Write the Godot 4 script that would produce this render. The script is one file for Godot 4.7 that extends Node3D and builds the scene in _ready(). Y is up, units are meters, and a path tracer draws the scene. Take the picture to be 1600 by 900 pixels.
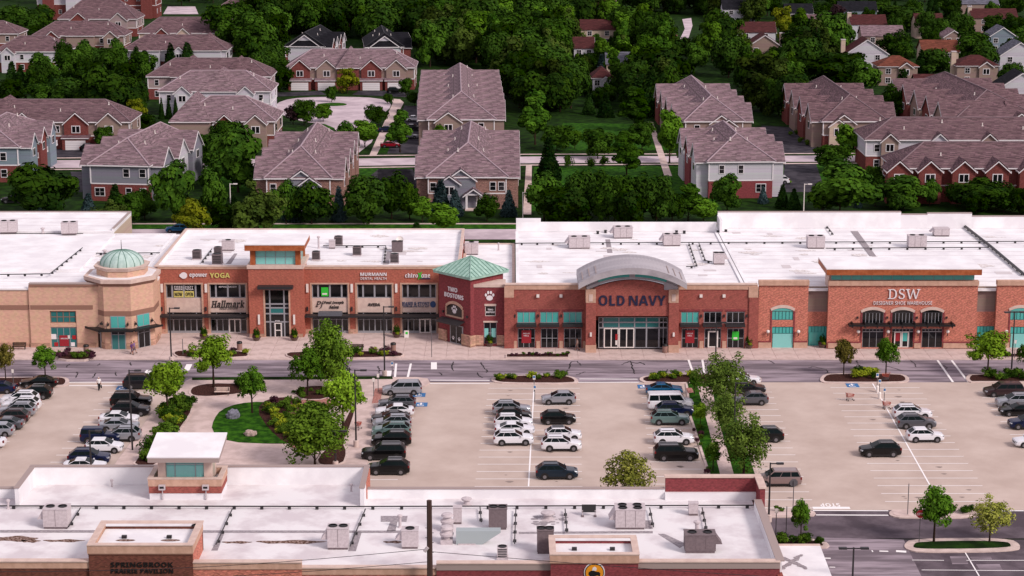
extends Node3D
# A shopping centre seen from the air: shops behind, car parks between, one roof in front, town houses beyond.
const F := 3111.0       # focal length in picture pixels (of 1600)
const CH := 69.5        # camera height
const PIT := 0.2234     # camera pitch
var used := {}
var mats := {}
var boxes := {}
var rng := RandomNumberGenerator.new()

# ---------------------------------------------------------------- places on the ground and on walls
func ray(px: float, py: float) -> Vector3:
	var a := (px - 800.0) / F
	var b := -(py - 450.0) / F
	return Vector3(a, -sin(PIT) + b * cos(PIT), -cos(PIT) - b * sin(PIT))
func G(px: float, py: float, h := 0.0) -> Vector3:
	var r := ray(px, py)
	var t := (h - CH) / r.y
	return Vector3(r.x * t, h, r.z * t)
func W(px: float, py: float, z: float) -> Vector3:
	var r := ray(px, py)
	var t := z / r.z
	return Vector3(r.x * t, CH + r.y * t, z)

# ---------------------------------------------------------------- mesh collecting
class MB:
	var v := PackedVector3Array()
	var n := PackedVector3Array()
	var uv := PackedVector2Array()
	var col := PackedColorArray()
	var colored := false
	var cc := Color(1, 1, 1)
	func tri(a: Vector3, b: Vector3, c: Vector3):
		var m := (b - a).cross(c - a)
		if m.length_squared() < 1e-12:
			return
		m = m.normalized()
		var u := Vector3.UP.cross(m)
		u = Vector3.RIGHT if u.length_squared() < 1e-4 else u.normalized()
		var w := m.cross(u)
		for p in [a, c, b]:
			v.append(p)
			n.append(m)
			uv.append(Vector2(p.dot(u), -p.dot(w)))
			if colored: col.append(cc)
	func trin(a: Vector3, b: Vector3, c: Vector3, na: Vector3, nb: Vector3, nc: Vector3):
		for p in [[a, na], [c, nc], [b, nb]]:
			v.append(p[0]); n.append(p[1]); uv.append(Vector2(p[0].x, p[0].z))
			if colored: col.append(cc)
	func quad(a: Vector3, b: Vector3, c: Vector3, d: Vector3):
		tri(a, b, c)
		tri(a, c, d)
	func poly(p: Array):
		for i in range(1, p.size() - 1): tri(p[0], p[i], p[i + 1])
	func box(lo: Vector3, hi: Vector3):
		var p := [lo, Vector3(hi.x, lo.y, lo.z), Vector3(hi.x, hi.y, lo.z), Vector3(lo.x, hi.y, lo.z), Vector3(lo.x, lo.y, hi.z), Vector3(hi.x, lo.y, hi.z), hi, Vector3(lo.x, hi.y, hi.z)]
		quad(p[4], p[5], p[6], p[7]); quad(p[1], p[0], p[3], p[2])
		quad(p[5], p[1], p[2], p[6]); quad(p[0], p[4], p[7], p[3])
		quad(p[7], p[6], p[2], p[3]); quad(p[0], p[1], p[5], p[4])
	func hexa(p: Array):   # 4 bottom points counter-clockwise from above, 4 top points
		quad(p[7], p[6], p[5], p[4]) if false else quad(p[4], p[5], p[6], p[7])
		quad(p[3], p[2], p[1], p[0])
		for i in 4:
			var j := (i + 1) % 4
			quad(p[i], p[j], p[j + 4], p[i + 4])
	func tube(a: Vector3, b: Vector3, r0: float, r1: float, k := 8, caps := true):
		var d := (b - a).normalized()
		var s := d.cross(Vector3(0.31, 0.17, 0.93) if absf(d.dot(Vector3(0.31, 0.17, 0.93))) < 0.9 else Vector3.RIGHT).normalized()
		var t := d.cross(s)
		for i in k:
			var q0 := TAU * i / k
			var q1 := TAU * (i + 1) / k
			var e0 := s * cos(q0) + t * sin(q0)
			var e1 := s * cos(q1) + t * sin(q1)
			trin(a + e0 * r0, a + e1 * r0, b + e1 * r1, e0, e1, e1)
			trin(a + e0 * r0, b + e1 * r1, b + e0 * r1, e0, e1, e0)
			if caps:
				tri(b, b + e0 * r1, b + e1 * r1)
				tri(a, a + e1 * r0, a + e0 * r0)
	func lathe(c: Vector3, prof: Array, k := 16):   # prof: [radius, height] from the bottom up
		for j in prof.size() - 1:
			for i in k:
				var q0 := TAU * i / k
				var q1 := TAU * (i + 1) / k
				var d0 := Vector3(cos(q0), 0, -sin(q0))
				var d1 := Vector3(cos(q1), 0, -sin(q1))
				var r0: float = prof[j][0]
				var r1: float = prof[j + 1][0]
				var y0 := Vector3(0, prof[j][1], 0)
				var y1 := Vector3(0, prof[j + 1][1], 0)
				var sl: float = (r0 - r1) / maxf(0.001, absf(prof[j + 1][1] - prof[j][1]))
				var n0 := (d0 + Vector3(0, clampf(sl, -50, 50), 0)).normalized()
				var n1 := (d1 + Vector3(0, clampf(sl, -50, 50), 0)).normalized()
				if r0 > 0.0005: trin(c + d0 * r0 + y0, c + d1 * r0 + y0, c + d1 * r1 + y1, n0, n1, n1)
				if r1 > 0.0005: trin(c + d0 * r0 + y0, c + d1 * r1 + y1, c + d0 * r1 + y1, n0, n1, n0)
	func slab(pts: PackedVector2Array, y0: float, y1: float, inner := PackedVector2Array()):   # x, z outline
		var idx := Geometry2D.triangulate_polygon(pts)
		for i in range(0, idx.size(), 3):
			var a := pts[idx[i]]
			var b := pts[idx[i + 1]]
			var c := pts[idx[i + 2]]
			if (b - a).cross(c - a) > 0:
				var q := b
				b = c
				c = q
			tri(Vector3(a.x, y1, a.y), Vector3(b.x, y1, b.y), Vector3(c.x, y1, c.y))
		if y1 - y0 > 0.0005:
			var cw := Geometry2D.is_polygon_clockwise(pts)
			for i in pts.size():
				var a := pts[i]
				var b := pts[(i + 1) % pts.size()]
				if not cw:
					var q := b
					b = a
					a = q
				quad(Vector3(b.x, y0, b.y), Vector3(a.x, y0, a.y), Vector3(a.x, y1, a.y), Vector3(b.x, y1, b.y))
	func mesh(m: Material) -> ArrayMesh:
		var arr := []
		arr.resize(Mesh.ARRAY_MAX)
		arr[Mesh.ARRAY_VERTEX] = v
		arr[Mesh.ARRAY_NORMAL] = n
		arr[Mesh.ARRAY_TEX_UV] = uv
		if colored: arr[Mesh.ARRAY_COLOR] = col
		var am := ArrayMesh.new()
		am.add_surface_from_arrays(Mesh.PRIMITIVE_TRIANGLES, arr)
		am.surface_set_material(0, m)
		return am

# ---------------------------------------------------------------- naming
func numbered(called: String) -> String:
	var k: int = used.get(called, 0)
	used[called] = k + 1
	return called if k == 0 else "%s_%03d" % [called, k]
func thing(called: String, label: String, category: String, at := Vector3.ZERO, turn := 0.0, group := "") -> Node3D:
	var o := Node3D.new()
	o.name = numbered(called)
	add_child(o)
	o.position = at
	o.rotation.y = turn
	tag(o, label, category, group)
	return o
func tag(o: Node, label: String, category: String, group := "", kind := "") -> Node:
	if label: o.set_meta("label", label)
	if category: o.set_meta("category", category)
	if group: o.set_meta("group", group)
	if kind: o.set_meta("kind", kind)
	return o
func put(called: String, me: Mesh, parent: Node, at := Vector3.ZERO) -> MeshInstance3D:
	var o := MeshInstance3D.new()
	o.mesh = me
	o.name = numbered(called) if parent == self else called
	o.position = at
	parent.add_child(o, true)
	return o
func obj(called: String, mb: MB, m: Material, parent: Node = self) -> MeshInstance3D:
	return put(called, mb.mesh(m), parent)
func struct(called: String, mb: MB, m: Material, parent: Node = self) -> MeshInstance3D:
	var o := obj(called, mb, m, parent)
	if parent == self: o.set_meta("kind", "structure")
	return o
# a box with its own mesh, shared by all boxes of that size and material
func bxo(called: String, m: Material, parent: Node, c: Vector3, s: Vector3) -> MeshInstance3D:
	var key := "%d|%.3f|%.3f|%.3f" % [m.get_instance_id(), s.x, s.y, s.z]
	if not boxes.has(key):
		var mb := MB.new()
		mb.box(-s / 2, s / 2)
		boxes[key] = mb.mesh(m)
	return put(called, boxes[key], parent, c)
# a box whose front covers a picture rectangle on the plane z
func rect(x0: float, y0: float, x1: float, y1: float, z: float) -> Array:
	var a := W(x0, y1, z)
	var b := W(x1, y0, z)
	var ym := (y0 + y1) / 2
	return [W(x0, ym, z).x, a.y, W(x1, ym, z).x, b.y]
func pbx(called: String, m: Material, parent: Node, x0: float, y0: float, x1: float, y1: float, z: float, d: float) -> MeshInstance3D:
	var r := rect(x0, y0, x1, y1, z)
	return bxo(called, m, parent, Vector3((r[0] + r[2]) / 2, (r[1] + r[3]) / 2, z - d / 2) - parent.position, Vector3(r[2] - r[0], r[3] - r[1], d))
# a wall (metres) with rectangular openings
func wall(called: String, m: Material, parent: Node, r: Array, holes: Array, z: float, d: float) -> MeshInstance3D:
	var xs := [r[0], r[2]]
	var ys := [r[1], r[3]]
	for h in holes:
		for q in [h[0], h[2]]:
			if q > r[0] and q < r[2] and not xs.has(q): xs.append(q)
		for q in [h[1], h[3]]:
			if q > r[1] and q < r[3] and not ys.has(q): ys.append(q)
	xs.sort()
	ys.sort()
	var mb := MB.new()
	var o := parent.position as Vector3
	for j in ys.size() - 1:
		var start := -1
		for i in xs.size():
			var open := i == xs.size() - 1
			if not open:
				var cx: float = (xs[i] + xs[i + 1]) / 2
				var cy: float = (ys[j] + ys[j + 1]) / 2
				for h in holes:
					if cx > h[0] and cx < h[2] and cy > h[1] and cy < h[3]: open = true
			if open:
				if start >= 0: mb.box(Vector3(xs[start], ys[j], z - d) - o, Vector3(xs[i], ys[j + 1], z) - o)
				start = -1
			elif start < 0: start = i
	return obj(called, mb, m, parent)
# a framed window: frame with bars, panes behind
func window(parent: Node, r: Array, z: float, nx: int, ny: int, glass: Material, frame: Material, fw := 0.08, called := "window") -> MeshInstance3D:
	var o := parent.position as Vector3 if parent.get_parent() == self else Vector3.ZERO
	var mb := MB.new()
	var w: float = r[2] - r[0]
	var h: float = r[3] - r[1]
	var c := Vector3((r[0] + r[2]) / 2, (r[1] + r[3]) / 2, z)
	for i in nx + 1:
		var x := -w / 2 + fw / 2 + (w - fw) * i / nx
		mb.box(Vector3(x - fw / 2, -h / 2, -0.06), Vector3(x + fw / 2, h / 2, 0.06))
	for j in ny + 1:
		var y := -h / 2 + fw / 2 + (h - fw) * j / ny
		for i in nx:
			var xa := -w / 2 + fw + (w - fw) * i / nx
			mb.box(Vector3(xa, y - fw / 2, -0.05), Vector3(xa + (w - fw) / nx - fw, y + fw / 2, 0.05))
	var f := obj(called, mb, frame, parent)
	f.position = c - o
	for i in nx:
		for j in ny:
			bxo("pane", glass, f, Vector3(-w / 2 + fw / 2 + (w - fw) * (i + 0.5) / nx, -h / 2 + fw / 2 + (h - fw) * (j + 0.5) / ny, 0), Vector3((w - fw) / nx - fw + 0.01, (h - fw) / ny - fw + 0.01, 0.03))
	return f
func pwin(parent: Node, x0: float, y0: float, x1: float, y1: float, z: float, nx: int, ny: int, glass: Material, frame: Material, fw := 0.08) -> MeshInstance3D:
	return window(parent, rect(x0, y0, x1, y1, z), z, nx, ny, glass, frame, fw)
func text(s: String, x0: float, y0: float, x1: float, y1: float, z: float, m: Material, parent: Node, font := "Droid Sans", bold := false, slant := 0.0, called := "lettering") -> MeshInstance3D:
	var r := rect(x0, y0, x1, y1, z)
	return textm(s, Vector3((r[0] + r[2]) / 2, (r[1] + r[3]) / 2, z) - (parent.position as Vector3), Vector2(r[2] - r[0], r[3] - r[1]), m, parent, font, bold, slant, called)
func textm(s: String, c: Vector3, size: Vector2, m: Material, parent: Node, font := "Droid Sans", bold := false, slant := 0.0, called := "lettering") -> MeshInstance3D:
	var f := SystemFont.new()
	f.font_names = PackedStringArray([font])
	if bold: f.font_weight = 700
	var t := TextMesh.new()
	t.text = s
	t.font = f
	t.font_size = 64
	t.pixel_size = 0.01
	t.depth = 0.1
	t.curve_step = 1.0
	t.material = m
	var ab := t.get_aabb()
	var o := put(called, t, parent)
	var kx := size.x / ab.size.x
	var ky := size.y / ab.size.y
	o.transform.basis = Basis(Vector3(kx, 0, 0), Vector3(slant * ky, ky, 0), Vector3(0, 0, 1.0))
	o.position = c - o.transform.basis * (ab.position + ab.size / 2)
	return o
func pxs(p: Array, h := 0.0) -> PackedVector2Array:   # picture points to ground points
	var o := PackedVector2Array()
	for i in range(0, p.size(), 2):
		var g := G(p[i], p[i + 1], h)
		o.append(Vector2(g.x, g.z))
	return o
func smooth(pts: PackedVector2Array, times := 2) -> PackedVector2Array:   # corner cutting
	for t in times:
		var o := PackedVector2Array()
		for i in pts.size():
			var a := pts[i]
			var b := pts[(i + 1) % pts.size()]
			o.append(a.lerp(b, 0.25))
			o.append(a.lerp(b, 0.75))
		pts = o
	return pts

# ---------------------------------------------------------------- materials
func mt(key: String, c: Color, rough := 0.8, metal := 0.0) -> StandardMaterial3D:
	if mats.has(key): return mats[key]
	var m := StandardMaterial3D.new()
	m.albedo_color = c
	m.roughness = rough
	m.metallic = metal
	mats[key] = m
	return m
# fractal noise between two colours, size metres a tile
func vm(key: String, a: Color, b: Color, size: float, rough := 0.85, freq := 0.012, seedn := 1, px := 512, oct := 6, low := 0.3, high := 0.7, triplanar := false) -> StandardMaterial3D:
	if mats.has(key): return mats[key]
	var nz := FastNoiseLite.new()
	nz.seed = seedn
	nz.frequency = freq
	nz.fractal_octaves = oct
	nz.fractal_gain = 0.62
	var im := nz.get_seamless_image(px, px)
	im.convert(Image.FORMAT_L8)
	var data := im.get_data()
	var out := PackedByteArray()
	out.resize(px * px * 3)
	for i in px * px:
		var t := clampf((data[i] / 255.0 - low) / (high - low), 0, 1)
		out[i * 3] = int(255.0 * lerpf(a.r, b.r, t))
		out[i * 3 + 1] = int(255.0 * lerpf(a.g, b.g, t))
		out[i * 3 + 2] = int(255.0 * lerpf(a.b, b.b, t))
	var ii := Image.create_from_data(px, px, false, Image.FORMAT_RGB8, out)
	return texmat(key, ii, size, size, rough, triplanar)
func texmat(key: String, im: Image, sx: float, sy: float, rough: float, triplanar := false) -> StandardMaterial3D:
	var m := StandardMaterial3D.new()
	im.generate_mipmaps()
	m.albedo_texture = ImageTexture.create_from_image(im)
	m.roughness = rough
	m.metallic_specular = 0.2
	m.uv1_scale = Vector3(1.0 / sx, 1.0 / sy, 1.0 / sx)
	if triplanar:
		m.uv1_triplanar = true
		m.uv1_world_triplanar = true
	mats[key] = m
	return m
# courses of small pieces (brick, shingle, lap siding) with a tone each
func courses(key: String, base: Color, joint: Color, vary: float, nx: int, ny: int, px: int, sx: float, sy: float, jw: float, rough: float, seedn: int, patch := 0.0) -> StandardMaterial3D:
	var r := RandomNumberGenerator.new()
	r.seed = seedn
	var nz := FastNoiseLite.new()
	nz.seed = seedn
	nz.frequency = 0.02
	var im := Image.create(px, px, false, Image.FORMAT_RGB8)
	im.fill(joint)
	var cw := float(px) / nx
	var ch := float(px) / ny
	for j in ny:
		var off := (j % 2) * 0.5 * cw + (r.randf() * cw if vary > 0.16 else 0.0)
		for i in nx:
			var k := 1.0 + r.randf_range(-vary, vary) + patch * nz.get_noise_2d(i * cw, j * ch * 3.0)
			var c := Color(clampf(base.r * k, 0, 1), clampf(base.g * k * r.randf_range(0.97, 1.03), 0, 1), clampf(base.b * k, 0, 1))
			var x := int(fposmod(i * cw + off, px))
			var w := int(ceil(cw - jw))
			im.fill_rect(Rect2i(x, int(j * ch), w, int(maxf(1, ch - jw))), c)
			if x + w > px: im.fill_rect(Rect2i(0, int(j * ch), x + w - px, int(maxf(1, ch - jw))), c)
	return texmat(key, im, sx, sy, rough)

# ---------------------------------------------------------------- the start
func _ready():
	var cam := Camera3D.new()
	cam.name = "camera"
	cam.position = Vector3(0, CH, 0)
	cam.rotation.x = -PIT
	cam.fov = rad_to_deg(2.0 * atan(450.0 / F))
	cam.near = 1.0
	cam.far = 6000.0
	add_child(cam)
	cam.current = true
	var env := Environment.new()
	env.background_mode = Environment.BG_SKY
	var sm := ProceduralSkyMaterial.new()
	sm.sky_top_color = Color(0.80, 0.77, 0.82)
	sm.sky_horizon_color = Color(0.86, 0.83, 0.86)
	sm.ground_bottom_color = Color(0.25, 0.24, 0.23)
	sm.ground_horizon_color = Color(0.6, 0.58, 0.6)
	sm.sky_curve = 0.2
	sm.sun_angle_max = 0.0
	var sky := Sky.new()
	sky.sky_material = sm
	env.sky = sky
	env.background_energy_multiplier = 0.9
	env.tonemap_mode = Environment.TONE_MAPPER_LINEAR
	env.tonemap_exposure = 1.27
	env.sdfgi_enabled = true
	env.ssao_enabled = true
	env.ssil_enabled = true
	var we := WorldEnvironment.new()
	we.name = "environment"
	we.environment = env
	add_child(we)
	var sun := DirectionalLight3D.new()
	sun.name = "sun"
	sun.light_energy = 0.8
	sun.light_color = Color(1.0, 0.95, 0.93)
	sun.light_angular_distance = 16.0
	sun.shadow_enabled = true
	add_child(sun)
	sun.look_at_from_position(Vector3(66, 62, 52), Vector3.ZERO)

	rng.seed = 7
	make_materials()
	ground()
	mall()
	front_building()
	homes()
	cars()
	furniture()
	greenery()

func make_materials():
	courses("brick_red", Color(0.57, 0.315, 0.285), Color(0.60, 0.42, 0.385), 0.12, 10, 28, 280, 2.1, 2.1, 1.0, 0.9, 3, 0.1)
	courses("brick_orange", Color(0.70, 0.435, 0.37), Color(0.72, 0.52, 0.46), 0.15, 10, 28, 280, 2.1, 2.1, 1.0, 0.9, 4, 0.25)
	courses("brick_shaded", Color(0.40, 0.245, 0.205), Color(0.42, 0.30, 0.27), 0.14, 10, 28, 280, 2.1, 2.1, 1.0, 0.9, 17, 0.15)  # brick darkened for front walls: shade and vignette put into the colour
	courses("brick_brown", Color(0.62, 0.355, 0.295), Color(0.64, 0.44, 0.39), 0.10, 10, 28, 280, 2.1, 2.1, 1.0, 0.9, 5, 0.1)
	courses("brick_wine", Color(0.50, 0.24, 0.255), Color(0.50, 0.32, 0.32), 0.12, 10, 28, 280, 2.1, 2.1, 1.0, 0.9, 6, 0.1)
	courses("brick_home", Color(0.44, 0.23, 0.215), Color(0.50, 0.35, 0.34), 0.16, 10, 28, 280, 2.1, 2.1, 1.0, 0.9, 7, 0.1)
	courses("brick_pale", Color(0.54, 0.41, 0.375), Color(0.58, 0.48, 0.45), 0.2, 10, 28, 280, 2.1, 2.1, 1.0, 0.9, 8, 0.1)
	courses("stone_tan", Color(0.68, 0.545, 0.47), Color(0.48, 0.38, 0.33), 0.14, 4, 8, 256, 2.4, 2.4, 2.0, 0.95, 9, 0.1)
	courses("block_beige", Color(0.775, 0.63, 0.545), Color(0.74, 0.59, 0.51), 0.03, 5, 10, 300, 2.0, 2.0, 1.0, 0.9, 10, 0.05)
	courses("shingle_mauve", Color(0.47, 0.395, 0.415), Color(0.35, 0.29, 0.305), 0.2, 7, 48, 384, 7.0, 7.2, 1.0, 0.95, 11, 0.3)
	courses("shingle_brown", Color(0.39, 0.31, 0.325), Color(0.31, 0.245, 0.26), 0.2, 7, 48, 384, 7.0, 7.2, 1.0, 0.95, 12, 0.3)  # brown shingle made darker: vignette over the far roofs put into its colour
	courses("shingle_black", Color(0.12, 0.12, 0.14), Color(0.09, 0.09, 0.1), 0.25, 7, 48, 384, 7.0, 7.2, 1.0, 0.95, 13, 0.3)
	courses("shingle_rust", Color(0.40, 0.235, 0.19), Color(0.31, 0.17, 0.14), 0.2, 7, 48, 384, 7.0, 7.2, 1.0, 0.95, 14, 0.3)
	courses("shingle_maroon", Color(0.29, 0.165, 0.165), Color(0.22, 0.12, 0.125), 0.2, 7, 48, 384, 7.0, 7.2, 1.0, 0.95, 15, 0.3)
	courses("shingle_grey", Color(0.36, 0.36, 0.40), Color(0.28, 0.28, 0.31), 0.2, 7, 48, 384, 7.0, 7.2, 1.0, 0.95, 16, 0.3)
	for s in [["siding_grey", Color(0.49, 0.49, 0.53)], ["siding_white", Color(0.74, 0.73, 0.76)], ["siding_tan", Color(0.56, 0.48, 0.45)], ["siding_blue", Color(0.47, 0.52, 0.56)], ["siding_cream", Color(0.74, 0.66, 0.60)], ["siding_mauve", Color(0.60, 0.53, 0.53)]]:
		courses(s[0], s[1], s[1] * 0.86, 0.025, 1, 12, 120, 2.4, 2.4, 1.0, 0.7, 20, 0.0)
	vm("lot", Color(0.70, 0.63, 0.59), Color(0.765, 0.70, 0.66), 55.0, 0.9, 0.006, 31, 1024, 8, 0.1, 0.9)
	vm("walk", Color(0.735, 0.655, 0.63), Color(0.80, 0.72, 0.695), 14.0, 0.9, 0.01, 32)
	vm("kerb", Color(0.74, 0.665, 0.64), Color(0.82, 0.745, 0.715), 9.0, 0.9, 0.01, 33)
	vm("asphalt", Color(0.43, 0.39, 0.415), Color(0.61, 0.56, 0.59), 40.0, 0.9, 0.008, 34, 512, 7)
	(mats["asphalt"] as StandardMaterial3D).uv1_scale = Vector3(1.0 / 70.0, 1.0 / 9.0, 1)
	vm("asphalt_dimmed", Color(0.31, 0.275, 0.30), Color(0.40, 0.36, 0.385), 30.0, 0.9, 0.01, 35)  # asphalt darkened: vignette over the corner road put into its colour
	vm("driveway", Color(0.19, 0.18, 0.205), Color(0.27, 0.255, 0.28), 20.0, 0.9, 0.01, 54)
	vm("road_pale", Color(0.68, 0.62, 0.645), Color(0.77, 0.71, 0.73), 40.0, 0.9, 0.01, 36)
	vm("grass", Color(0.06, 0.13, 0.02), Color(0.125, 0.23, 0.04), 24.0, 1.0, 0.014, 37)
	vm("lawn", Color(0.10, 0.235, 0.025), Color(0.20, 0.37, 0.06), 16.0, 1.0, 0.02, 38)
	vm("mulch", Color(0.17, 0.10, 0.085), Color(0.31, 0.20, 0.18), 3.0, 1.0, 0.05, 39, 256)
	vm("roof_white", Color(0.86, 0.85, 0.86), Color(0.92, 0.915, 0.92), 30.0, 0.7, 0.008, 40, 512, 7)
	vm("roof_worn", Color(0.79, 0.76, 0.77), Color(0.87, 0.855, 0.86), 26.0, 0.7, 0.007, 41, 512, 7, 0.2, 0.6)
	vm("paver_red", Color(0.58, 0.39, 0.36), Color(0.69, 0.50, 0.46), 4.0, 0.9, 0.05, 42, 256)
	vm("tan_trim", Color(0.70, 0.565, 0.49), Color(0.76, 0.62, 0.545), 6.0, 0.85, 0.02, 43, 256)
	vm("stucco", Color(0.76, 0.67, 0.63), Color(0.80, 0.715, 0.67), 6.0, 0.9, 0.02, 44, 256)
	vm("orange_metal", Color(0.57, 0.31, 0.19), Color(0.64, 0.37, 0.24), 5.0, 0.5, 0.02, 45, 256)
	vm("canopy_grey", Color(0.58, 0.56, 0.58), Color(0.66, 0.64, 0.655), 12.0, 0.5, 0.01, 46, 256)
	vm("copper", Color(0.53, 0.66, 0.61), Color(0.63, 0.75, 0.70), 7.0, 0.6, 0.02, 47, 256)
	vm("dome_copper", Color(0.62, 0.715, 0.69), Color(0.70, 0.785, 0.76), 5.0, 0.6, 0.02, 55, 256)
	vm("roof_stain", Color(0.74, 0.70, 0.68), Color(0.88, 0.865, 0.865), 3.0, 0.9, 0.03, 56, 256)
	vm("unit_grey", Color(0.71, 0.67, 0.68), Color(0.76, 0.72, 0.73), 3.0, 0.6, 0.03, 48, 256, 5, 0.3, 0.7, true)
	vm("unit_dark", Color(0.42, 0.375, 0.385), Color(0.46, 0.41, 0.42), 3.0, 0.6, 0.03, 49, 256, 5, 0.3, 0.7, true)
	vm("bark", Color(0.16, 0.12, 0.10), Color(0.27, 0.21, 0.17), 1.0, 1.0, 0.05, 50, 128)
	vm("pole_wood", Color(0.26, 0.20, 0.185), Color(0.36, 0.29, 0.27), 1.5, 1.0, 0.04, 51, 128)
	vm("rust_stain", Color(0.30, 0.20, 0.16), Color(0.62, 0.54, 0.51), 2.5, 0.9, 0.03, 52, 256)
	vm("walk_pad", Color(0.54, 0.51, 0.53), Color(0.63, 0.60, 0.61), 3.0, 0.9, 0.03, 53, 256)
	mt("white", Color(0.86, 0.84, 0.85), 0.6)
	mt("paint", Color(0.93, 0.915, 0.91), 0.8)
	mt("paint_blue", Color(0.20, 0.42, 0.62), 0.8)
	mt("glass", Color(0.055, 0.06, 0.07), 0.06)
	mt("glass_home", Color(0.075, 0.08, 0.09), 0.08)
	mt("teal", Color(0.30, 0.66, 0.63), 0.12)
	mt("teal_dark", Color(0.17, 0.42, 0.42), 0.12)
	mt("teal_pale", Color(0.50, 0.76, 0.74), 0.15)
	mt("frame_grey", Color(0.56, 0.56, 0.58), 0.45)
	mt("black", Color(0.06, 0.055, 0.06), 0.5)
	mt("dark_metal", Color(0.14, 0.13, 0.14), 0.5)
	mt("brown_band", Color(0.53, 0.39, 0.33), 0.85)
	mt("coping", Color(0.60, 0.535, 0.515), 0.7)
	mt("navy", Color(0.09, 0.09, 0.22), 0.5)
	mt("blue_sign", Color(0.10, 0.24, 0.42), 0.5)
	mt("yellow", Color(0.78, 0.74, 0.42), 0.6)
	mt("gold", Color(0.86, 0.56, 0.10), 0.5)
	mt("green_poster", Color(0.16, 0.70, 0.18), 0.6)
	mt("red_poster", Color(0.55, 0.07, 0.13), 0.6)
	mt("lamp_white", Color(0.86, 0.83, 0.81), 0.4)
	mt("red_sign", Color(0.62, 0.06, 0.09), 0.5)
	mt("sign_back", Color(0.40, 0.39, 0.40), 0.5, 0.3)
	mt("cart_red", Color(0.66, 0.30, 0.24), 0.5)
	mt("skin", Color(0.66, 0.46, 0.37), 0.6)
	mt("crack", Color(0.09, 0.08, 0.085), 0.8)
	mt("rock", Color(0.55, 0.54, 0.57), 0.9)

func M(k: String) -> Material:
	return mats[k]

# ---------------------------------------------------------------- ground, roads, car parks
func skew(x: float, z: float) -> float:
	return x - 0.026 * (z + 250.0)
func flat(called: String, px: Array, h: float, m: String, parent: Node = self, rounds := 0) -> MeshInstance3D:
	var mb := MB.new()
	var p := pxs(px, h)
	if rounds: p = smooth(p, rounds)
	mb.slab(p, h, h)
	return struct(called, mb, M(m), parent)
func raised(called: String, px: Array, h: float, m: String, fill := "", inset := 0.3, rounds := 0, fillname := "mulch") -> MeshInstance3D:
	var p := pxs(px, h)
	if rounds: p = smooth(p, rounds)
	var mb := MB.new()
	mb.slab(p, 0.0, h)
	var o := struct(called, mb, M(m))
	if fill:
		for q in Geometry2D.offset_polygon(p, -inset if not Geometry2D.is_polygon_clockwise(p) else -inset):
			var mf := MB.new()
			mf.slab(q, h - 0.05, h + 0.03)
			obj(fillname, mf, M(fill), o)
	return o
func line(called: String, parent: Node, a: Vector3, b: Vector3, w: float, m: Material):
	var d := (b - a).normalized()
	var s := Vector3(-d.z, 0, d.x) * w / 2
	var mb := MB.new()
	mb.slab(PackedVector2Array([Vector2((a + s).x, (a + s).z), Vector2((b + s).x, (b + s).z), Vector2((b - s).x, (b - s).z), Vector2((a - s).x, (a - s).z)]), a.y, a.y)
	return obj(called, mb, m, parent)
func stalls(parent: Node, x0: float, x1: float, z0: float, pitch: float, n: int):
	for i in n:
		var z := z0 + pitch * i
		line("stall_line", parent, Vector3(skew(x0, z), 0.045, z), Vector3(skew(x1, z), 0.045, z), 0.13, M("paint"))
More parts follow.
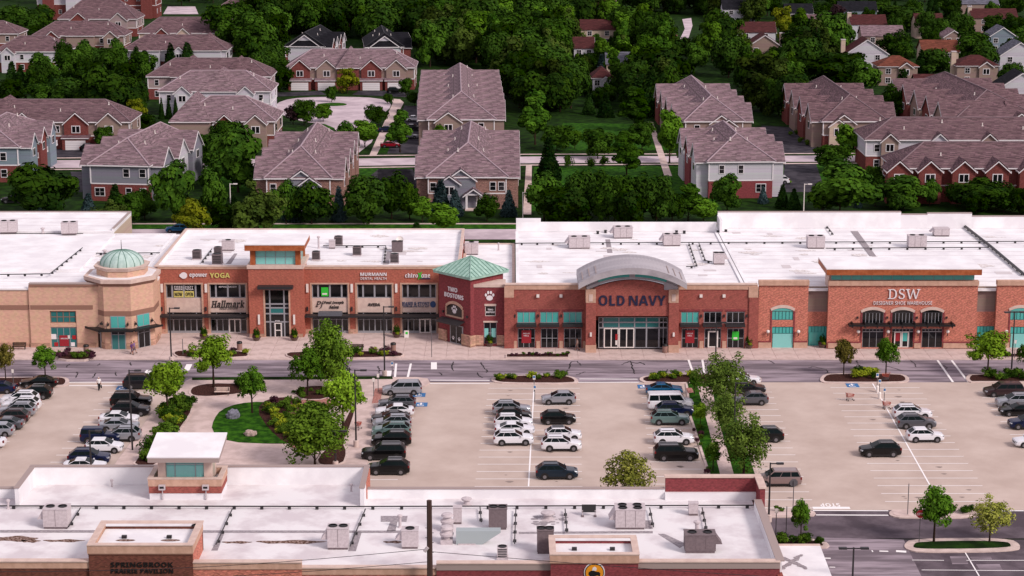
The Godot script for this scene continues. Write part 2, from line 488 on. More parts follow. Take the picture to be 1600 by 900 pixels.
func ground():
	var mb := MB.new()
	mb.slab(PackedVector2Array([Vector2(-900, 60), Vector2(900, 60), Vector2(900, -3600), Vector2(-900, -3600)]), -0.02, -0.02)
	struct("ground", mb, M("grass"))
	mb = MB.new()
	mb.slab(PackedVector2Array([Vector2(-160, -262), Vector2(160, -262), Vector2(160, -250.3), Vector2(-160, -250.3)]), 0.02, 0.02)
	var road := struct("ring_road", mb, M("asphalt"))
	mb = MB.new()
	mb.slab(PackedVector2Array([Vector2(-130, -250.3), Vector2(130, -250.3), Vector2(130, -199.9), Vector2(-130, -199.9)]), 0.03, 0.03)
	var lot := struct("parking_lot", mb, M("lot"))
	mb = MB.new()
	mb.slab(PackedVector2Array([Vector2(-130, -199.9), Vector2(130, -199.9), Vector2(130, -191.2), Vector2(-130, -191.2)]), 0.02, 0.02)
	var road2 := struct("access_road", mb, M("asphalt"))
	(road2.mesh as ArrayMesh).surface_set_material(0, M("asphalt_dimmed"))
	flat("service_lane", [1285, 840, 1412, 843, 1442, 905, 1500, 1100, 1200, 1100, 1270, 905], 0.034, "asphalt")
	flat("side_parking_lot", [1410, 843, 1800, 843, 1900, 1100, 1500, 1100, 1440, 905], 0.026, "asphalt_dimmed")
	# stall lines, each a part of the car park
	stalls(lot, 46.9 - 5.75, 46.9 + 5.75, -247.7, 2.65, 18)
	line("centre_line", lot, Vector3(skew(46.9, -250), 0.049, -250.1), Vector3(skew(46.9, -203), 0.049, -202.5), 0.17, M("paint"))
	stalls(lot, 2.9 - 5.9, 2.9 + 5.9, -247.4, 2.65, 19)
	line("centre_line", lot, Vector3(skew(2.9, -250), 0.049, -250.1), Vector3(skew(2.9, -203), 0.049, -202.5), 0.17, M("paint"))
	stalls(lot, -16.2, -11.6, -244.5, 2.65, 17)
	stalls(lot, 16.6, 22.3, -245.6, 2.65, 17)
	stalls(lot, 27.8, 33.4, -245.6, 2.65, 18)
	stalls(lot, 59.8, 65.8, -245.6, 2.65, 16)
	stalls(lot, -68.0, -58.4, -245.5, 2.65, 18)
	stalls(lot, -51.6, -45.2, -245.5, 2.65, 16)
	# bays for disabled drivers
	for q in [[655, 617], [658, 632], [1006, 604], [1332, 602], [192, 606]]:
		var c := G(q[0], q[1], 0.05)
		var m2 := MB.new()
		m2.slab(PackedVector2Array([Vector2(c.x - 0.8, c.z - 0.9), Vector2(c.x + 0.8, c.z - 0.9), Vector2(c.x + 0.8, c.z + 0.9), Vector2(c.x - 0.8, c.z + 0.9)]), 0.053, 0.053)
		var b := obj("accessible_bay_square", m2, M("paint_blue"), lot)
		var m3 := MB.new()
		for k in 14:
			var a0 := TAU * k / 18.0 + 0.6
			var a1 := TAU * (k + 1) / 18.0 + 0.6
			m3.quad(Vector3(c.x + cos(a0) * 0.5, 0.058, c.z + 0.2 + sin(a0) * 0.5), Vector3(c.x + cos(a0) * 0.36, 0.058, c.z + 0.2 + sin(a0) * 0.36), Vector3(c.x + cos(a1) * 0.36, 0.058, c.z + 0.2 + sin(a1) * 0.36), Vector3(c.x + cos(a1) * 0.5, 0.058, c.z + 0.2 + sin(a1) * 0.5))
		m3.slab(PackedVector2Array([Vector2(c.x - 0.12, c.z - 0.7), Vector2(c.x + 0.08, c.z - 0.7), Vector2(c.x + 0.08, c.z + 0.2), Vector2(c.x - 0.12, c.z + 0.2)]), 0.0575, 0.0575)
		obj("wheelchair_symbol", m3, M("paint"), b)
	# crossings and stop bars on the ring road
	for q in [[1075, 560, 1083, 583], [1097, 560, 1101, 583], [1465, 563, 1489, 597], [1487, 563, 1513, 597], [619, 568, 617, 590], [642, 568, 637, 590], [905, 592, 996, 592.5], [1010 - 110, 597.3, 998, 597.3], [672, 594, 765, 594.5], [672, 599.2, 765, 599.2], [108, 597.3, 192, 597.3], [108, 602.5, 195, 602.5]]:
		line("crossing_line", road, G(q[0], q[1], 0.05), G(q[2], q[3], 0.05), 0.3, M("paint"))
	for q in [[678, 566, 678, 577, 0.8], [607.5, 579, 606, 588, 0.8], [296, 569, 291, 579, 0.8], [234, 578, 229, 584, 0.9]]:
		line("stop_bar", road, G(q[0], q[1], 0.05), G(q[2], q[3], 0.05), q[4], M("paint"))
	line("stop_bar", lot, G(1270, 793.5, 0.05), G(1328, 793.5, 0.05), 0.7, M("paint"))
	var st := textm("STOP", Vector3.ZERO, Vector2(2.1, 1.1), M("paint"), lot, "Droid Sans", true, 0.0, "road_lettering")
	var kb := st.transform.basis
	st.transform.basis = Basis(Vector3.UP, PI) * Basis(Vector3.RIGHT, -PI / 2) * Basis.from_scale(Vector3(1, 1, 0.05)) * kb
	st.position = G(1297, 789.5, 0.047) + Vector3(0, 0, 0)
	var tc := (st.mesh as TextMesh).get_aabb()
	st.position = G(1297, 789, 0.047) - st.transform.basis * (tc.position + tc.size / 2)
	for q in [[1270, 797.5, 1388, 798.0], [1275, 804.5, 1388, 805.0], [1522, 798, 1600, 798]]:
		line("edge_line", road2, G(q[0], q[1], 0.05), G(q[2], q[3], 0.05), 0.28, M("paint"))
	var slot: Node = get_node("side_parking_lot")
	for q in [[1425, 875, 1475, 875.5], [1510, 875.5, 1640, 875.5], [1440, 890.5, 1600, 891.5], [1508, 863, 1530, 900]]:
		line("stall_line", slot, G(q[0], q[1], 0.05), G(q[2], q[3], 0.05), 0.13, M("paint"))
	for q in [[1484, 869, 1510, 869, 1513, 881, 1488, 881.5], [1515, 870, 1548, 870, 1551, 875, 1520, 875.4], [1525, 882, 1562, 881.5, 1567, 892, 1532, 892]]:
		var pt := MB.new()
		pt.slab(pxs(q, 0.034), 0.034, 0.034)
		obj("asphalt_patch", pt, M("asphalt"), slot)
	for q in [[1362, 861, 1364, 861, 0.5], [1374, 861, 1388, 861.4, 0.3], [1400, 861, 1416, 862, 0.55], [1289, 872, 1298, 872.3, 0.3], [1296, 886, 1305, 886.3, 0.2]]:
		line("lane_mark", get_node("service_lane"), G(q[0], q[1], 0.05), G(q[2], q[3], 0.05), q[4], M("paint"))
	# drips of oil where cars stand
	var ro := RandomNumberGenerator.new()
	ro.seed = 77
	for k in 70:
		var zz := -247.7 + 2.65 * (ro.randi() % 17) + 1.3
		var c := Vector3(skew([44.0, 50.0, 0.0, 6.0, -14.0, 19.5, -62.0, -48.5, 30.5][ro.randi() % 9] + ro.randf_range(-1, 1), zz), 0.036, zz + ro.randf_range(-0.3, 0.3))
		var mo := MB.new()
		var a := ro.randf_range(0.15, 0.45)
		for i in 9:
			var p0 := c + Vector3(cos(TAU * i / 9) * a * (1 + 0.4 * sin(i * 2.1)), 0, -sin(TAU * i / 9) * a * 0.8)
			var i1 := (i + 1) % 9
			mo.tri(c, p0, c + Vector3(cos(TAU * i1 / 9) * a * (1 + 0.4 * sin(i1 * 2.1)), 0, -sin(TAU * i1 / 9) * a * 0.8))
		obj("oil_stain", mo, mt("oil", Color(0.53, 0.47, 0.44), 0.7), lot)
	# sealed cracks in the asphalt
	var cracks := [[889, 576, 893, 565, 902, 564, 908, 571], [971, 570, 985, 564, 988, 572, 990, 580, 992, 584], [985, 565, 995, 568, 1001, 566, 1008, 570], [900, 586, 908, 583, 915, 581], [876, 583, 888, 578], [752, 566, 755, 573, 761, 578, 760, 582], [708, 565, 706, 572, 709, 579], [686, 582, 690, 584, 691, 586], [746, 582, 748, 587, 754, 590], [590, 572, 593, 578, 592, 583], [104, 574, 108, 569], [182, 587, 180, 581], [145, 590, 150, 583], [118, 590, 121, 584, 120, 581], [153, 571, 156, 568], [1200, 562, 1210, 568], [1263, 574, 1270, 573, 1292, 577], [1291, 578, 1295, 584], [1385, 572, 1400, 576, 1410, 579], [1422, 563, 1430, 569, 1431, 573], [1338, 563, 1340, 568], [1468, 575, 1475, 571, 1480, 575, 1474, 580], [540, 568, 542, 574, 549, 578], [60, 569, 66, 566], [205, 571, 203, 566], [1700, 570, 1705, 580], [1040, 586, 1043, 577]]
	for q in cracks:
		var m4 := MB.new()
		for i in range(0, q.size() - 2, 2):
			var a := G(q[i], q[i + 1], 0.038)
			var b2 := G(q[i + 2], q[i + 3], 0.038)
			var last := a
			for k in 5:
				var nx := a.lerp(b2, (k + 1) / 5.0) + Vector3(rng.randf_range(-0.12, 0.12), 0, rng.randf_range(-0.15, 0.15)) * (1.0 if k < 4 else 0.0)
				var dd := (nx - last).normalized()
				var ss := Vector3(-dd.z, 0, dd.x) * rng.randf_range(0.05, 0.1)
				m4.quad(last - ss, nx - ss, nx + ss, last + ss) if (nx - last).cross(ss).y > 0 else m4.quad(last + ss, nx + ss, nx - ss, last - ss)
				last = nx
		obj("sealed_crack", m4, M("crack"), road)
	for i in 1:
		var zz: float = [-256.2][i]
		line("sealed_seam", road, Vector3(-110, 0.034 + i * 0.001, zz), Vector3(110, 0.034 + i * 0.001, zz + 0.15), 0.06, M("crack"))
	# pavement before the shops: a raised bed with single slabs
	mb = MB.new()
	mb.box(Vector3(-160, -0.1, -300), Vector3(160, 0.1, -261.9))
	var pave := struct("pavement", mb, M("kerb"))
	mb = MB.new()
	mb.box(Vector3(-160, 0, -261.899), Vector3(160, 0.15, -261.6))
	struct("kerb", mb, M("kerb"))
	var rows := [[-264.2, -261.95], [-266.9, -264.2], [-269.8, -266.9], [-273.0, -269.8], [-276.4, -273.0], [-280.0, -276.4]]
	for j in rows.size():
		for i in 52:
			var x := -78.0 + i * 3.0
			if rows[j][0] < -269.9 and (x > -0.5 or x < -54.0): continue
			bxo("slab", M("walk"), pave, Vector3(x + 1.5, 0.1, (rows[j][0] + rows[j][1]) / 2), Vector3(2.96, 0.1, rows[j][1] - rows[j][0] - 0.04))
	# islands between road and car park
	raised("kerb_island", [-60, 590, 92, 588, 106, 590, 109, 596, 104, 602, 92, 603, -60, 608], 0.15, "kerb", "mulch", 0.5, 1)
	raised("kerb_island", [768, 590, 790, 586, 870, 585, 895, 588, 905, 594, 900, 599.5, 790, 599, 768, 596], 0.15, "kerb", "mulch", 0.5, 1)
	raised("kerb_island", [996, 592, 1010, 586, 1085, 583, 1180, 585, 1193, 593, 1180, 598, 1010, 599], 0.15, "kerb", "mulch", 0.5, 1)
	raised("kerb_island", [1280, 592, 1288, 584, 1310, 583, 1405, 583, 1420, 588, 1421, 596, 1400, 598, 1300, 598, 1284, 597], 0.15, "kerb", "mulch", 0.5, 1)
	raised("kerb_island", [1508, 590, 1516, 583, 1700, 583, 1700, 597, 1530, 597, 1513, 597], 0.15, "kerb", "mulch", 0.5, 1)
	raised("kerb_island", [1180, 796, 1262, 796, 1276, 800, 1270, 807, 1180, 808], 0.15, "kerb", "walk", 0.4, 1, "paving")
	raised("kerb_island", [1388, 800, 1398, 795, 1530, 795, 1530, 809, 1410, 809, 1392, 806], 0.15, "kerb", "walk", 0.4, 1, "paving")
	raised("kerb_island", [1412, 850, 1425, 841, 1575, 840, 1596, 851, 1590, 861, 1440, 863, 1415, 858], 0.15, "kerb", "grass", 0.9, 2, "lawn")
	raised("kerb_island", [1190, 838, 1280, 841, 1298, 851, 1290, 857, 1190, 853], 0.15, "kerb", "mulch", 0.6, 1)
	# the strip with a footpath between the two right-hand car parks
	raised("tree_strip", [1071, 598, 1118, 597, 1150, 640, 1200, 790, 1122, 790, 1077, 650], 0.15, "kerb", "lawn", 0.3, 0, "lawn")
	flat("footpath", [1090, 604, 1112, 604, 1121, 650, 1152, 760, 1130, 760, 1105, 660], 0.2, "walk")
	flat("paver_patch", [1072, 606, 1081, 606, 1084, 613, 1075, 614], 0.19, "paver_red")
	# plaza
	raised("plaza", [292, 594, 300, 591, 575, 589, 650, 589, 668, 591, 672, 598, 664, 603, 600, 603.5, 588, 640, 574, 725, 566, 800, 120, 800, 172, 735, 241, 640, 262, 618], 0.14, "walk")
	flat("grass_strip", [300, 589.5, 420, 588.6, 612, 587.6, 614, 592, 430, 593, 300, 593.6], 0.17, "grass")
	flat("lawn", [334, 655, 345, 640, 372, 630, 410, 627, 440, 632, 470, 640, 470, 690, 440, 694, 350, 690, 330, 672], 0.17, "lawn", self, 1)
	flat("flower_bed", [400, 640, 418, 622, 455, 620, 470, 630, 490, 650, 492, 690, 470, 697, 445, 692, 420, 670], 0.185, "mulch", self, 1)
	flat("paver_walk", [452, 700, 455, 680, 448, 650, 452, 628, 495, 622, 520, 622, 515, 636, 478, 640, 470, 660, 475, 700], 0.19, "paver_red", self, 1)
	flat("paver_patch", [586, 607, 598, 606, 594, 629, 581, 630], 0.17, "paver_red")
	raised("planting_bed", [293, 612, 300, 603, 330, 598, 375, 599, 388, 606, 380, 615, 330, 620, 300, 619], 0.2, "kerb", "mulch", 0.3, 1)
	raised("planting_bed", [455, 612, 475, 603, 510, 602, 520, 612, 512, 624, 470, 625], 0.2, "kerb", "mulch", 0.25, 1)
	raised("planting_bed", [552, 626, 560, 629, 552, 660, 538, 692, 545, 706, 538, 726, 498, 728, 492, 716, 520, 690, 540, 650], 0.2, "kerb", "mulch", 0.25, 1)
	raised("planting_bed", [262, 640, 282, 626, 300, 628, 303, 640, 290, 660, 262, 700, 250, 728, 205, 728, 215, 712, 240, 700, 226, 694, 232, 684, 250, 668], 0.2, "kerb", "mulch", 0.25, 1)
	# beds on the pavement
	for q in [[268, 551, 280, 547, 370, 547, 391, 553, 385, 558, 280, 559], [443, 554, 455, 549, 610, 548, 634, 552, 625, 558, 460, 560], [88, 553, 90, 549, 146, 549, 146, 562, 90, 562], [790, 553, 890, 552, 890, 558, 790, 558], [1545, 553, 1640, 552, 1640, 558, 1545, 558]]:
		raised("planting_bed", q, 0.3, "kerb", "mulch", 0.2, 1 if q.size() > 8 else 0)
	# behind the shops: the back road with its pavement, the streets of the estate
	flat("back_road", [-400, 374, 2000, 374, 2000, 358, -400, 358], 0.02, "road_pale")
	flat("footpath", [-400, 350.4, 2000, 350.4, 2000, 348.6, -400, 348.6], 0.03, "walk")
	flat("verge", [-400, 358, 2000, 358, 2000, 350.4, -400, 350.4], 0.01, "lawn")
	flat("street", [-400, 266, 560, 259, 830, 255, 1600, 251, 2000, 250, 2000, 241, 1600, 242, 830, 244.5, 560, 247.5, -400, 253], 0.03, "road_pale")
	for q in [[-400, 268.5, 560, 262.5, 830, 258.5, 1600, 254, 1600, 252.6, 830, 257, 560, 261, -400, 267], [-400, 251.4, 560, 243.8, 830, 241.6, 1600, 239.5, 1600, 238.3, 830, 240.3, 560, 242.5, -400, 250]]:
		flat("footpath", q, 0.035, "walk")
	flat("cul_de_sac", [432, 176, 425, 168, 440, 157, 470, 152, 540, 151, 590, 153, 612, 160, 608, 172, 580, 186, 575, 200, 590, 215, 550, 247, 500, 247, 530, 215, 520, 195, 470, 190], 0.025, "road_pale", self, 1)
	flat("roundabout_lawn", [492, 163, 510, 160.5, 535, 160.5, 544, 163, 535, 165.5, 505, 166], 0.03, "lawn", self, 1)
	flat("footpath", [577, 243, 588, 243, 631, 160, 625, 155, 610, 154, 614, 160], 0.04, "walk")
	flat("footpath", [817, 335, 830, 335, 831, 258, 822, 258], 0.04, "walk")
	flat("footpath", [1012, 190, 1020, 190, 1050, 275, 1038, 275], 0.04, "walk")
	for q in [[545, 300, 660, 300, 645, 264, 592, 264], [590, 264, 640, 264, 655, 300, 590, 300], [1222, 300, 1290, 300, 1275, 256, 1226, 256], [1195, 239, 1282, 239, 1250, 200, 1190, 196], [60, 246, 150, 246, 150, 233, 75, 233], [118, 300, 140, 300, 140, 268, 110, 268], [430, 151, 510, 148, 500, 142, 425, 145], [550, 148, 640, 152, 640, 142, 560, 142], [605, 240, 668, 240, 668, 165, 632, 165], [1395, 300, 1450, 300, 1440, 280, 1370, 280]]:
		flat("driveway", q, 0.018, "driveway")
	for q in [[858, 235, 1050, 235, 1015, 194, 880, 192], [820, 330, 1130, 330, 1080, 259, 835, 261], [585, 285, 672, 285, 668, 264, 592, 264], [560, 262.4, 700, 262.4, 700, 300, 560, 300], [585, 238, 675, 236, 660, 160, 635, 165], [1190, 262, 1228, 262, 1235, 290, 1200, 290], [1265, 256, 1340, 255, 1340, 300, 1290, 300], [300, 242, 400, 240, 400, 225, 300, 228], [320, 262, 420, 262, 420, 300, 320, 300], [10, 100, 120, 100, 110, 135, 20, 150], [500, 190, 530, 185, 525, 200, 505, 205]]:
		flat("lawn", q, 0.012, "lawn")
	# far street between the trees on the right
	flat("street", [1062, 62, 1075, 62, 1082, 40, 1080, 28, 1066, 30, 1070, 45], 0.03, "road_pale")
	flat("street", [255, 22, 310, 22, 305, 10, 262, 10], 0.03, "road_pale")

# ---------------------------------------------------------------- shops
# flat roof with parapets all round, back and side walls (metres, world)
func shell(t: Node3D, x0: float, x1: float, zf: float, zb: float, hr: float, hp: float, wm: String, cm: String, rm := "roof_white", front := true):
	var o := t.position
	bxo("roof", M(rm), t, Vector3((x0 + x1) / 2, hr - 0.15, (zf + zb) / 2) - o, Vector3(x1 - x0 - 0.02, 0.3, zf - zb - 0.02))
	bxo("back_wall", M(wm), t, Vector3((x0 + x1) / 2, (hr - 0.3) / 2, zb + 0.2) - o, Vector3(x1 - x0 - 0.9, hr - 0.32, 0.4))
	for s in [[x0 + 0.2, 1], [x1 - 0.2, -1]]:
		bxo("side_wall", M(wm), t, Vector3(s[0], (hr - 0.31) / 2, (zf + zb) / 2 - 0.3) - o, Vector3(0.4, hr - 0.31, zf - zb - 0.7))
	for k in int((zf - zb - 2.0) / 3.0):
		bxo("roof_seam", mt("seam_grey", Color(0.74, 0.71, 0.72), 0.8), t, Vector3((x0 + x1) / 2, hr + 0.008, zf - 1.5 - k * 3.0) - o, Vector3(x1 - x0 - 1.0, 0.02, 0.07))
	if hp - hr < 0.05: return
	var ph := hp - hr
	for s in [[x0 + 0.17, 1], [x1 - 0.17, -1]]:
		bxo("parapet", M(rm), t, Vector3(s[0], hr + ph / 2, (zf + zb) / 2) - o, Vector3(0.34, ph, zf - zb - 0.7))
		bxo("coping", M(cm), t, Vector3(s[0], hp + 0.04, (zf + zb) / 2) - o, Vector3(0.44, 0.08, zf - zb - 0.9))
	bxo("parapet", M(rm), t, Vector3((x0 + x1) / 2, hr + ph / 2, zb + 0.17) - o, Vector3(x1 - x0, ph, 0.34))
	bxo("coping", M(cm), t, Vector3((x0 + x1) / 2, hp + 0.05, zb + 0.17) - o, Vector3(x1 - x0 + 0.06, 0.1, 0.44))
	if front:
		bxo("parapet", M(rm), t, Vector3((x0 + x1) / 2, hr + ph / 2, zf - 0.55) - o, Vector3(x1 - x0, ph - 0.02, 0.2))
		bxo("coping", M(cm), t, Vector3((x0 + x1) / 2, hp + 0.06, zf - 0.33) - o, Vector3(x1 - x0 + 0.1, 0.12, 0.78))
# patches and water stains on a flat roof
func roof_marks(t: Node3D, x0: float, x1: float, z0: float, z1: float, h: float, n: int, seedn: int):
	var r := RandomNumberGenerator.new()
	r.seed = seedn
	for k in n:
		var c := Vector3(r.randf_range(x0, x1), h + 0.012 + k * 0.0006, r.randf_range(z0, z1)) - t.position
		if k % 3 == 0:
			bxo("roof_patch", mt("patch_pale", Color(0.78, 0.75, 0.755), 0.8), t, c, Vector3(0.8 + (k % 4) * 0.5, 0.012, 0.7 + (k % 5) * 0.35))
			continue
		var mb := MB.new()
		var a := r.randf_range(0.5, 1.7)
		var f := r.randf_range(0.3, 0.8)
		var q := r.randf() * 6.0
		for i in 14:
			var e := func(j: int) -> Vector3: return c + Vector3(cos(TAU * j / 14) * a * (1 + 0.3 * sin(j * 1.9 + q)), 0.007, -sin(TAU * j / 14) * a * f * (1 + 0.3 * cos(j * 2.7 + q)))
			mb.tri(c + Vector3(0, 0.007, 0), e.call(i), e.call((i + 1) % 14))
		obj("water_stain", mb, M("roof_stain"), t)
# polygon in x, y pushed back from z
func plate(called: String, m: Material, parent: Node, pts: Array, z: float, d: float) -> MeshInstance3D:
	var pv := PackedVector2Array(pts)
	if Geometry2D.is_polygon_clockwise(pv): pv.reverse()
	var mb := MB.new()
	var o := parent.position as Vector3 if parent.get_parent() == self else Vector3.ZERO
	var idx := Geometry2D.triangulate_polygon(pv)
	for i in range(0, idx.size(), 3):
		var a := pv[idx[i]]
		var b := pv[idx[i + 1]]
		var c := pv[idx[i + 2]]
		if (b - a).cross(c - a) < 0:
			var q := b
			b = c
			c = q
		mb.tri(Vector3(a.x, a.y, z) - o, Vector3(b.x, b.y, z) - o, Vector3(c.x, c.y, z) - o)
		mb.tri(Vector3(a.x, a.y, z - d) - o, Vector3(c.x, c.y, z - d) - o, Vector3(b.x, b.y, z - d) - o)
	for i in pv.size():
		var a := pv[i]
		var b := pv[(i + 1) % pv.size()]
		mb.quad(Vector3(a.x, a.y, z - d) - o, Vector3(b.x, b.y, z - d) - o, Vector3(b.x, b.y, z) - o, Vector3(a.x, a.y, z) - o)
	return obj(called, mb, m, parent)
func arc_pts(x0: float, x1: float, y: float, rise: float, k := 12) -> Array:   # from left to right
	var out := []
	var c := (x1 - x0) / 2
	var r := (c * c + rise * rise) / (2 * rise)
	for i in k + 1:
		var x := -c + 2 * c * i / k
		out.append(Vector2((x0 + x1) / 2 + x, y + rise - r + sqrt(maxf(0, r * r - x * x))))
	return out
func arch_band(x0: float, x1: float, y: float, rise: float, th: float, k := 12) -> Array:
	var lo := arc_pts(x0, x1, y, rise, k)
	var hi := arc_pts(x0 - th * 0.3, x1 + th * 0.3, y + th * 0.8, rise + th * 0.2, k)
	hi.reverse()
	return lo + hi
# an arched window: rows of bars below, curved head above
func arched(t: Node3D, x0: float, ytop: float, x1: float, ybot: float, z: float, nx: int, glass: String, trim: String, frame := "frame_grey"):
	var r := rect(x0, ytop, x1, ybot, z)
	var rise: float = (r[2] - r[0]) * 0.14
	var fr := window(t, [r[0], r[1], r[2], r[3] - rise], z - 0.12, nx, 1, M(glass), M(frame), 0.07)
	var ap := arc_pts(r[0], r[2], r[3] - rise, rise)
	var o := t.position
	var hd := plate("arched_head", M(glass), t, ap, z + 0.03, 0.05)
	plate("arch_trim", M(trim), t, arch_band(r[0] - 0.1, r[2] + 0.1, r[3] - rise, rise, 0.42), z + 0.12, 0.1)
	return fr
func bay(t: Node3D, x0: float, x1: float, z: float, y0: float, y1: float, door := -1):
	# tan surround, upper lights, pale panel, transom, shop window
	var r := rect(x0, y0, x1, y1, z)
	var o := t.position
	var zi := z - 0.3
	for s in [r[0] - 0.1, r[2] + 0.1]:
		bxo("surround", M("tan_trim"), t, Vector3(s, (r[1] + r[3]) / 2, z - 0.1) - o, Vector3(0.24, r[3] - r[1], 0.36))
	bxo("surround", M("tan_trim"), t, Vector3((r[0] + r[2]) / 2, r[3] + 0.1, z - 0.1) - o, Vector3(r[2] - r[0] + 0.44, 0.2, 0.37))
	var xa: float = r[0] + 0.03
	var xb: float = r[2] - 0.03
	var h: float = r[3] - r[1]
	var yy := [r[1], r[1] + h * 0.29, r[1] + h * 0.36, r[1] + h * 0.425, r[1] + h * 0.715, r[3]]
	# narrow, wide, wide, narrow lights
	var xs := [xa, xa + (xb - xa) * 0.17, xa + (xb - xa) * 0.5, xb - (xb - xa) * 0.17, xb]
	for k in 4:
		window(t, [xs[k], yy[4], xs[k + 1], yy[5] - 0.02], zi, 1, 1, M("glass"), M("frame_grey"), 0.12)
		if k == door:
			window(t, [xs[k], yy[0], xs[k + 1], yy[1]], zi, 2, 1, M("glass"), M("lamp_white"), 0.16).name = "door"
		else:
			window(t, [xs[k], yy[0] + 0.25, xs[k + 1], yy[1]], zi, 2 if k in [1, 2] else 1, 1, M("glass"), M("frame_grey"), 0.09)
			bxo("sill_panel", M("frame_grey"), t, Vector3((xs[k] + xs[k + 1]) / 2, yy[0] + 0.12, zi) - o, Vector3(xs[k + 1] - xs[k], 0.24, 0.1))
	for k in [0, 1, 3]:
		window(t, [xs[k], yy[2], xs[k + 1] if k != 1 else xs[3], yy[3]], zi, 1, 1, M("glass"), M("frame_grey"), 0.07)
	bxo("panel", M("stucco"), t, Vector3((xa + xb) / 2, (yy[3] + yy[4]) / 2, zi + 0.06) - o, Vector3(xb - xa, yy[4] - yy[3] - 0.01, 0.2))
func paw(t: Node3D, c: Vector3, s: float, m: Material, basis := Basis.IDENTITY):
	var mb := MB.new()
	for q in [[0, -0.15, 0.3, 0.24], [-0.33, 0.12, 0.1, 0.15], [-0.12, 0.34, 0.1, 0.16], [0.12, 0.34, 0.1, 0.16], [0.33, 0.12, 0.1, 0.15]]:
		var ps := []
		for k in 12: ps.append(c + basis * Vector3((q[0] + q[2] * cos(TAU * k / 12)) * s, (q[1] + q[3] * sin(TAU * k / 12)) * s, 0.0))
		mb.poly(ps)
	return obj("paw_emblem", mb, m, t)
func mall():
	var t: Node3D
	var r: Array
	# ---- plain block at the far left behind
	t = thing("warehouse_block", "white roofed block with a cream side wall behind the domed sandstone shop", "building", Vector3(-80, 0, -314))
	shell(t, -105, -62.5, -306.6, -321.5, 9.0, 9.3, "siding_cream", "coping", "roof_white", false)
	bxo("front_wall", M("roof_white"), t, Vector3(-83.75, 4.4, -306.8) - t.position, Vector3(42.5, 8.8, 0.36))
	# ---- sandstone shop with the dome
	t = thing("domed_shop", "sandstone corner shop with a round green dome over an octagonal entrance", "shop", Vector3(-62, 0, -268))
	var o := t.position
	shell(t, -92.0, -52.7, -268.2, -306.4, 8.5, 8.55, "block_beige", "roof_white", "roof_white", false)
	bxo("roof", M("roof_white"), t, Vector3(-51.35, 8.37, -288.6) - o, Vector3(2.7, 0.3, 35.5))
	bxo("side_wall", M("block_beige"), t, Vector3(-50.2, 4.1, -289) - o, Vector3(0.4, 8.2, 34.5))
	bxo("roof_step", M("roof_white"), t, Vector3(-76.9, 8.68, -292) - o, Vector3(29.8, 0.36, 26))
	var zf := -268.0
	var hole := rect(79, 486, 120, 545, zf)
	wall("front_wall", M("block_beige"), t, [W(47, 500, zf).x, 0.1, -55.5, W(100, 446, zf).y], [hole], zf, 0.6)
	bxo("front_wall", M("block_beige"), t, Vector3(-79, 4.15, -268.6) - o, Vector3(25.6, 8.1, 0.6))
	bxo("cornice", M("brown_band"), t, Vector3(-61.3, W(100, 445.5, zf).y, zf - 0.2) - o, Vector3(10.7, 0.28, 0.75))
	bxo("coping", M("coping"), t, Vector3(-61.3, W(100, 445.5, zf).y + 0.2, zf - 0.25) - o, Vector3(10.8, 0.12, 0.9))
	bxo("coping", M("coping"), t, Vector3(-79, 8.25, -268.6) - o, Vector3(25.5, 0.12, 0.8))
	pbx("band", M("brown_band"), t, 47.5, 477, 145, 483.5, zf + 0.06, 0.05)
	pbx("band", M("brown_band"), t, -20, 477, 47, 483.5, zf - 0.2, 0.09)
	pbx("plinth", M("stone_tan"), t, 48, 536, 78, 545.5, zf + 0.1, 0.09)
	pbx("plinth", M("stone_tan"), t, 121, 536, 150, 546, zf + 0.1, 0.09)
	pbx("plinth", M("stone_tan"), t, -20, 536, 46, 545.5, zf - 0.1, 0.19)
	pwin(t, 79, 486, 119, 504, zf - 0.25, 4, 2, M("teal_dark"), M("brown_band"), 0.09)
	pbx("panel", M("block_beige"), t, 79, 504.5, 120, 511, zf - 0.1, 0.3)
	pwin(t, 80, 511.5, 120, 545, zf - 0.25, 4, 2, M("teal_dark"), M("frame_grey"), 0.08)
	pbx("poster", M("red_poster"), t, 93, 524, 108, 541, zf - 0.16, 0.02)
	text("SPECIAL", 95, 528, 106, 530, zf - 0.145, M("white"), t, "Droid Sans", true, 0, "poster_lettering").scale.z = 0.1
	for q in [[84, 526, 4, "white"], [88, 538, 3, "red_sign"], [116, 527, 3, "red_sign"], [114, 538, 3, "white"]]:
		pbx("poster", M(q[3]), t, q[0] - q[2], q[1] - q[2], q[0] + q[2], q[1] + q[2], zf - 0.16, 0.02)
	# octagon
	var oc := Vector3(-54.4, 0, -271.6)
	var side := 3.75
	var ap := side * 1.2071
	var cr := side / (2 * sin(PI / 8))
	var htop := 9.35
	var ring := func(rad: float, y: float) -> Array:
		var out := []
		for k in 8:
			var a := PI / 8 + k * PI / 4
			out.append(oc - o + Vector3(cos(a) * rad, y, -sin(a) * rad))
		return out
	var prism := func(called: String, m: Material, rad0: float, rad1: float, y0: float, y1: float):
		var mb := MB.new()
		var a: Array = ring.call(rad0, y0)
		var b: Array = ring.call(rad1, y1)
		for k in 8: mb.quad(a[k], a[(k + 1) % 8], b[(k + 1) % 8], b[k])
		mb.poly(b)
		return obj(called, mb, m, t)
	prism.call("tower", M("block_beige"), cr, cr, 0.1, htop)
	prism.call("plinth", M("stone_tan"), cr + 0.12, cr + 0.12, 0.1, 1.0)
	prism.call("band", M("brown_band"), cr + 0.06, cr + 0.06, 4.85, 5.55)
	prism.call("cornice", M("brown_band"), cr + 0.15, cr + 0.5, htop - 0.25, htop + 0.15)
	prism.call("parapet", M("stucco"), cr + 0.5, cr + 0.52, htop + 0.15, htop + 0.65)
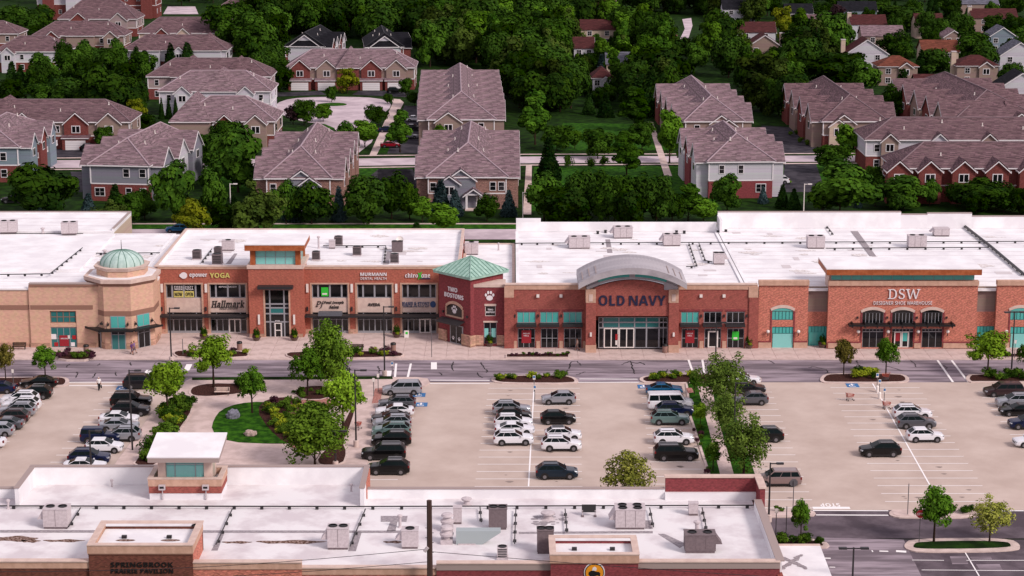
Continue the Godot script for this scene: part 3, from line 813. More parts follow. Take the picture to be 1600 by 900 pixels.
	prism.call("roof", M("roof_white"), cr - 0.1, cr - 0.1, htop + 0.65, htop + 0.66)
	prism.call("drum", M("block_beige"), 3.6, 3.6, htop + 0.66, htop + 1.5)
	prism.call("drum_cornice", M("stucco"), 3.75, 4.0, htop + 1.5, htop + 1.95)
	# dome: one copper sheet per segment and raised seams
	for k in 16:
		var mb := MB.new()
		var a0 := TAU * k / 16 + 0.008
		var a1 := TAU * (k + 1) / 16 - 0.008
		for j in 7:
			var p0 := PI / 2 * j / 7
			var p1 := PI / 2 * (j + 1) / 7
			var f := func(a: float, p: float) -> Vector3: return oc - o + Vector3(cos(a) * cos(p) * 3.05, htop + 1.95 + sin(p) * 1.95, -sin(a) * cos(p) * 3.05)
			var nn := func(a: float, p: float) -> Vector3: return Vector3(cos(a) * cos(p), sin(p) * 1.3, -sin(a) * cos(p)).normalized()
			mb.trin(f.call(a0, p0), f.call(a1, p0), f.call(a1, p1), nn.call(a0, p0), nn.call(a1, p0), nn.call(a1, p1))
			if j < 6: mb.trin(f.call(a0, p0), f.call(a1, p1), f.call(a0, p1), nn.call(a0, p0), nn.call(a1, p1), nn.call(a0, p1))
		obj("dome_sheet", mb, M("dome_copper"), t)
		mb = MB.new()
		for j in 7:
			var p0 := PI / 2 * j / 7
			var p1 := PI / 2 * (j + 1) / 7
			var f2 := func(p: float) -> Vector3: return oc - o + Vector3(cos(a0) * cos(p) * 3.05, htop + 1.95 + sin(p) * 1.95, -sin(a0) * cos(p) * 3.05)
			mb.tube(f2.call(p0), f2.call(p1), 0.05, 0.05, 4, false)
		obj("dome_seam", mb, mt("copper_seam", Color(0.30, 0.46, 0.40), 0.6), t)
	var mbf := MB.new()
	mbf.tube(oc - o + Vector3(0, htop + 3.8, 0), oc - o + Vector3(0, htop + 5.3, 0), 0.06, 0.03, 6)
	obj("finial", mbf, M("dark_metal"), t)
	roof_marks(t, -61, -53.5, -303, -280, 8.5, 9, 5)
	# windows and doors on the octagon's faces
	for k in 3:
		var ang: float = [0.0, PI / 4, -PI / 4][k]
		var wn := Node3D.new()
		wn.name = ["entrance_face", "window_face", "window_face"][k]
		t.add_child(wn, true)
		wn.position = oc - o + Vector3(sin(ang) * ap, 0, cos(ang) * ap)
		wn.rotation.y = ang
		if k < 2:
			bxo("window_frame", M("frame_grey"), wn, Vector3(0, 4.0, 0.04), Vector3(2.1, 1.75, 0.1))
			for i in 2: bxo("pane", M("teal"), wn, Vector3(-0.5 + i * 1.0, 4.0, 0.07), Vector3(0.9, 1.55, 0.08))
		bxo("window_frame" if k else "door_frame", M("frame_grey"), wn, Vector3(0, 1.55, 0.09), Vector3(2.0, 2.9, 0.14))
		for i in 2:
			bxo("pane", M("glass" if k else "teal_dark"), wn, Vector3(-0.47 + i * 0.94, 1.2, 0.13), Vector3(0.82, 2.0, 0.1))
			bxo("pane", M("glass"), wn, Vector3(-0.47 + i * 0.94, 2.6, 0.13), Vector3(0.82, 0.6, 0.1))
		for s in [-1.35, 1.35]: bxo("wall_lamp", M("dark_metal"), wn, Vector3(s, 3.7, 0.18), Vector3(0.22, 0.3, 0.3))
		# canopy over the pavement, each face a slatted frame
		bxo("canopy", M("black"), wn, Vector3(0, 3.02, 0.75), Vector3(4.3, 0.16, 1.3))
		bxo("canopy_edge", M("black"), wn, Vector3(0, 3.06, 1.38), Vector3(4.7, 0.3, 0.1))
		for s in [-1.4, 1.4]:
			var rod := bxo("canopy_rod", M("black"), wn, Vector3(s, 3.6, 0.7), Vector3(0.05, 0.05, 1.6))
			rod.rotation.x = 0.6
	# ---- brick two-storey row
	t = thing("brick_row", "two storey brick shop row with tall bays and a raised entrance tower", "shop", Vector3(-28, 0, -276))
	o = t.position
	zf = -276.0
	var hp := W(600, 417, zf).y
	shell(t, W(243, 470, zf).x, -7.4, zf, -303.8, hp - 0.55, hp, "brick_brown", "stucco")
	roof_marks(t, -47, -10, -301, -282, hp - 0.55, 22, 6)
	var bays := [[260, 316, 3], [328, 385, 2], [487.5, 544, -1], [558, 613, 3], [628, 682, 2]]
	var holes := []
	for b in bays: holes.append(rect(b[0], 444, b[1], 521, zf))
	wall("front_wall", M("brick_brown"), t, [W(247, 470, zf).x, 0.1, -7.6, hp - 0.01], holes, zf, 0.5)
	for b in bays: bay(t, b[0], b[1], zf, 444, 521, b[2] if b[2] != 3 else -1)
	for q in [[248, 259], [317, 327], [475, 486.5], [545.5, 556.5], [614.5, 626.5]]:
		pbx("plinth", M("stone_tan"), t, q[0], 514.5, q[1], 523, zf + 0.15, 0.14)
	pbx("cornice", M("tan_trim"), t, 246, 417.5, 690, 420.5, zf + 0.09, 0.08)
	for x in [252.5, 321.5, 480, 549.5, 619]:
		pbx("wall_lamp", M("lamp_white"), t, x - 1.8, 444, x + 1.8, 457, zf + 0.25, 0.24)
		pbx("sconce", M("dark_metal"), t, x - 1.3, 480, x + 1.3, 486, zf + 0.25, 0.24)
	for q in [[248, 388], [475, 690]]:
		pbx("canopy", M("dark_metal"), t, q[0], 493.5, q[1], 496.5, zf + 1.3, 1.3)
	pbx("awning", mt("awning", Color(0.33, 0.34, 0.37), 0.6), t, 497, 489, 534, 494, zf + 1.5, 1.2)
	# lettering on the brick and on the panels
	var zs := zf + 0.12
	text("epower", 296, 427.5, 323.5, 434.5, zs, M("white"), t, "Droid Sans", true)
	text("YOGA", 328, 426.5, 359, 434, zs, M("yellow"), t, "Droid Sans", true)
	var dp := []
	r = rect(281, 425.5, 293, 435.5, zs)
	for k in 20:
		var a := TAU * k / 20
		var rr := 1.0 if cos(a - PI) < 0.9 else 1.25
		dp.append(Vector2((r[0] + r[2]) / 2 + cos(a) * rr * (r[2] - r[0]) * 0.45, (r[1] + r[3]) / 2 + sin(a) * (r[3] - r[1]) * 0.5))
	plate("drop_emblem", M("white"), t, dp, zs + 0.04, 0.1)
	text("MURMANN", 563, 426, 604, 431, zs, M("white"), t, "Droid Sans", true)
	text("DENTAL HEALTH", 563.5, 433.2, 604, 437, zs, M("white"), t, "Droid Sans")
	text("chiro", 633, 427, 653, 433.5, zs, M("white"), t, "Droid Serif", true)
	text("one", 658.5, 428.5, 672, 433.8, zs, M("white"), t, "Droid Serif", true)
	text("WELLNESS", 657, 434.4, 672.5, 436, zs, M("blue_sign"), t, "Droid Sans", true)
	r = rect(653, 424, 659.5, 436.5, zs)
	var gx: float = r[0]
	var gy: float = r[1]
	var gw: float = r[2] - r[0]
	var gh: float = r[3] - r[1]
	plate("figure_emblem", M("green_poster"), t, [Vector2(gx, gy), Vector2(gx + gw * 0.2, gy), Vector2(gx + gw * 0.5, gy + gh * 0.4), Vector2(gx + gw * 0.75, gy + gh * 0.1), Vector2(gx + gw * 0.9, gy + gh * 0.2), Vector2(gx + gw * 0.65, gy + gh * 0.55), Vector2(gx + gw, gy + gh * 0.9), Vector2(gx + gw * 0.85, gy + gh * 0.95), Vector2(gx + gw * 0.5, gy + gh * 0.7), Vector2(gx + gw * 0.1, gy + gh * 0.85), Vector2(gx + gw * 0.05, gy + gh * 0.7), Vector2(gx + gw * 0.35, gy + gh * 0.5)], zs + 0.06, 0.1)
	var zp := zf - 0.08
	text("Hallmark", 331, 469.5, 382, 480.5, zp, M("black"), t, "Droid Serif", true, 0.2)
	text("GOLD CROWN", 343.5, 481, 371, 483.2, zp, mt("grey_letter", Color(0.5, 0.46, 0.44), 0.6), t)
	text("Pj", 494, 470, 504, 482, zp, M("black"), t, "Droid Serif", false, 0.35)
	text("Paul Joseph", 506, 470.5, 537.5, 475.5, zp, M("black"), t, "Droid Serif", true, 0.3)
	text("Salon", 515, 477, 530, 482, zp, M("black"), t, "Droid Serif", true, 0.3)
	text("AVEDA", 575, 473.7, 594, 478.3, zp, M("black"), t, "Droid Sans", true)
	text("HAND & STONE", 628.5, 472, 671, 477.5, zp, M("blue_sign"), t, "Droid Serif", true)
	text("MASSAGE AND FACIAL SPA", 630, 478.3, 670, 480, zp, M("blue_sign"), t)
	r = rect(672, 470.5, 681, 480.5, zp)
	var cp := []
	for k in 20: cp.append(Vector2((r[0] + r[2]) / 2 + cos(TAU * k / 20) * (r[2] - r[0]) / 2, (r[1] + r[3]) / 2 + sin(TAU * k / 20) * (r[3] - r[1]) / 2))
	plate("round_emblem", M("blue_sign"), t, cp, zp + 0.05, 0.1)
	var zg := zf - 0.2
	for q in [[271.5, 455, 286.5, 464.5, "NOW"], [288.5, 455, 303, 464.5, "OPEN"]]:
		pbx("poster", M("yellow"), t, q[0], q[1], q[2], q[3], zg + 0.03, 0.03)
		text(q[4], q[0] + 1.5, q[1] + 1.8, q[2] - 1.5, q[3] - 1.8, zg + 0.02, M("black"), t, "Droid Sans", true, 0, "poster_lettering")
	for q in [[272.5, 447, 285.5, 449.5, "FREE"], [272.5, 450.5, 285.5, 453.2, "WEEK"], [289.5, 447, 302, 449.5, "HOT"], [289.5, 450.5, 302, 453.2, "YOGA"], [342, 447, 354, 449, "KEEPSAKE"], [357, 447, 370, 449, "GALLERY"]]:
		text(q[4], q[0], q[1], q[2], q[3], zg, M("white"), t, "Droid Sans", false, 0, "poster_lettering")
	pbx("poster", M("green_poster"), t, 502, 449, 513, 463, zg + 0.03, 0.03)
	pbx("poster", M("lamp_white"), t, 503.5, 458, 511, 460.5, zg + 0.04, 0.03)
	# entrance tower
	zf = -273.8
	hole = rect(413, 453, 452.5, 528.5, zf)
	var tx0 := W(389, 470, zf).x
	var tx1 := W(474, 470, zf).x
	var tcy := W(430, 420, zf).y
	wall("tower_wall", M("brick_brown"), t, [tx0, 0.1, tx1, tcy], [hole], zf, 0.6)
	for s in [tx0 + 0.2, tx1 - 0.2]: bxo("tower_side", M("brick_brown"), t, Vector3(s, tcy / 2, zf - 3.0) - o, Vector3(0.4, tcy - 0.02, 4.78))
	bxo("cornice", M("stucco"), t, Vector3((tx0 + tx1) / 2, tcy + 0.25, zf - 3.8) - o, Vector3(tx1 - tx0 + 0.3, 0.5, 7.9))
	var cy0 := tcy + 0.5
	var cy1 := W(430, 391, zf).y
	for s in [tx0 + 0.65, tx1 - 0.65]: bxo("corner_post", M("orange_metal"), t, Vector3(s, (cy0 + cy1) / 2, zf - 0.55) - o, Vector3(0.7, cy1 - cy0, 0.7))
	for s in [tx0 + 0.65, tx1 - 0.65]: bxo("corner_post", M("orange_metal"), t, Vector3(s, (cy0 + cy1) / 2, zf - 6.5) - o, Vector3(0.7, cy1 - cy0, 0.7))
	window(t, [tx0 + 1.02, cy0, tx1 - 1.02, cy1], zf - 0.6, 4, 2, M("teal_pale"), M("frame_grey"), 0.07)
	for s in [tx0 + 0.6, tx1 - 0.6]:
		var wn2 := Node3D.new()
		wn2.name = "side_window"
		t.add_child(wn2, true)
		wn2.position = Vector3(s, (cy0 + cy1) / 2, zf - 3.5) - o
		for k in 3: bxo("pane", M("teal_pale"), wn2, Vector3(0, 0, -1.75 + k * 1.75), Vector3(0.06, cy1 - cy0 - 0.02, 1.65))
		for k in 4: bxo("mullion", M("frame_grey"), wn2, Vector3(0, 0, -2.6 + k * 1.75), Vector3(0.1, cy1 - cy0 - 0.01, 0.08))
	bxo("back_panel", M("stucco"), t, Vector3((tx0 + tx1) / 2, (cy0 + cy1) / 2, zf - 6.6) - o, Vector3(tx1 - tx0 - 2.05, cy1 - cy0, 0.3))
	bxo("roof_fascia", M("orange_metal"), t, Vector3((tx0 + tx1) / 2, cy1 + 0.42, zf - 3.4) - o, Vector3(tx1 - tx0 + 0.7, 0.8, 7.9))
	bxo("roof", M("roof_white"), t, Vector3((tx0 + tx1) / 2, cy1 + 0.88, zf - 3.4) - o, Vector3(tx1 - tx0 + 0.8, 0.12, 8.0))
	var gz := zf - 0.35
	r = hole
	for q in [[0.0, 0.32, 0.22], [0.22, 0.32, 0.78], [0.78, 0.32, 1.0]]: pass
	var gx0: float = r[0]
	var gww: float = r[2] - r[0]
	var ghh: float = r[3] - r[1]
	for cxx in [[0.0, 0.22], [0.22, 0.78], [0.78, 1.0]]:
		for ry in [[0.33, 0.5, "glass"], [0.5, 0.62, "teal_dark"], [0.62, 0.7, "glass"], [0.7, 1.0, "glass"]]:
			window(t, [gx0 + gww * cxx[0], r[1] + ghh * ry[0], gx0 + gww * cxx[1], r[1] + ghh * ry[1]], gz, 1, 1, M(ry[2] if cxx[0] > 0.1 and cxx[0] < 0.5 else "glass"), M("frame_grey"), 0.1)
		if cxx[0] != 0.22: window(t, [gx0 + gww * cxx[0], r[1], gx0 + gww * cxx[1], r[1] + ghh * 0.33], gz, 1, 1, M("glass"), M("frame_grey"), 0.1)
	window(t, [gx0 + gww * 0.22, r[1], gx0 + gww * 0.39, r[1] + ghh * 0.33], gz, 1, 1, M("glass"), M("frame_grey"), 0.1)
	window(t, [gx0 + gww * 0.39, r[1], gx0 + gww * 0.66, r[1] + ghh * 0.31], gz + 0.02, 1, 2, M("glass"), M("lamp_white"), 0.13).name = "door"
	window(t, [gx0 + gww * 0.66, r[1], gx0 + gww * 0.78, r[1] + ghh * 0.33], gz, 1, 1, M("glass"), M("frame_grey"), 0.1)
	text("3124", 430, 500.5, 437, 502.5, gz + 0.1, M("white"), t, "Droid Sans", true)
	pbx("canopy", M("dark_metal"), t, 402, 448, 457, 452.5, zf + 1.2, 1.2)
	for x in [404.5, 459.5]: pbx("wall_lamp", M("lamp_white"), t, x - 1.5, 492, x + 1.5, 507, zf + 0.22, 0.21)
	for q in [[390, 412.5], [453, 473.5]]: pbx("plinth", M("stone_tan"), t, q[0], 522, q[1], 530, zf + 0.15, 0.14)
	for q in [[412, 414.5], [451.5, 454]]: pbx("surround", M("tan_trim"), t, q[0], 453, q[1], 528, zf + 0.05, 0.3)
	# ---- corner tower with the green pyramid roof
	t = thing("corner_shop", "dark red brick corner shop with a green pyramid roof and paw emblems", "shop", Vector3(-5.7, 0, -272))
	o = t.position
	shell(t, -7.3, 0.4, -270.4, -303.5, 7.4, 7.6, "brick_wine", "stucco", "roof_white", false)
	var tc := Vector3(-5.75, 0, -272.6)
	var hd := 4.5
	var he := W(735, 437, tc.z + 5.2).y
	var body := Node3D.new()
	body.name = "tower"
	t.add_child(body)
	body.position = tc - o
	body.rotation.y = PI / 4
	var hs := hd / sqrt(2.0)
	# the face that looks to the left is local -x
	var mb2 := MB.new()
	mb2.box(Vector3(-hs, 0.1, -hs), Vector3(hs, he - 0.1, hs))
	obj("wall", mb2, M("brick_wine"), body)
	for s in [[-1.5 - 0.85, 1.6], [1.5 + 0.85, 1.6]]:
		bxo("plinth", M("stone_tan"), body, Vector3(-hs - 0.08, 0.95, s[0]), Vector3(0.3, 1.7, s[1]))
	bxo("plinth", M("stone_tan"), body, Vector3(-0.1, 0.93, hs + 0.06), Vector3(2 * hs + 0.3, 1.66, 0.3))
	var fl := Node3D.new()
	fl.name = "entrance_face"
	body.add_child(fl)
	fl.position = Vector3(-hs, 0, 0)
	fl.rotation.y = -PI / 2
	textm("TWO", Vector3(-0.35, he - 2.1, 0.05), Vector2(1.9, 0.62), M("white"), fl, "Droid Sans", true)
	textm("BOSTONS", Vector3(-0.1, he - 3.0, 0.05), Vector2(3.8, 0.65), M("white"), fl, "Droid Sans", true)
	plate("arched_head", M("glass"), fl, [Vector2(-1.5, 4.1)] + arc_pts(-1.5, 1.5, 5.2, 0.55) + [Vector2(1.5, 4.1)], 0.06, 0.05)
	plate("arch_trim", M("tan_trim"), fl, arch_band(-1.6, 1.6, 5.2, 0.6, 0.4), 0.15, 0.13)
	for s in [-1.68, 1.68]: bxo("surround", M("tan_trim"), fl, Vector3(s, 4.6, 0.06), Vector3(0.2, 1.3, 0.14))
	bxo("sill", M("tan_trim"), fl, Vector3(0, 3.98, 0.08), Vector3(3.4, 0.2, 0.16))
	paw(fl, Vector3(0, 4.95, 0.075), 1.3, M("white"))
	bxo("awning", M("dark_metal"), fl, Vector3(-0.2, 3.4, 0.8), Vector3(4.6, 0.14, 1.5)).rotation.x = 0.25
	bxo("door_frame", M("frame_grey"), fl, Vector3(0.4, 1.5, 0.05), Vector3(2.6, 2.7, 0.1))
	for s in [-0.2, 1.0]:
		bxo("pane", M("glass"), fl, Vector3(s, 1.5, 0.08), Vector3(1.05, 2.4, 0.08))
		paw(fl, Vector3(s, 0.9, 0.13), 0.6, M("white"))
	bxo("wall_lamp", M("dark_metal"), fl, Vector3(-2.2, 4.4, 0.15), Vector3(0.2, 0.3, 0.28))
	bxo("wall_lamp", M("dark_metal"), fl, Vector3(2.6, 4.4, 0.15), Vector3(0.2, 0.3, 0.28))
	# pyramid: four metal sheets with standing seams, fascia
	var eh := 5.3 / sqrt(2.0)
	bxo("fascia", M("copper"), body, Vector3(0, he + 0.08, 0), Vector3(eh * 2, 0.34, eh * 2))
	for k in 4:
		var face := Node3D.new()
		face.name = "roof_sheet"
		body.add_child(face, true)
		face.rotation.y = k * PI / 2
		var m5 := MB.new()
		m5.tri(Vector3(-eh - 0.05, he + 0.26, eh + 0.05), Vector3(eh + 0.05, he + 0.26, eh + 0.05), Vector3(0, he + 2.25, 0))
		obj("sheet", m5, M("copper"), face)
		for i in 11:
			var x := -eh + eh * 2 * (i + 0.5) / 11
			var f := 1.0 - absf(x) / eh
			var m6 := MB.new()
			m6.tube(Vector3(x, he + 0.29, eh + 0.03), Vector3(x, he + 0.29 + 1.99 * f, (eh + 0.03) * (1 - f)), 0.045, 0.045, 4)
			obj("seam", m6, M("copper_seam"), face)
		var m7 := MB.new()
		m7.tube(Vector3(eh + 0.04, he + 0.29, eh + 0.04), Vector3(0, he + 2.29, 0), 0.07, 0.07, 5)
		obj("hip_seam", m7, M("copper"), face)
	# front block beside the tower
	zf = -268.6
	hole = rect(756, 503.5, 776, 537, zf)
	var hole2 := rect(758, 478, 774.5, 494, zf)
	wall("front_wall", M("brick_wine"), t, [W(741, 490, zf).x, 0.1, W(789, 490, zf).x, W(760, 449, zf).y], [hole, hole2], zf, 3.2)
	pbx("coping", M("stucco"), t, 740, 444.5, 790, 449, zf + 0.1, 3.4)
	window(t, hole, zf - 0.15, 2, 2, M("glass"), M("frame_grey"), 0.07)
	window(t, hole2, zf - 0.15, 1, 1, M("glass"), M("lamp_white"), 0.07)
	text("TWO", 762, 482.5, 770.5, 485, zf - 0.08, M("white"), t, "Droid Sans", true)
	text("BOSTONS", 759.5, 486.5, 773, 489, zf - 0.08, M("white"), t, "Droid Sans", true)
	for q in [[757, 475, 775.5, 478], [755, 501.5, 777.5, 504]]: pbx("lintel", M("stucco"), t, q[0], q[1], q[2], q[3], zf + 0.06, 0.2)
	for q in [[757, 513, 763, 527], [768, 513, 774.5, 527]]: pbx("poster", M("teal_pale"), t, q[0], q[1], q[2], q[3], zf - 0.09, 0.02)
	for q in [[741, 755.5], [776.5, 789]]: pbx("plinth", M("stone_tan"), t, q[0], 524, q[1], 540, zf + 0.13, 0.12)
	paw(t, W(765, 463, zf + 0.08) - o, 1.55, M("white"))
	# ---- store with the arched canopy
	t = thing("arched_canopy_store", "long brick store with a pale curved canopy over its glazed entrance", "shop", Vector3(16, 0, -268))
	o = t.position
	zf = -267.6
	var top := W(850, 446, zf).y
	shell(t, 0.6, 32.4, zf, -309.6, 8.3, 8.4, "brick_red", "roof_white", "roof_white", false)
	bxo("parapet", M("roof_white"), t, Vector3(16.5, 9.2, -309.4) - o, Vector3(31.7, 1.4, 0.4))
	bxo("parapet", M("roof_white"), t, Vector3(2.6, 10.2, -309.4) - o, Vector3(3.9, 0.6, 0.4))
	var wins := [[808, 837], [844, 873], [880, 909.5], [1064, 1092], [1099.5, 1127.5], [1135, 1163.5]]
	holes = []
	for w in wins:
		holes.append(rect(w[0], 487, w[1], 504.5, zf))
		holes.append(rect(w[0] + 1, 513, w[1] - 1, 543.5, zf))
	wall("front_wall", M("brick_red"), t, [W(789.5, 490, zf).x, 0.1, W(920, 490, zf).x, top - 0.5], holes.slice(0, 6), zf, 0.5)
	wall("front_wall", M("brick_red"), t, [W(1056, 490, zf).x, 0.1, W(1184, 490, zf).x, top - 0.5], holes.slice(6), zf, 0.5)
	for q in [[789, 920], [1056, 1184]]: 
		pbx("cornice", M("tan_trim"), t, q[0], 445, q[1], 452.5, zf + 0.12, 0.7)
		pbx("coping", M("stucco"), t, q[0], 444, q[1], 445.5, zf + 0.2, 0.9)
	for i in 6:
		var w: Array = wins[i]
		pwin(t, w[0], 487, w[1], 504.5, zf - 0.15, 3, 1, M("teal" if i < 4 else "glass"), M("frame_grey"), 0.1)
		pwin(t, w[0] + 1, 513, w[1] - 1, 543.5, zf - 0.15, 3, 2, M("glass"), M("frame_grey"), 0.08)
		pbx("awning", M("dark_metal"), t, w[0] - 1, 507, w[1] + 1, 511.5, zf + 1.0, 1.0)
		pbx("lintel", M("brick_wine"), t, w[0] - 2, 483.5, w[1] + 2, 486.5, zf + 0.05, 0.04)
		if i in [0, 3]:
			pbx("poster", M("red_poster"), t, w[0] + 7, 516, w[1] - 7, 536, zf - 0.08, 0.02)
			text("HELLO", w[0] + 9.5, 520, w[1] - 9.5, 522, zf - 0.07, M("white"), t, "Droid Sans", true, 0, "poster_lettering").scale.z = 0.1
			text("FALL", w[0] + 10.5, 523.5, w[1] - 10.5, 525.5, zf - 0.07, M("white"), t, "Droid Sans", true, 0, "poster_lettering").scale.z = 0.1
		if i == 5: pbx("poster", M("green_poster"), t, 1144, 518, 1154.5, 531.5, zf - 0.08, 0.02)
		if i == 5: pbx("poster", M("lamp_white"), t, 1146, 527, 1152, 530, zf - 0.065, 0.02)
		if i == 4: pwin(t, 1106, 517, 1122, 543, zf - 0.05, 1, 1, M("glass"), M("lamp_white"), 0.18).name = "door"
	for w in [[798, 807.5], [838, 843.5], [874, 879.5], [910.5, 916], [1058, 1063.5], [1093, 1099], [1128.5, 1134.5], [1164.5, 1183]]:
		pbx("plinth", M("tan_trim"), t, w[0], 533, w[1], 545, zf + 0.1, 0.09)
	for x in [840.5, 876.5, 1095.5, 1131.5]:
		pbx("square_lamp", M("lamp_white"), t, x - 2.2, 460.5, x + 2.2, 465, zf + 0.3, 0.3)
	for x in [804.5, 841, 877, 1095.8, 1131.8, 1167]: pbx("sconce", M("dark_metal"), t, x - 1.2, 492, x + 1.2, 496, zf + 0.25, 0.24)
	for q in [[788, 803], [1170, 1185]]: pbx("pier_cap", M("tan_trim"), t, q[0], 448, q[1], 465, zf + 0.2, 0.19)
	for q in [[788, 803], [1170, 1185]]: pbx("pier", M("brick_red"), t, q[0], 465.1, q[1], 545, zf + 0.19, 0.18)
	roof_marks(t, 3, 30, -306, -275, 8.3, 26, 7)
	# portal
	var zp2 := -265.2
	for q in [[915.5, 931], [1045, 1060.5]]:
		pbx("pillar", M("brick_red"), t, q[0], 473, q[1], 541, zp2, 2.6)
		pbx("pillar_cap", M("tan_trim"), t, q[0], 452.5, q[1], 473.2, zp2 + 0.04, 2.6)
		pbx("pillar_inlay", M("stucco"), t, (q[0] + q[1]) / 2 - 3, 460, (q[0] + q[1]) / 2 + 3, 471, zp2 + 0.09, 0.06)
		pbx("plinth", M("tan_trim"), t, q[0] - 0.5, 539.5, q[1] + 0.5, 552, zp2 + 0.1, 2.7)
		pbx("wall_lamp", M("lamp_white"), t, (q[0] + q[1]) / 2 - 1.5, 520, (q[0] + q[1]) / 2 + 1.5, 526, zp2 + 0.25, 0.24)
	var ax0 := W(929, 480, zp2).x
	var ax1 := W(1047, 480, zp2).x
	var yb := W(988, 494.5, zp2).y
	var ysp := W(988, 450.5, zp2).y
	var ycr := W(988, 438.5, zp2).y
	plate("arch_wall", M("brick_red"), t, [Vector2(ax0, yb)] + arc_pts(ax0, ax1, ysp, ycr - ysp, 20) + [Vector2(ax1, yb)], zp2 - 0.3, 0.6)
	plate("arch_trim", M("canopy_grey"), t, arch_band(W(917, 450, zp2).x, W(1059, 450, zp2).x, W(988, 451, zp2).y, W(988, 436, zp2).y - W(988, 451, zp2).y, 0.3, 24), zp2 + 0.05, 0.9)
	plate("clerestory", M("teal"), t, arch_band(W(936, 450, zp2).x, W(1040, 450, zp2).x, W(988, 443, zp2).y, W(988, 434.5, zp2).y - W(988, 443, zp2).y, 0.75, 24), zp2 + 0.02, 0.3)
	pbx("clerestory_post", M("canopy_grey"), t, 983.5, 424, 992.5, 436, zp2 + 0.06, 0.2)
	for q in [[917, 938], [1038, 1059]]:
		var ra := rect(q[0], 434, q[1], 450, zp2)
		var inner: float = 1.0 if q[0] < 988 else -1.0
		plate("end_panel", M("canopy_grey"), t, [Vector2(ra[0], ra[1] - 0.3), Vector2(ra[2], ra[1] + (0.5 if inner > 0 else -0.3)), Vector2(ra[2], ra[3] if inner > 0 else ra[3] - 0.9), Vector2(ra[0], ra[3] - (0.9 if inner > 0 else 0.0))], zp2 - 0.1, 0.3)
	# curved canopy roof
	var rx0 := W(904, 445, -263.6).x
	var rx1 := W(1073.5, 445, -263.6).x
	var ry := W(988, 446, -263.6).y
	var rc := W(988, 418.5, -263.6).y
	var lo := arc_pts(rx0, rx1, ry - 0.55, rc - ry - 0.35, 28)
	var hi := arc_pts(rx0, rx1, ry + 0.25, rc - ry - 0.25, 28)
	hi.reverse()
	plate("curved_canopy", M("canopy_grey"), t, lo + hi, -263.6, 9.0)
	for k in 6:
		var bx: float = [rx0 + 0.6, rx0 + 1.5, rx0 + 2.4, rx1 - 2.4, rx1 - 1.5, rx1 - 0.6][k]
		var c := (rx1 - rx0) / 2
		var q1 := absf(bx - (rx0 + rx1) / 2)
		var rise := rc - ry - 0.25
		var rad := (c * c + rise * rise) / (2 * rise)
		bxo("canopy_seam", M("coping"), t, Vector3(bx, ry + 0.25 + rise - rad + sqrt(rad * rad - q1 * q1) + 0.04, -266.8) - o, Vector3(0.1, 0.1, 4.6))
	# entrance glazing, set back
	var ze := -266.9
	bxo("entrance_wall", M("brick_red"), t, Vector3((ax0 + ax1) / 2, 5.9, ze - 0.6) - o, Vector3(ax1 - ax0 - 0.05, 3.4, 0.3))
	for row in [[495.5, 503.5, "teal_dark"], [503.5, 512, "teal_dark"]]:
		for k in 5:
			var xs := [935, 942, 967, 991.5, 1010, 1030]
			pwin(t, xs[k], row[0], xs[k + 1], row[1], ze, 1, 1, M(row[2] if k else "glass"), M("frame_grey"), 0.09)
		pwin(t, 1030, row[0], 1043, row[1], ze, 2, 1, M("glass"), M("frame_grey"), 0.09)
	for q in [[935, 943.5, 1], [991.5, 1010, 1], [1010, 1029.5, 1], [1029.5, 1043, 2]]: pwin(t, q[0], 512, q[1], 543.5, ze, q[2], 1, M("glass"), M("frame_grey"), 0.1)
	for q in [[943.5, 966.5], [967, 991]]:
		pwin(t, q[0], 512.5, q[1], 543.5, ze + 0.06, 2, 1, M("glass"), M("lamp_white"), 0.14).name = "door"
	pbx("poster", M("red_sign"), t, 961.5, 522, 965.5, 531, ze + 0.12, 0.02)
	pbx("poster", M("lamp_white"), t, 961.5, 532, 965.5, 539, ze + 0.12, 0.02)
	text("OLD", 935.5, 461.5, 976, 477.5, zp2 - 0.24, M("navy"), t, "Droid Sans", true)
	text("NAVY", 983, 461.7, 1040, 477.3, zp2 - 0.24, M("navy"), t, "Droid Sans", true)
	# ---- store with the orange eaves
	t = thing("orange_eaves_store", "tall orange brick store with wide copper coloured eaves and three arched windows", "shop", Vector3(55, 0, -268))
	o = t.position
	zf = -267.8
	shell(t, 32.6, 90.0, zf - 0.6, -312.5, 8.38, 8.44, "brick_orange", "roof_white", "roof_white", false)
	for q in [[32.8, 62.0, 2.6], [62.0, 66.2, 2.2], [66.2, 73.3, 2.4], [73.3, 92, 1.9]]:
		bxo("parapet", M("roof_white"), t, Vector3((q[0] + q[1]) / 2, 8.4 + q[2] / 2, -312.2) - o, Vector3(q[1] - q[0], q[2], 0.5))
		bxo("coping", M("coping"), t, Vector3((q[0] + q[1]) / 2, 8.45 + q[2], -312.2) - o, Vector3(q[1] - q[0], 0.1, 0.6))
	bxo("parapet", M("roof_white"), t, Vector3(32.9, 9.5, -309.8) - o, Vector3(0.4, 2.1, 4.4))
	roof_marks(t, 35, 80, -309, -278, 8.38, 34, 8)
	var segs := [[1185, 1262, zf, 442], [1261.5, 1294.5, zf - 1.2, 448.5], [1293.5, 1526, zf + 0.5, 439], [1525.5, 1556.5, zf - 1.2, 448.5], [1556, 1660, zf, 442]]
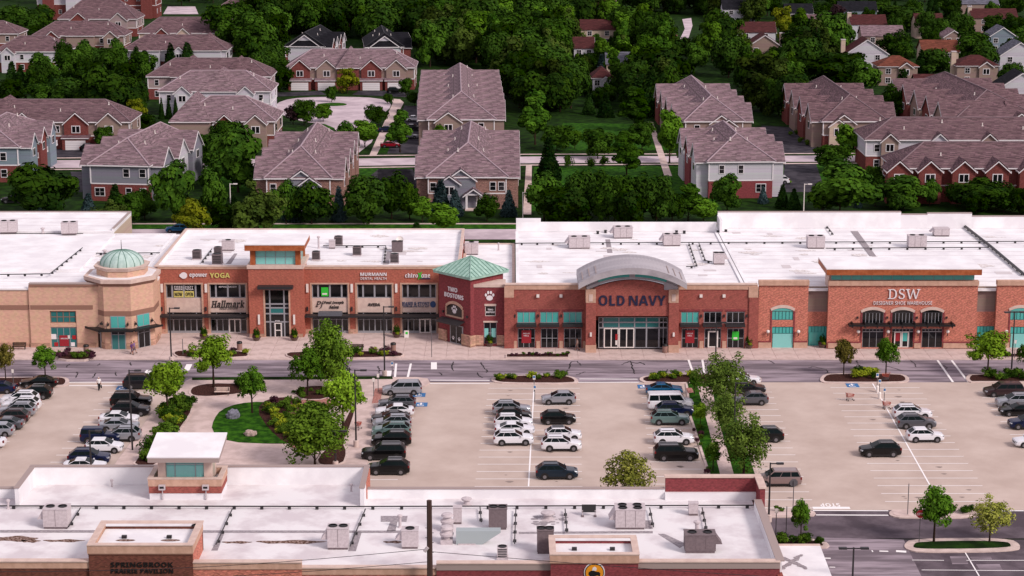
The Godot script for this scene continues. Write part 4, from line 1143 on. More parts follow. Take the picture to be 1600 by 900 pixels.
	for i in 5:
		var s: Array = segs[i]
		var z: float = s[2]
		var rr := rect(s[0], s[3], s[1], 545, z)
		rr[1] = 0.1
		var hh := []
		if i == 0: hh = [rect(1206, 486, 1239.5, 500, z), rect(1206, 510.5, 1239.5, 545, z)]
		if i == 4: hh = [rect(1578, 486, 1611.5, 500, z), rect(1578, 510.5, 1611.5, 545, z)]
		if i == 2:
			for q in [[1347, 1380.5], [1393.5, 1427], [1440, 1472.5]]:
				hh.append(rect(q[0], 488, q[1], 505.5, z))
				hh.append(rect(q[0], 513.5, q[1], 543, z))
		if i in [1, 3]:
			var ysd := W(1280, 487, z).y
			var hl := rect(1262.5 if i == 1 else 1526, 509.5, 1293 if i == 1 else 1556, 543.5, z)
			wall("recess_wall", M("brick_orange"), t, [rr[0], 0.1, rr[2], ysd], [hl], z, 0.5)
			wall("recess_siding", M("siding_tan"), t, [rr[0], ysd, rr[2], rr[3]], [], z, 0.5)
			window(t, hl, z - 0.1, 6, 1, M("teal"), M("teal_dark"), 0.06)
			pbx("window_panel", M("teal"), t, 1264 if i == 1 else 1528, 519, 1293 if i == 1 else 1556, 543.5, z + 0.02, 0.08)
			continue
		wall("front_wall", M("brick_orange"), t, rr, hh, z, 0.6)
		bxo("cornice", M("tan_trim"), t, Vector3((rr[0] + rr[2]) / 2, rr[3] + (0.0 if i != 2 else -0.3), z - 0.2) - o, Vector3(rr[2] - rr[0] + 0.14, 0.65, 0.9))
		for h2 in hh:
			if h2[1] < 1.0: continue
		if i in [0, 4]:
			var x0 := 1206.0 if i == 0 else 1578.0
			arched(t, x0, 481, x0 + 33.5, 500, z, 6, "teal", "stucco", "teal_dark")
			pbx("panel", M("stucco"), t, x0, 500.2, x0 + 33.5, 510.3, z - 0.05, 0.3)
			pwin(t, x0, 510.5, x0 + 33.5, 521, z - 0.12, 6, 1, M("teal"), M("teal_dark"), 0.06)
			pbx("window_panel", M("teal_pale"), t, x0 + 1, 521.3, x0 + 32.5, 545, z - 0.1, 0.1)
			for xl in [x0 - 6.5, x0 + 41.0]: globe_lamp(t, xl, 517, z)
			for q in [[s[0], x0 - 1], [x0 + 34.5, s[1] - 0.5]]:
				pbx("plinth", M("tan_trim"), t, q[0], 535, q[1], 545, z + 0.12, 0.11)
				pbx("plinth_band", M("brick_wine"), t, q[0], 533.3, q[1], 535, z + 0.15, 0.14)
			for xs2 in [x0 - 1.3, x0 + 34.8]: pbx("surround", M("brick_wine"), t, xs2 - 1.2, 486, xs2 + 1.2, 534, z + 0.06, 0.05)
		if i == 2:
			for q in [[1347, 1380.5], [1393.5, 1427], [1440, 1472.5]]:
				arched(t, q[0], 484, q[1], 505.5, z, 6, "glass", "stucco")
				for xs2 in [q[0] - 1.4, q[1] + 1.4]: pbx("surround", M("brick_wine"), t, xs2 - 1.3, 488, xs2 + 1.3, 534, z + 0.06, 0.05)
				if q[0] == 1393.5:
					for k in 2: pwin(t, 1397 + k * 11.5, 518, 1408 + k * 11.5, 543, z - 0.1, 1, 1, M("glass"), M("lamp_white"), 0.14).name = "door"
					pwin(t, q[0], 513.5, q[1], 518, z - 0.15, 6, 1, M("glass"), M("frame_grey"), 0.06)
					pwin(t, 1420, 518, q[1], 543, z - 0.15, 1, 1, M("glass"), M("frame_grey"), 0.06)
					for k in 2: pbx("poster", M(["red_poster", "teal"][k]), t, 1399 + k * 11.5, 520, 1406 + k * 11.5, 533, z - 0.06, 0.03)
				else:
					pwin(t, q[0], 513.5, q[1], 518, z - 0.15, 6, 1, M("glass"), M("frame_grey"), 0.06)
					pwin(t, q[0], 518, q[1], 543, z - 0.15, 3, 1, M("glass"), M("frame_grey"), 0.06)
			for xl in [1340.5, 1387, 1434, 1480]: globe_lamp(t, xl, 517, z)
			for xl in [1340.3, 1386.8, 1433.3, 1479.5]: pbx("sconce", M("dark_metal"), t, xl - 1.3, 495, xl + 1.3, 498, z + 0.2, 0.19)
			for q in [[1294, 1345], [1382, 1392], [1428.5, 1438.5], [1474, 1525.5]]:
				pbx("plinth", M("tan_trim"), t, q[0], 536, q[1], 544, z + 0.15, 0.14)
				pbx("plinth_band", M("brick_wine"), t, q[0], 534.3, q[1], 536, z + 0.18, 0.17)
			pbx("canopy", M("black"), t, 1327, 507.5, 1493, 510.5, z + 1.2, 1.1)
			for k in 9: pbx("canopy_bracket", M("black"), t, 1332 + k * 19.5, 505, 1333.5 + k * 19.5, 512.5, z + 1.25, 1.2)
			text("DSW", 1387.5, 451.5, 1438, 467, z + 0.12, M("white"), t, "Droid Serif")
			text("DESIGNER SHOE WAREHOUSE", 1365, 470.8, 1456.5, 476, z + 0.12, M("white"), t, "Droid Sans")
			# clerestory and wide eaves
			var e0 := W(1299, 434, z).x
			var e1 := W(1523, 434, z).x
			var ey: float = rr[3] + 0.08
			window(t, [e0, ey, e1, W(1400, 429.5, z - 0.2).y], z - 0.25, 14, 1, M("teal"), M("frame_grey"), 0.05)
			var fz := z + 0.9
			var fy0 := W(1400, 430, fz).y
			var fy1 := W(1400, 421.2, fz).y
			var fx0 := W(1292, 425, fz).x
			var fx1 := W(1534.5, 425, fz).x
			bxo("eaves_fascia", M("orange_metal"), t, Vector3((fx0 + fx1) / 2, (fy0 + fy1) / 2, fz - 3.9) - o, Vector3(fx1 - fx0, fy1 - fy0, 7.8))
			bxo("eaves_roof", M("roof_white"), t, Vector3((fx0 + fx1) / 2, fy1 + 0.06, fz - 3.9) - o, Vector3(fx1 - fx0 + 0.06, 0.12, 7.86))
			bxo("clerestory_back", M("stucco"), t, Vector3((e0 + e1) / 2, (8.4 + fy0) / 2, z - 4.5) - o, Vector3(e1 - e0, fy0 - 8.41, 0.3))
			for ex in [e0, e1]: bxo("clerestory_side", M("stucco"), t, Vector3(ex, (8.4 + fy0) / 2, z - 2.6) - o, Vector3(0.3, fy0 - 8.41, 3.4))
	roof_plant()
func globe_lamp(t: Node3D, px: float, py: float, z: float):
	var c := W(px, py, z) - t.position
	var mb := MB.new()
	mb.tube(c + Vector3(0, -0.7, 0), c + Vector3(0, -0.6, 0.4), 0.05, 0.05, 5)
	mb.tube(c + Vector3(0, -0.6, 0.4), c + Vector3(0, -0.25, 0.4), 0.05, 0.08, 5)
	var b := obj("lamp_bracket", mb, M("dark_metal"), t)
	mb = MB.new()
	var pr := []
	for k in 9: pr.append([0.25 * sin(PI * k / 8.0), 0.25 - 0.25 * cos(PI * k / 8.0) - 0.25])
	mb.lathe(c + Vector3(0, 0, 0.4), pr, 10)
	obj("globe", mb, M("lamp_white"), b)
# rooftop machines ------------------------------------------------------
func rooftop_unit(at: Vector3, s: Vector3, turn: float, m: String, fans: int, hood: int, label: String, group := "rooftop machines of the shops"):
	var t := thing("rooftop_unit", label, "rooftop unit", at, turn, group)
	bxo("base_frame", M("unit_dark"), t, Vector3(0, 0.1, 0), Vector3(s.x * 0.94, 0.2, s.z * 0.94))
	bxo("casing", M(m), t, Vector3(0, 0.2 + s.y / 2, 0), s)
	bxo("lid", M(m), t, Vector3(0, 0.23 + s.y, 0), Vector3(s.x + 0.08, 0.06, s.z + 0.08))
	var n := maxi(1, int(s.x / 0.9))
	for k in n - 1:
		bxo("panel_joint", M("unit_dark"), t, Vector3(-s.x / 2 + s.x * (k + 1) / n, 0.2 + s.y / 2, s.z / 2 + 0.005), Vector3(0.03, s.y * 0.94, 0.02))
	for k in fans:
		var c := Vector3(-s.x * 0.25 + (s.x * 0.5 * (k % 2) if fans > 1 else s.x * 0.25), 0.26 + s.y, (-s.z * 0.22 + s.z * 0.44 * (k / 2)) if fans > 2 else 0.0)
		var mb := MB.new()
		mb.lathe(c, [[0.42, 0], [0.42, 0.08], [0.36, 0.08], [0.36, 0.01], [0, 0.01]], 14)
		obj("fan_ring", mb, M("black"), t)
	if hood:
		var mb := MB.new()
		var x := s.x / 2 * hood
		var p := [Vector3(x, 0.3 + s.y * 0.35, -s.z * 0.4), Vector3(x, 0.3 + s.y * 0.35, s.z * 0.4), Vector3(x, 0.15 + s.y, s.z * 0.4), Vector3(x, 0.15 + s.y, -s.z * 0.4), Vector3(x + 0.6 * hood, 0.3 + s.y * 0.35, -s.z * 0.4), Vector3(x + 0.6 * hood, 0.3 + s.y * 0.35, s.z * 0.4)]
		if hood > 0:
			mb.quad(p[5], p[4], p[3], p[2]); mb.quad(p[0], p[4], p[5], p[1]); mb.tri(p[1], p[5], p[2]); mb.tri(p[0], p[3], p[4])
		else:
			mb.quad(p[4], p[5], p[2], p[3]); mb.quad(p[4], p[0], p[1], p[5]); mb.tri(p[5], p[1], p[2]); mb.tri(p[0], p[4], p[3])
		obj("intake_hood", mb, M(m), t)
	return t
func roof_pipe(pts: Array, label: String, feet := true, rad := 0.07):   # a pipe laid on blocks
	var t := thing("roof_pipe", label, "pipe", pts[0], 0.0, "pipes laid across the roofs")
	var mb := MB.new()
	for i in pts.size() - 1: mb.tube(pts[i] - pts[0] + Vector3(0, 0.3, 0), pts[i + 1] - pts[0] + Vector3(0, 0.3, 0), rad, rad, 6)
	obj("pipe_run", mb, M("dark_metal"), t)
	if feet:
		for i in pts.size() - 1:
			var d: float = pts[i].distance_to(pts[i + 1])
			var n := int(d / 2.8) + 1
			for k in n: bxo("support_block", M("dark_metal"), t, (pts[i] as Vector3).lerp(pts[i + 1], (k + 0.5) / n) - pts[0] + Vector3(0, 0.12, 0), Vector3(0.3, 0.24, 0.2))
func vent(at: Vector3, h: float, r: float, label: String, m := "unit_grey"):
	var t := thing("roof_vent", label, "vent", at, 0.0, "vents on the roofs")
	var mb := MB.new()
	mb.lathe(Vector3.ZERO, [[r * 1.8, 0], [r * 1.2, 0.12], [r, 0.14], [r, h]], 10)
	obj("stack", mb, M(m), t)
	mb = MB.new()
	mb.lathe(Vector3(0, h, 0), [[r, 0], [r * 1.7, 0.05], [r * 1.7, 0.2], [0, 0.32]], 10)
	obj("cap", mb, M(m), t)
func condenser(at: Vector3, s: float, label: String, m := "unit_dark"):
	var t := thing("condenser", label, "condenser", at, 0.0, "condensers on the roofs")
	bxo("plinth", M("unit_grey"), t, Vector3(0, 0.08, 0), Vector3(s * 1.1, 0.16, s * 1.1))
	bxo("casing", M(m), t, Vector3(0, 0.16 + s * 0.5, 0), Vector3(s, s, s))
	for k in 5: bxo("grille_slat", M("black"), t, Vector3(0, 0.3 + s * (0.05 + 0.17 * k), s / 2 + 0.005), Vector3(s * 0.85, s * 0.09, 0.02))
	var mb := MB.new()
	mb.lathe(Vector3(0, 0.16 + s, 0), [[s * 0.42, 0], [s * 0.42, 0.06], [s * 0.36, 0.06], [s * 0.36, 0.01], [0, 0.01]], 14)
	obj("fan_ring", mb, M("black"), t)
func roof_plant():
	# on the brick row's roof
	var h := W(600, 417, -276).y - 0.55
	condenser(G(308, 405, h), 1.2, "lone grey condenser nearest the parapet above the yoga sign")
	condenser(G(341, 399, h), 1.1, "small condenser between two others beside the entrance tower")
	rooftop_unit(G(357, 391, h), Vector3(1.8, 1.3, 1.2), 0, "unit_grey", 1, 0, "wide condenser with a dark grille at the back behind the yoga sign", "condensers on the roofs")
	condenser(G(340, 413, h), 1.4, "dark grilled condenser just behind the parapet left of the entrance tower")
	condenser(G(494, 406, h), 1.1, "dark round-topped condenser right behind the entrance tower")
	condenser(G(529, 383, h), 1.2, "grey condenser at the back of the brick row roof")
	condenser(G(558, 399, h), 1.2, "grey condenser in the middle of the brick row roof")
	rooftop_unit(G(621, 393, h), Vector3(1.6, 1.3, 1.2), 0, "unit_dark", 2, 0, "dark pair fan unit beside a dish on the brick row roof")
	condenser(G(616.5, 411, h), 1.2, "dark grilled condenser behind the chiropractor sign")
	vent(G(498, 388, h), 1.6, 0.14, "tall thin flue behind the entrance tower")
	rooftop_unit(G(519, 388, h), Vector3(0.9, 1.0, 0.8), 0, "unit_grey", 0, 0, "pale green-grey cabinet beside the tall flue")
	roof_pipe([G(505, 387, h), G(603, 387, h), G(600, 413, h)], "thin pipe crossing the brick row roof and turning to its front")
	roof_pipe([G(331, 392, h), G(315, 413, h)], "short pipe between condensers above the yoga shop")
	# left roof
	var hl := 8.5
	roof_pipe([G(0, 432, hl + 0.35), G(78, 431, hl + 0.35), G(129, 390, hl + 0.35)], "thin black pipe along the edge of the raised left roof")
	roof_pipe([G(118, 399, hl), G(250, 398, hl)], "thin black pipe behind the green dome")
	roof_pipe([G(0, 368, hl), G(130, 368, hl)], "thin pipe along the back of the left roof")
	rooftop_unit(G(14, 363, hl + 0.5), Vector3(2.6, 1.6, 1.8), 0.1, "unit_grey", 2, 0, "grey rooftop unit standing by itself on the far block past the short white vent")
	rooftop_unit(G(109, 365, hl + 0.5), Vector3(2.4, 1.6, 1.8), 0.1, "unit_grey", 2, 0, "grey rooftop unit near the cream wall of the far block")
	vent(G(67, 364, hl + 0.5), 0.6, 0.2, "short white vent between two units on the far left block")
	vent(G(164, 398, hl), 0.5, 0.2, "short vent behind the dome")
	# middle roofs
	rooftop_unit(G(737, 397, 7.4), Vector3(2.0, 1.6, 1.5), 0, "unit_grey", 1, -1, "pale rooftop unit behind the green pyramid roof")
	vent(G(779, 391, 7.4), 0.9, 0.12, "slim vent behind the green pyramid roof")
	var hn := 8.3
	rooftop_unit(G(905, 387, hn), Vector3(3.2, 1.5, 2.0), 0.05, "unit_grey", 2, -1, "grey rooftop unit behind the curved canopy on the corner shop's side")
	rooftop_unit(G(973, 371, hn), Vector3(2.9, 1.5, 2.0), 0.05, "unit_grey", 2, -1, "grey rooftop unit beside a white dish behind the curved canopy")
	rooftop_unit(G(1049, 383, hn), Vector3(2.6, 1.5, 1.8), 0.05, "unit_grey", 2, -1, "grey rooftop unit behind the curved canopy on the orange brick side")
	rooftop_unit(G(1123, 412, hn), Vector3(1.6, 1.4, 1.5), 0, "unit_grey", 2, 1, "pale rooftop unit nearest the front between the two big stores")
	dish(G(964, 371, hn), "white satellite dish beside a rooftop unit")
	dish(G(625, 386, h), "small satellite dish on the brick row roof")
	roof_pipe([G(803, 383, hn), G(900, 382.5, hn), G(1600, 380, 8.4)], "long pipe crossing the roofs of both big stores")
	roof_pipe([G(1076, 382, hn), G(1089, 419, hn), G(1072, 419.5, hn)], "short pipe turning towards the curved canopy")
	roof_pipe([G(1092, 383, hn), G(1102, 410, hn), G(1112, 412, hn)], "short pipe leading to the pale unit at the front")
	roof_pipe([G(1290, 391, 8.4), G(1545, 389.5, 8.4)], "second long pipe along the orange eaves store roof")
	roof_pipe([G(1287, 350, 8.4), G(1302, 369, 8.4)], "short pipe near the back parapet")
	roof_pipe([G(1492, 344, 8.4), G(1548, 388, 8.4), G(1600, 432, 8.4)], "thick dark pipe rack running diagonally across the store roof", true, 0.22)
	rooftop_unit(G(1274, 387, 8.4), Vector3(2.6, 1.6, 1.8), 0, "unit_grey", 2, 0, "pale twin fan unit at the left end of the orange eaves store roof")
	rooftop_unit(G(1432, 386, 8.4), Vector3(2.7, 1.6, 1.8), 0, "unit_grey", 2, 0, "pale twin fan unit in the middle of the orange eaves store roof")
	rooftop_unit(G(1470, 368, 8.4), Vector3(2.4, 1.0, 1.6), 0, "unit_grey", 0, -1, "low pale unit beside the diagonal pipe rack")
	for q in [[810, 354, 8.3], [820, 352.5, 8.3], [934, 364, 8.3], [946, 362.5, 8.3], [1057, 363, 8.3], [1069, 363.5, 8.3], [1122, 363, 8.3], [1134, 361.5, 8.3], [1236, 347.5, 8.4], [1246, 348, 8.4], [1337, 345, 8.4], [1347, 343.5, 8.4], [1412, 342.5, 8.4], [1422, 340.5, 8.4], [1531, 344, 8.4], [1542, 344.5, 8.4]]:
		var t := thing("roof_drain", "small dark roof drain box by the back parapet", "drain", G(q[0], q[1] + 1.5, q[2]), 0, "roof drains by the parapets")
		bxo("body", M("dark_metal"), t, Vector3(0, 0.2, 0), Vector3(0.4, 0.4, 0.4))
		bxo("lid", M("black"), t, Vector3(0, 0.43, 0), Vector3(0.46, 0.06, 0.46))
	for q in [[1329, 361, 1340, 361, 1369, 400, 1359, 400], [1462, 345, 1468, 345, 1478, 358, 1472, 358]]:
		var mb := MB.new()
		mb.slab(pxs(q, 8.43), 8.41, 8.43)
		tag(obj("walkway_mat", mb, M("walk_pad")), "grey walkway mat on the roof beside " + ("the low pale unit" if q[0] > 1400 else "the pale twin fan unit"), "mat", "roof walkway mats")
	for q in [[946, 374, 953, 374, 957, 395, 949, 395, hn], [605, 393, 612, 393, 607, 413, 598, 413, h], [366, 396, 371, 396, 361, 412, 353, 412, h]]:
		var mb := MB.new()
		mb.slab(pxs(q.slice(0, 8), q[8] + 0.03), q[8] + 0.01, q[8] + 0.03)
		tag(obj("walkway_mat", mb, M("walk_pad")), "grey walkway mat " + {946: "behind the curved canopy", 605: "beside the dark pair fan unit", 366: "beside the condensers above the yoga shop"}[q[0]], "mat", "roof walkway mats")
func dish(at: Vector3, label: String):
	var t := thing("satellite_dish", label, "satellite dish", at)
	var mb := MB.new()
	mb.tube(Vector3.ZERO, Vector3(0, 0.8, 0), 0.05, 0.05, 6)
	obj("mast", mb, M("unit_dark"), t)
	mb = MB.new()
	mb.lathe(Vector3.ZERO, [[0, 0], [0.25, 0.03], [0.42, 0.1], [0.55, 0.2], [0.56, 0.2], [0.43, 0.08], [0.25, 0.0], [0, -0.03]], 16)
	var d := obj("reflector", mb, M("lamp_white"), t)
	d.position = Vector3(0, 1.1, 0.1)
	d.rotation.x = 1.0

# ---------------------------------------------------------------- the building in front
func front_building():
	var t := thing("front_pavilion", "brick shopping pavilion with a worn white roof, raised sign blocks and a glazed lookout", "building", Vector3(-15, 0, -178))
	var o := t.position
	var hr := 6.0
	var rm := M("roof_worn")
	bxo("roof", rm, t, Vector3(-20.7, hr - 0.15, -178.2) - o, Vector3(88.4, 0.3, 22.8))
	bxo("back_wall", M("brick_red"), t, Vector3(-20, 2.85, -189.6) - o, Vector3(88, 5.7, 0.4))
	bxo("side_wall", M("brick_red"), t, Vector3(23.7, 2.9, -177) - o, Vector3(0.5, 5.8, 24.6))
	# raised left part with high parapets
	bxo("roof", rm, t, Vector3(-31.2, hr + 0.02, -186.8) - o, Vector3(33.2, 0.24, 6.8))
	bxo("parapet", M("roof_white"), t, Vector3(-31.2, 7.0, -190.2) - o, Vector3(33.8, 2.0, 0.4))
	bxo("coping", M("coping"), t, Vector3(-31.2, 8.05, -190.2) - o, Vector3(34.0, 0.1, 0.55))
	for x in [-47.9, -14.5]:
		bxo("parapet", M("roof_white"), t, Vector3(x, 7.0, -186.7) - o, Vector3(0.4, 1.98, 6.6))
		bxo("coping", M("coping"), t, Vector3(x, 8.04, -186.7) - o, Vector3(0.55, 0.09, 6.8))
	bxo("side_wall", M("brick_orange"), t, Vector3(-14.24, 6.9, -188) - o, Vector3(0.1, 1.9, 4.0))
	bxo("parapet", M("roof_white"), t, Vector3(-56, 6.5, -186.4) - o, Vector3(15.6, 1.0, 0.4))
	bxo("coping", M("coping"), t, Vector3(-56, 7.04, -186.4) - o, Vector3(15.6, 0.09, 0.55))
	# right part
	bxo("parapet", M("roof_white"), t, Vector3(0.3, 6.5, -186.3) - o, Vector3(29.4, 1.0, 0.4))
	bxo("coping", M("coping"), t, Vector3(0.3, 7.04, -186.3) - o, Vector3(29.4, 0.09, 0.55))
	bxo("screen_wall", M("brick_wine"), t, Vector3(19.7, 7.0, -186.35) - o, Vector3(9.3, 2.4, 0.5))
	bxo("screen_base", M("roof_white"), t, Vector3(19.5, 6.35, -185.9) - o, Vector3(9.0, 0.72, 0.5))
	bxo("coping", M("stucco"), t, Vector3(19.7, 8.25, -186.35) - o, Vector3(9.5, 0.16, 0.75))
	bxo("screen_wall", M("brick_wine"), t, Vector3(24.15, 7.0, -184.4) - o, Vector3(0.5, 2.4, 3.3))
	bxo("coping", M("stucco"), t, Vector3(24.15, 8.25, -184.3) - o, Vector3(0.75, 0.16, 3.4))
	bxo("parapet", M("roof_white"), t, Vector3(23.6, 6.5, -174.4) - o, Vector3(0.5, 1.0, 16.6))
	bxo("coping", M("coping"), t, Vector3(23.7, 7.05, -174.4) - o, Vector3(0.75, 0.1, 16.6))
	# front walls: [x0, x1, top, brick, z]
	for q in [[-65, 152, 876, "brick_shaded", -166.0], [290, 471, 877.5, "brick_orange", -166.0], [471, 682, 886, "brick_orange", -166.2], [682, 863, 879, "brick_wine", -166.0], [997, 1219, 876.5, "brick_wine", -166.0]]:
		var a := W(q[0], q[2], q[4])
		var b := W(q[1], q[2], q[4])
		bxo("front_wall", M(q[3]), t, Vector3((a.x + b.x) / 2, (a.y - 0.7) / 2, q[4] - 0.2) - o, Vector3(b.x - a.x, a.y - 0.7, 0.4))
		bxo("cornice", M("tan_trim" if q[3] != "brick_wine" else "coping"), t, Vector3((a.x + b.x) / 2, a.y - 0.4, q[4] - 0.16) - o, Vector3(b.x - a.x + 0.02, 0.6, 0.5))
		bxo("coping", M("stucco"), t, Vector3((a.x + b.x) / 2, a.y - 0.05, q[4] - 0.2) - o, Vector3(b.x - a.x + 0.04, 0.1, 0.75))
		bxo("parapet", M("roof_white"), t, Vector3((a.x + b.x) / 2, (a.y - 0.1 + hr) / 2, q[4] - 0.5) - o, Vector3(b.x - a.x, a.y - 0.12 - hr, 0.2))
	# two raised sign blocks: [x0, x1, zf, zb, top, wall]
	for q in [[-37.3, -28.15, -165.75, -171.9, 8.0, "brick_shaded"], [3.4, 11.1, -165.3, -170.0, 8.0, "brick_wine"]]:
		var xm: float = (q[0] + q[1]) / 2
		var zm: float = (q[2] + q[3]) / 2
		var w: float = q[1] - q[0]
		var d: float = q[2] - q[3]
		var wn := "sign_block"
		var nb := Node3D.new()
		nb.name = wn
		t.add_child(nb, true)
		nb.position = Vector3(xm, 0.7 if q[0] < -20 else 0.0, zm) - o
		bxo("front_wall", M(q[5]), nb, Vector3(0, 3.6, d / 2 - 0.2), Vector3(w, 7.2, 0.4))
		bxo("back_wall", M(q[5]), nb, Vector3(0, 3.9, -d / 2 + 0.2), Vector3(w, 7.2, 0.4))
		for s in [-1, 1]:
			bxo("side_wall", M("brick_orange" if q[0] < -20 else q[5]), nb, Vector3(s * (w / 2 - 0.2), 3.6, 0), Vector3(0.39, 7.2, d - 0.8))  # paler brick on the lettered block's sides: sunlight put into the colour
			bxo("coping", M("stucco"), nb, Vector3(s * (w / 2 - 0.18), 7.96, 0), Vector3(0.6, 0.1, d - 0.6))
			bxo("cornice", M("tan_trim"), nb, Vector3(s * (w / 2 - 0.15), 7.55, 0), Vector3(0.45, 0.7, d - 0.5))
		bxo("cornice", M("tan_trim"), nb, Vector3(0, 7.55, d / 2 - 0.13), Vector3(w + 0.16, 0.71, 0.46))
		bxo("cornice_band", M("brown_band"), nb, Vector3(0, 7.15, d / 2 - 0.13), Vector3(w + 0.06, 0.1, 0.42))
		for s in [-1, 1]: bxo("coping", M("stucco"), nb, Vector3(0, 7.97, s * (d / 2 - 0.15)), Vector3(w + 0.2, 0.1, 0.6))
		bxo("roof", M("roof_white"), nb, Vector3(0, 7.3, 0), Vector3(w - 0.8, 0.2, d - 0.8))
		for s in [-0.22, 0.22]:
			bxo("drain", M("dark_metal"), nb, Vector3(s * w, 7.55, -0.2), Vector3(0.45, 0.25, 0.3))
			if q[0] < -20:
				var mbs := MB.new()
				for k in 10:
					var a0 := TAU * k / 10
					var a1 := TAU * (k + 1) / 10
					mbs.tri(Vector3(s * w + 0.2, 7.412, 0.35), Vector3(s * w + 0.2 + cos(a0) * 0.9, 7.412, 0.35 - sin(a0) * 0.3), Vector3(s * w + 0.2 + cos(a1) * 0.9, 7.412, 0.35 - sin(a1) * 0.3))
				obj("rust_stain", mbs, M("rust_stain"), nb)
		if q[0] < -20:
			textm("SPRINGBROOK", Vector3(0.1, W(220, 882.5, -165.7).y - 0.7, d / 2 + 0.03), Vector2(5.5, 0.46), M("black"), nb, "Droid Sans", true)
			textm("PRAIRIE PAVILION", Vector3(0.1, W(220, 892.3, -165.7).y - 0.7, d / 2 + 0.03), Vector2(5.5, 0.42), M("black"), nb, "Droid Sans", true)
		else:
			# round emblem: white rim, black ring, gold disc, dark animal silhouette
			for k in 3:
				var rr: float = [0.92, 0.84, 0.77][k]
				var pts := []
				for i in 28: pts.append(Vector2(cos(TAU * i / 28) * rr, 6.3 + sin(TAU * i / 28) * rr))
				plate("emblem_disc", M(["white", "black", "gold"][k]), nb, pts, d / 2 + 0.08 + 0.03 * k, 0.1)
			plate("emblem_animal", M("black"), nb, [Vector2(-0.52, 6.15), Vector2(-0.5, 6.35), Vector2(-0.35, 6.47), Vector2(-0.1, 6.52), Vector2(0.1, 6.42), Vector2(0.4, 6.38), Vector2(0.52, 6.25), Vector2(0.5, 6.0), Vector2(0.42, 5.85), Vector2(0.36, 5.85), Vector2(0.36, 6.05), Vector2(0.1, 6.02), Vector2(-0.02, 5.8), Vector2(-0.14, 5.8), Vector2(-0.15, 6.0), Vector2(-0.3, 5.95), Vector2(-0.38, 5.9), Vector2(-0.42, 6.02)], d / 2 + 0.16, 0.06)
			plate("emblem_wing", M("lamp_white"), nb, [Vector2(-0.22, 6.5), Vector2(-0.15, 6.78), Vector2(0.02, 6.88), Vector2(0.2, 6.72), Vector2(0.16, 6.5)], d / 2 + 0.155, 0.06)
	# glazed lookout
	var L := Node3D.new()
	L.name = "lookout"
	t.add_child(L)
	L.position = Vector3(-31.95, hr, -187.4) - o
	bxo("base_wall", M("roof_white"), L, Vector3(0, 0.4, 0), Vector3(7.0, 0.8, 3.9))
	bxo("base_wall", M("brick_red"), L, Vector3(0, 1.15, 0), Vector3(7.1, 0.72, 4.0))
	for s in [-1, 1]:
		bxo("parapet", M("tan_trim"), L, Vector3(0, 1.88, s * 1.85), Vector3(7.2, 0.74, 0.4))
		bxo("parapet", M("tan_trim"), L, Vector3(s * 3.4, 1.88, 0), Vector3(0.4, 0.74, 3.3))
		bxo("coping", M("stucco"), L, Vector3(0, 2.29, s * 1.85), Vector3(7.3, 0.1, 0.5))
		bxo("coping", M("stucco"), L, Vector3(s * 3.4, 2.29, 0), Vector3(0.5, 0.1, 3.2))
	bxo("floor", M("roof_white"), L, Vector3(0, 1.55, 0), Vector3(6.4, 0.1, 3.3))
	var y0 := 1.6
	var y1 := 4.55
	for p in [[-2.3, 1.15, 0.75], [2.2, 1.15, 0.75], [-2.3, -1.15, 0.75], [2.2, -1.15, 0.75]]:
		bxo("corner_pier", M("stucco"), L, Vector3(p[0], (y0 + y1) / 2, p[1]), Vector3(p[2], y1 - y0, 0.7))
	window(L, [-1.92, 2.0, 1.82, y1 - 0.02], 1.25, 1, 1, M("teal_pale"), M("frame_grey"), 0.06)
	for q in [[-1.86, -1.05], [-1.0, 0.95], [1.0, 1.78]]:
		for k in 2: bxo("pane", M("teal_pale"), L, Vector3((q[0] + q[1]) / 2, 2.72 if k == 0 else 4.1, 1.28), Vector3(q[1] - q[0], 1.35 if k == 0 else 0.75, 0.06))
	for x in [-1.03, 0.97]: bxo("mullion", M("frame_grey"), L, Vector3(x, 3.25, 1.3), Vector3(0.08, 2.5, 0.1))
	bxo("mullion", M("frame_grey"), L, Vector3(-0.03, 3.55, 1.29), Vector3(3.6, 0.08, 0.09))
	for x in [-2.4, 2.3]:
		for k in 2: bxo("pane", M("teal_pale"), L, Vector3(x, 3.2, -0.4 + k * 0.8), Vector3(0.06, 2.4, 0.74))
		bxo("mullion", M("frame_grey"), L, Vector3(x, 3.2, 0), Vector3(0.1, 2.4, 0.06))
	bxo("back_wall", M("stucco"), L, Vector3(0, (y0 + y1) / 2, -1.3), Vector3(3.7, y1 - y0, 0.3))
	var rf := bxo("roof", M("roof_white"), L, Vector3(0.1, 5.15, 0.2), Vector3(7.0, 0.12, 5.9))
	rf.rotation.x = 0.12
	var ff := bxo("roof_fascia", M("coping"), L, Vector3(0.1, 4.85, 0.2), Vector3(6.9, 0.5, 5.8))
	ff.rotation.x = 0.12
	bxo("soffit_wall", M("stucco"), L, Vector3(0, 4.65, 0), Vector3(4.9, 0.3, 2.9))
	for x in [-2.2, 2.05]:
		var box := bxo("flood_light", M("unit_grey"), L, Vector3(x, 1.5, 2.3), Vector3(0.62, 0.5, 0.35))
		bxo("lamp_face", M("black"), box, Vector3(0, 0.03, 0.18), Vector3(0.42, 0.22, 0.02))
		bxo("conduit", M("unit_grey"), L, Vector3(x, 0.65, 2.1), Vector3(0.1, 1.3, 0.1))
		bxo("flood_light_arm", M("unit_grey"), L, Vector3(x, 1.3, 2.1), Vector3(0.1, 0.1, 0.3))
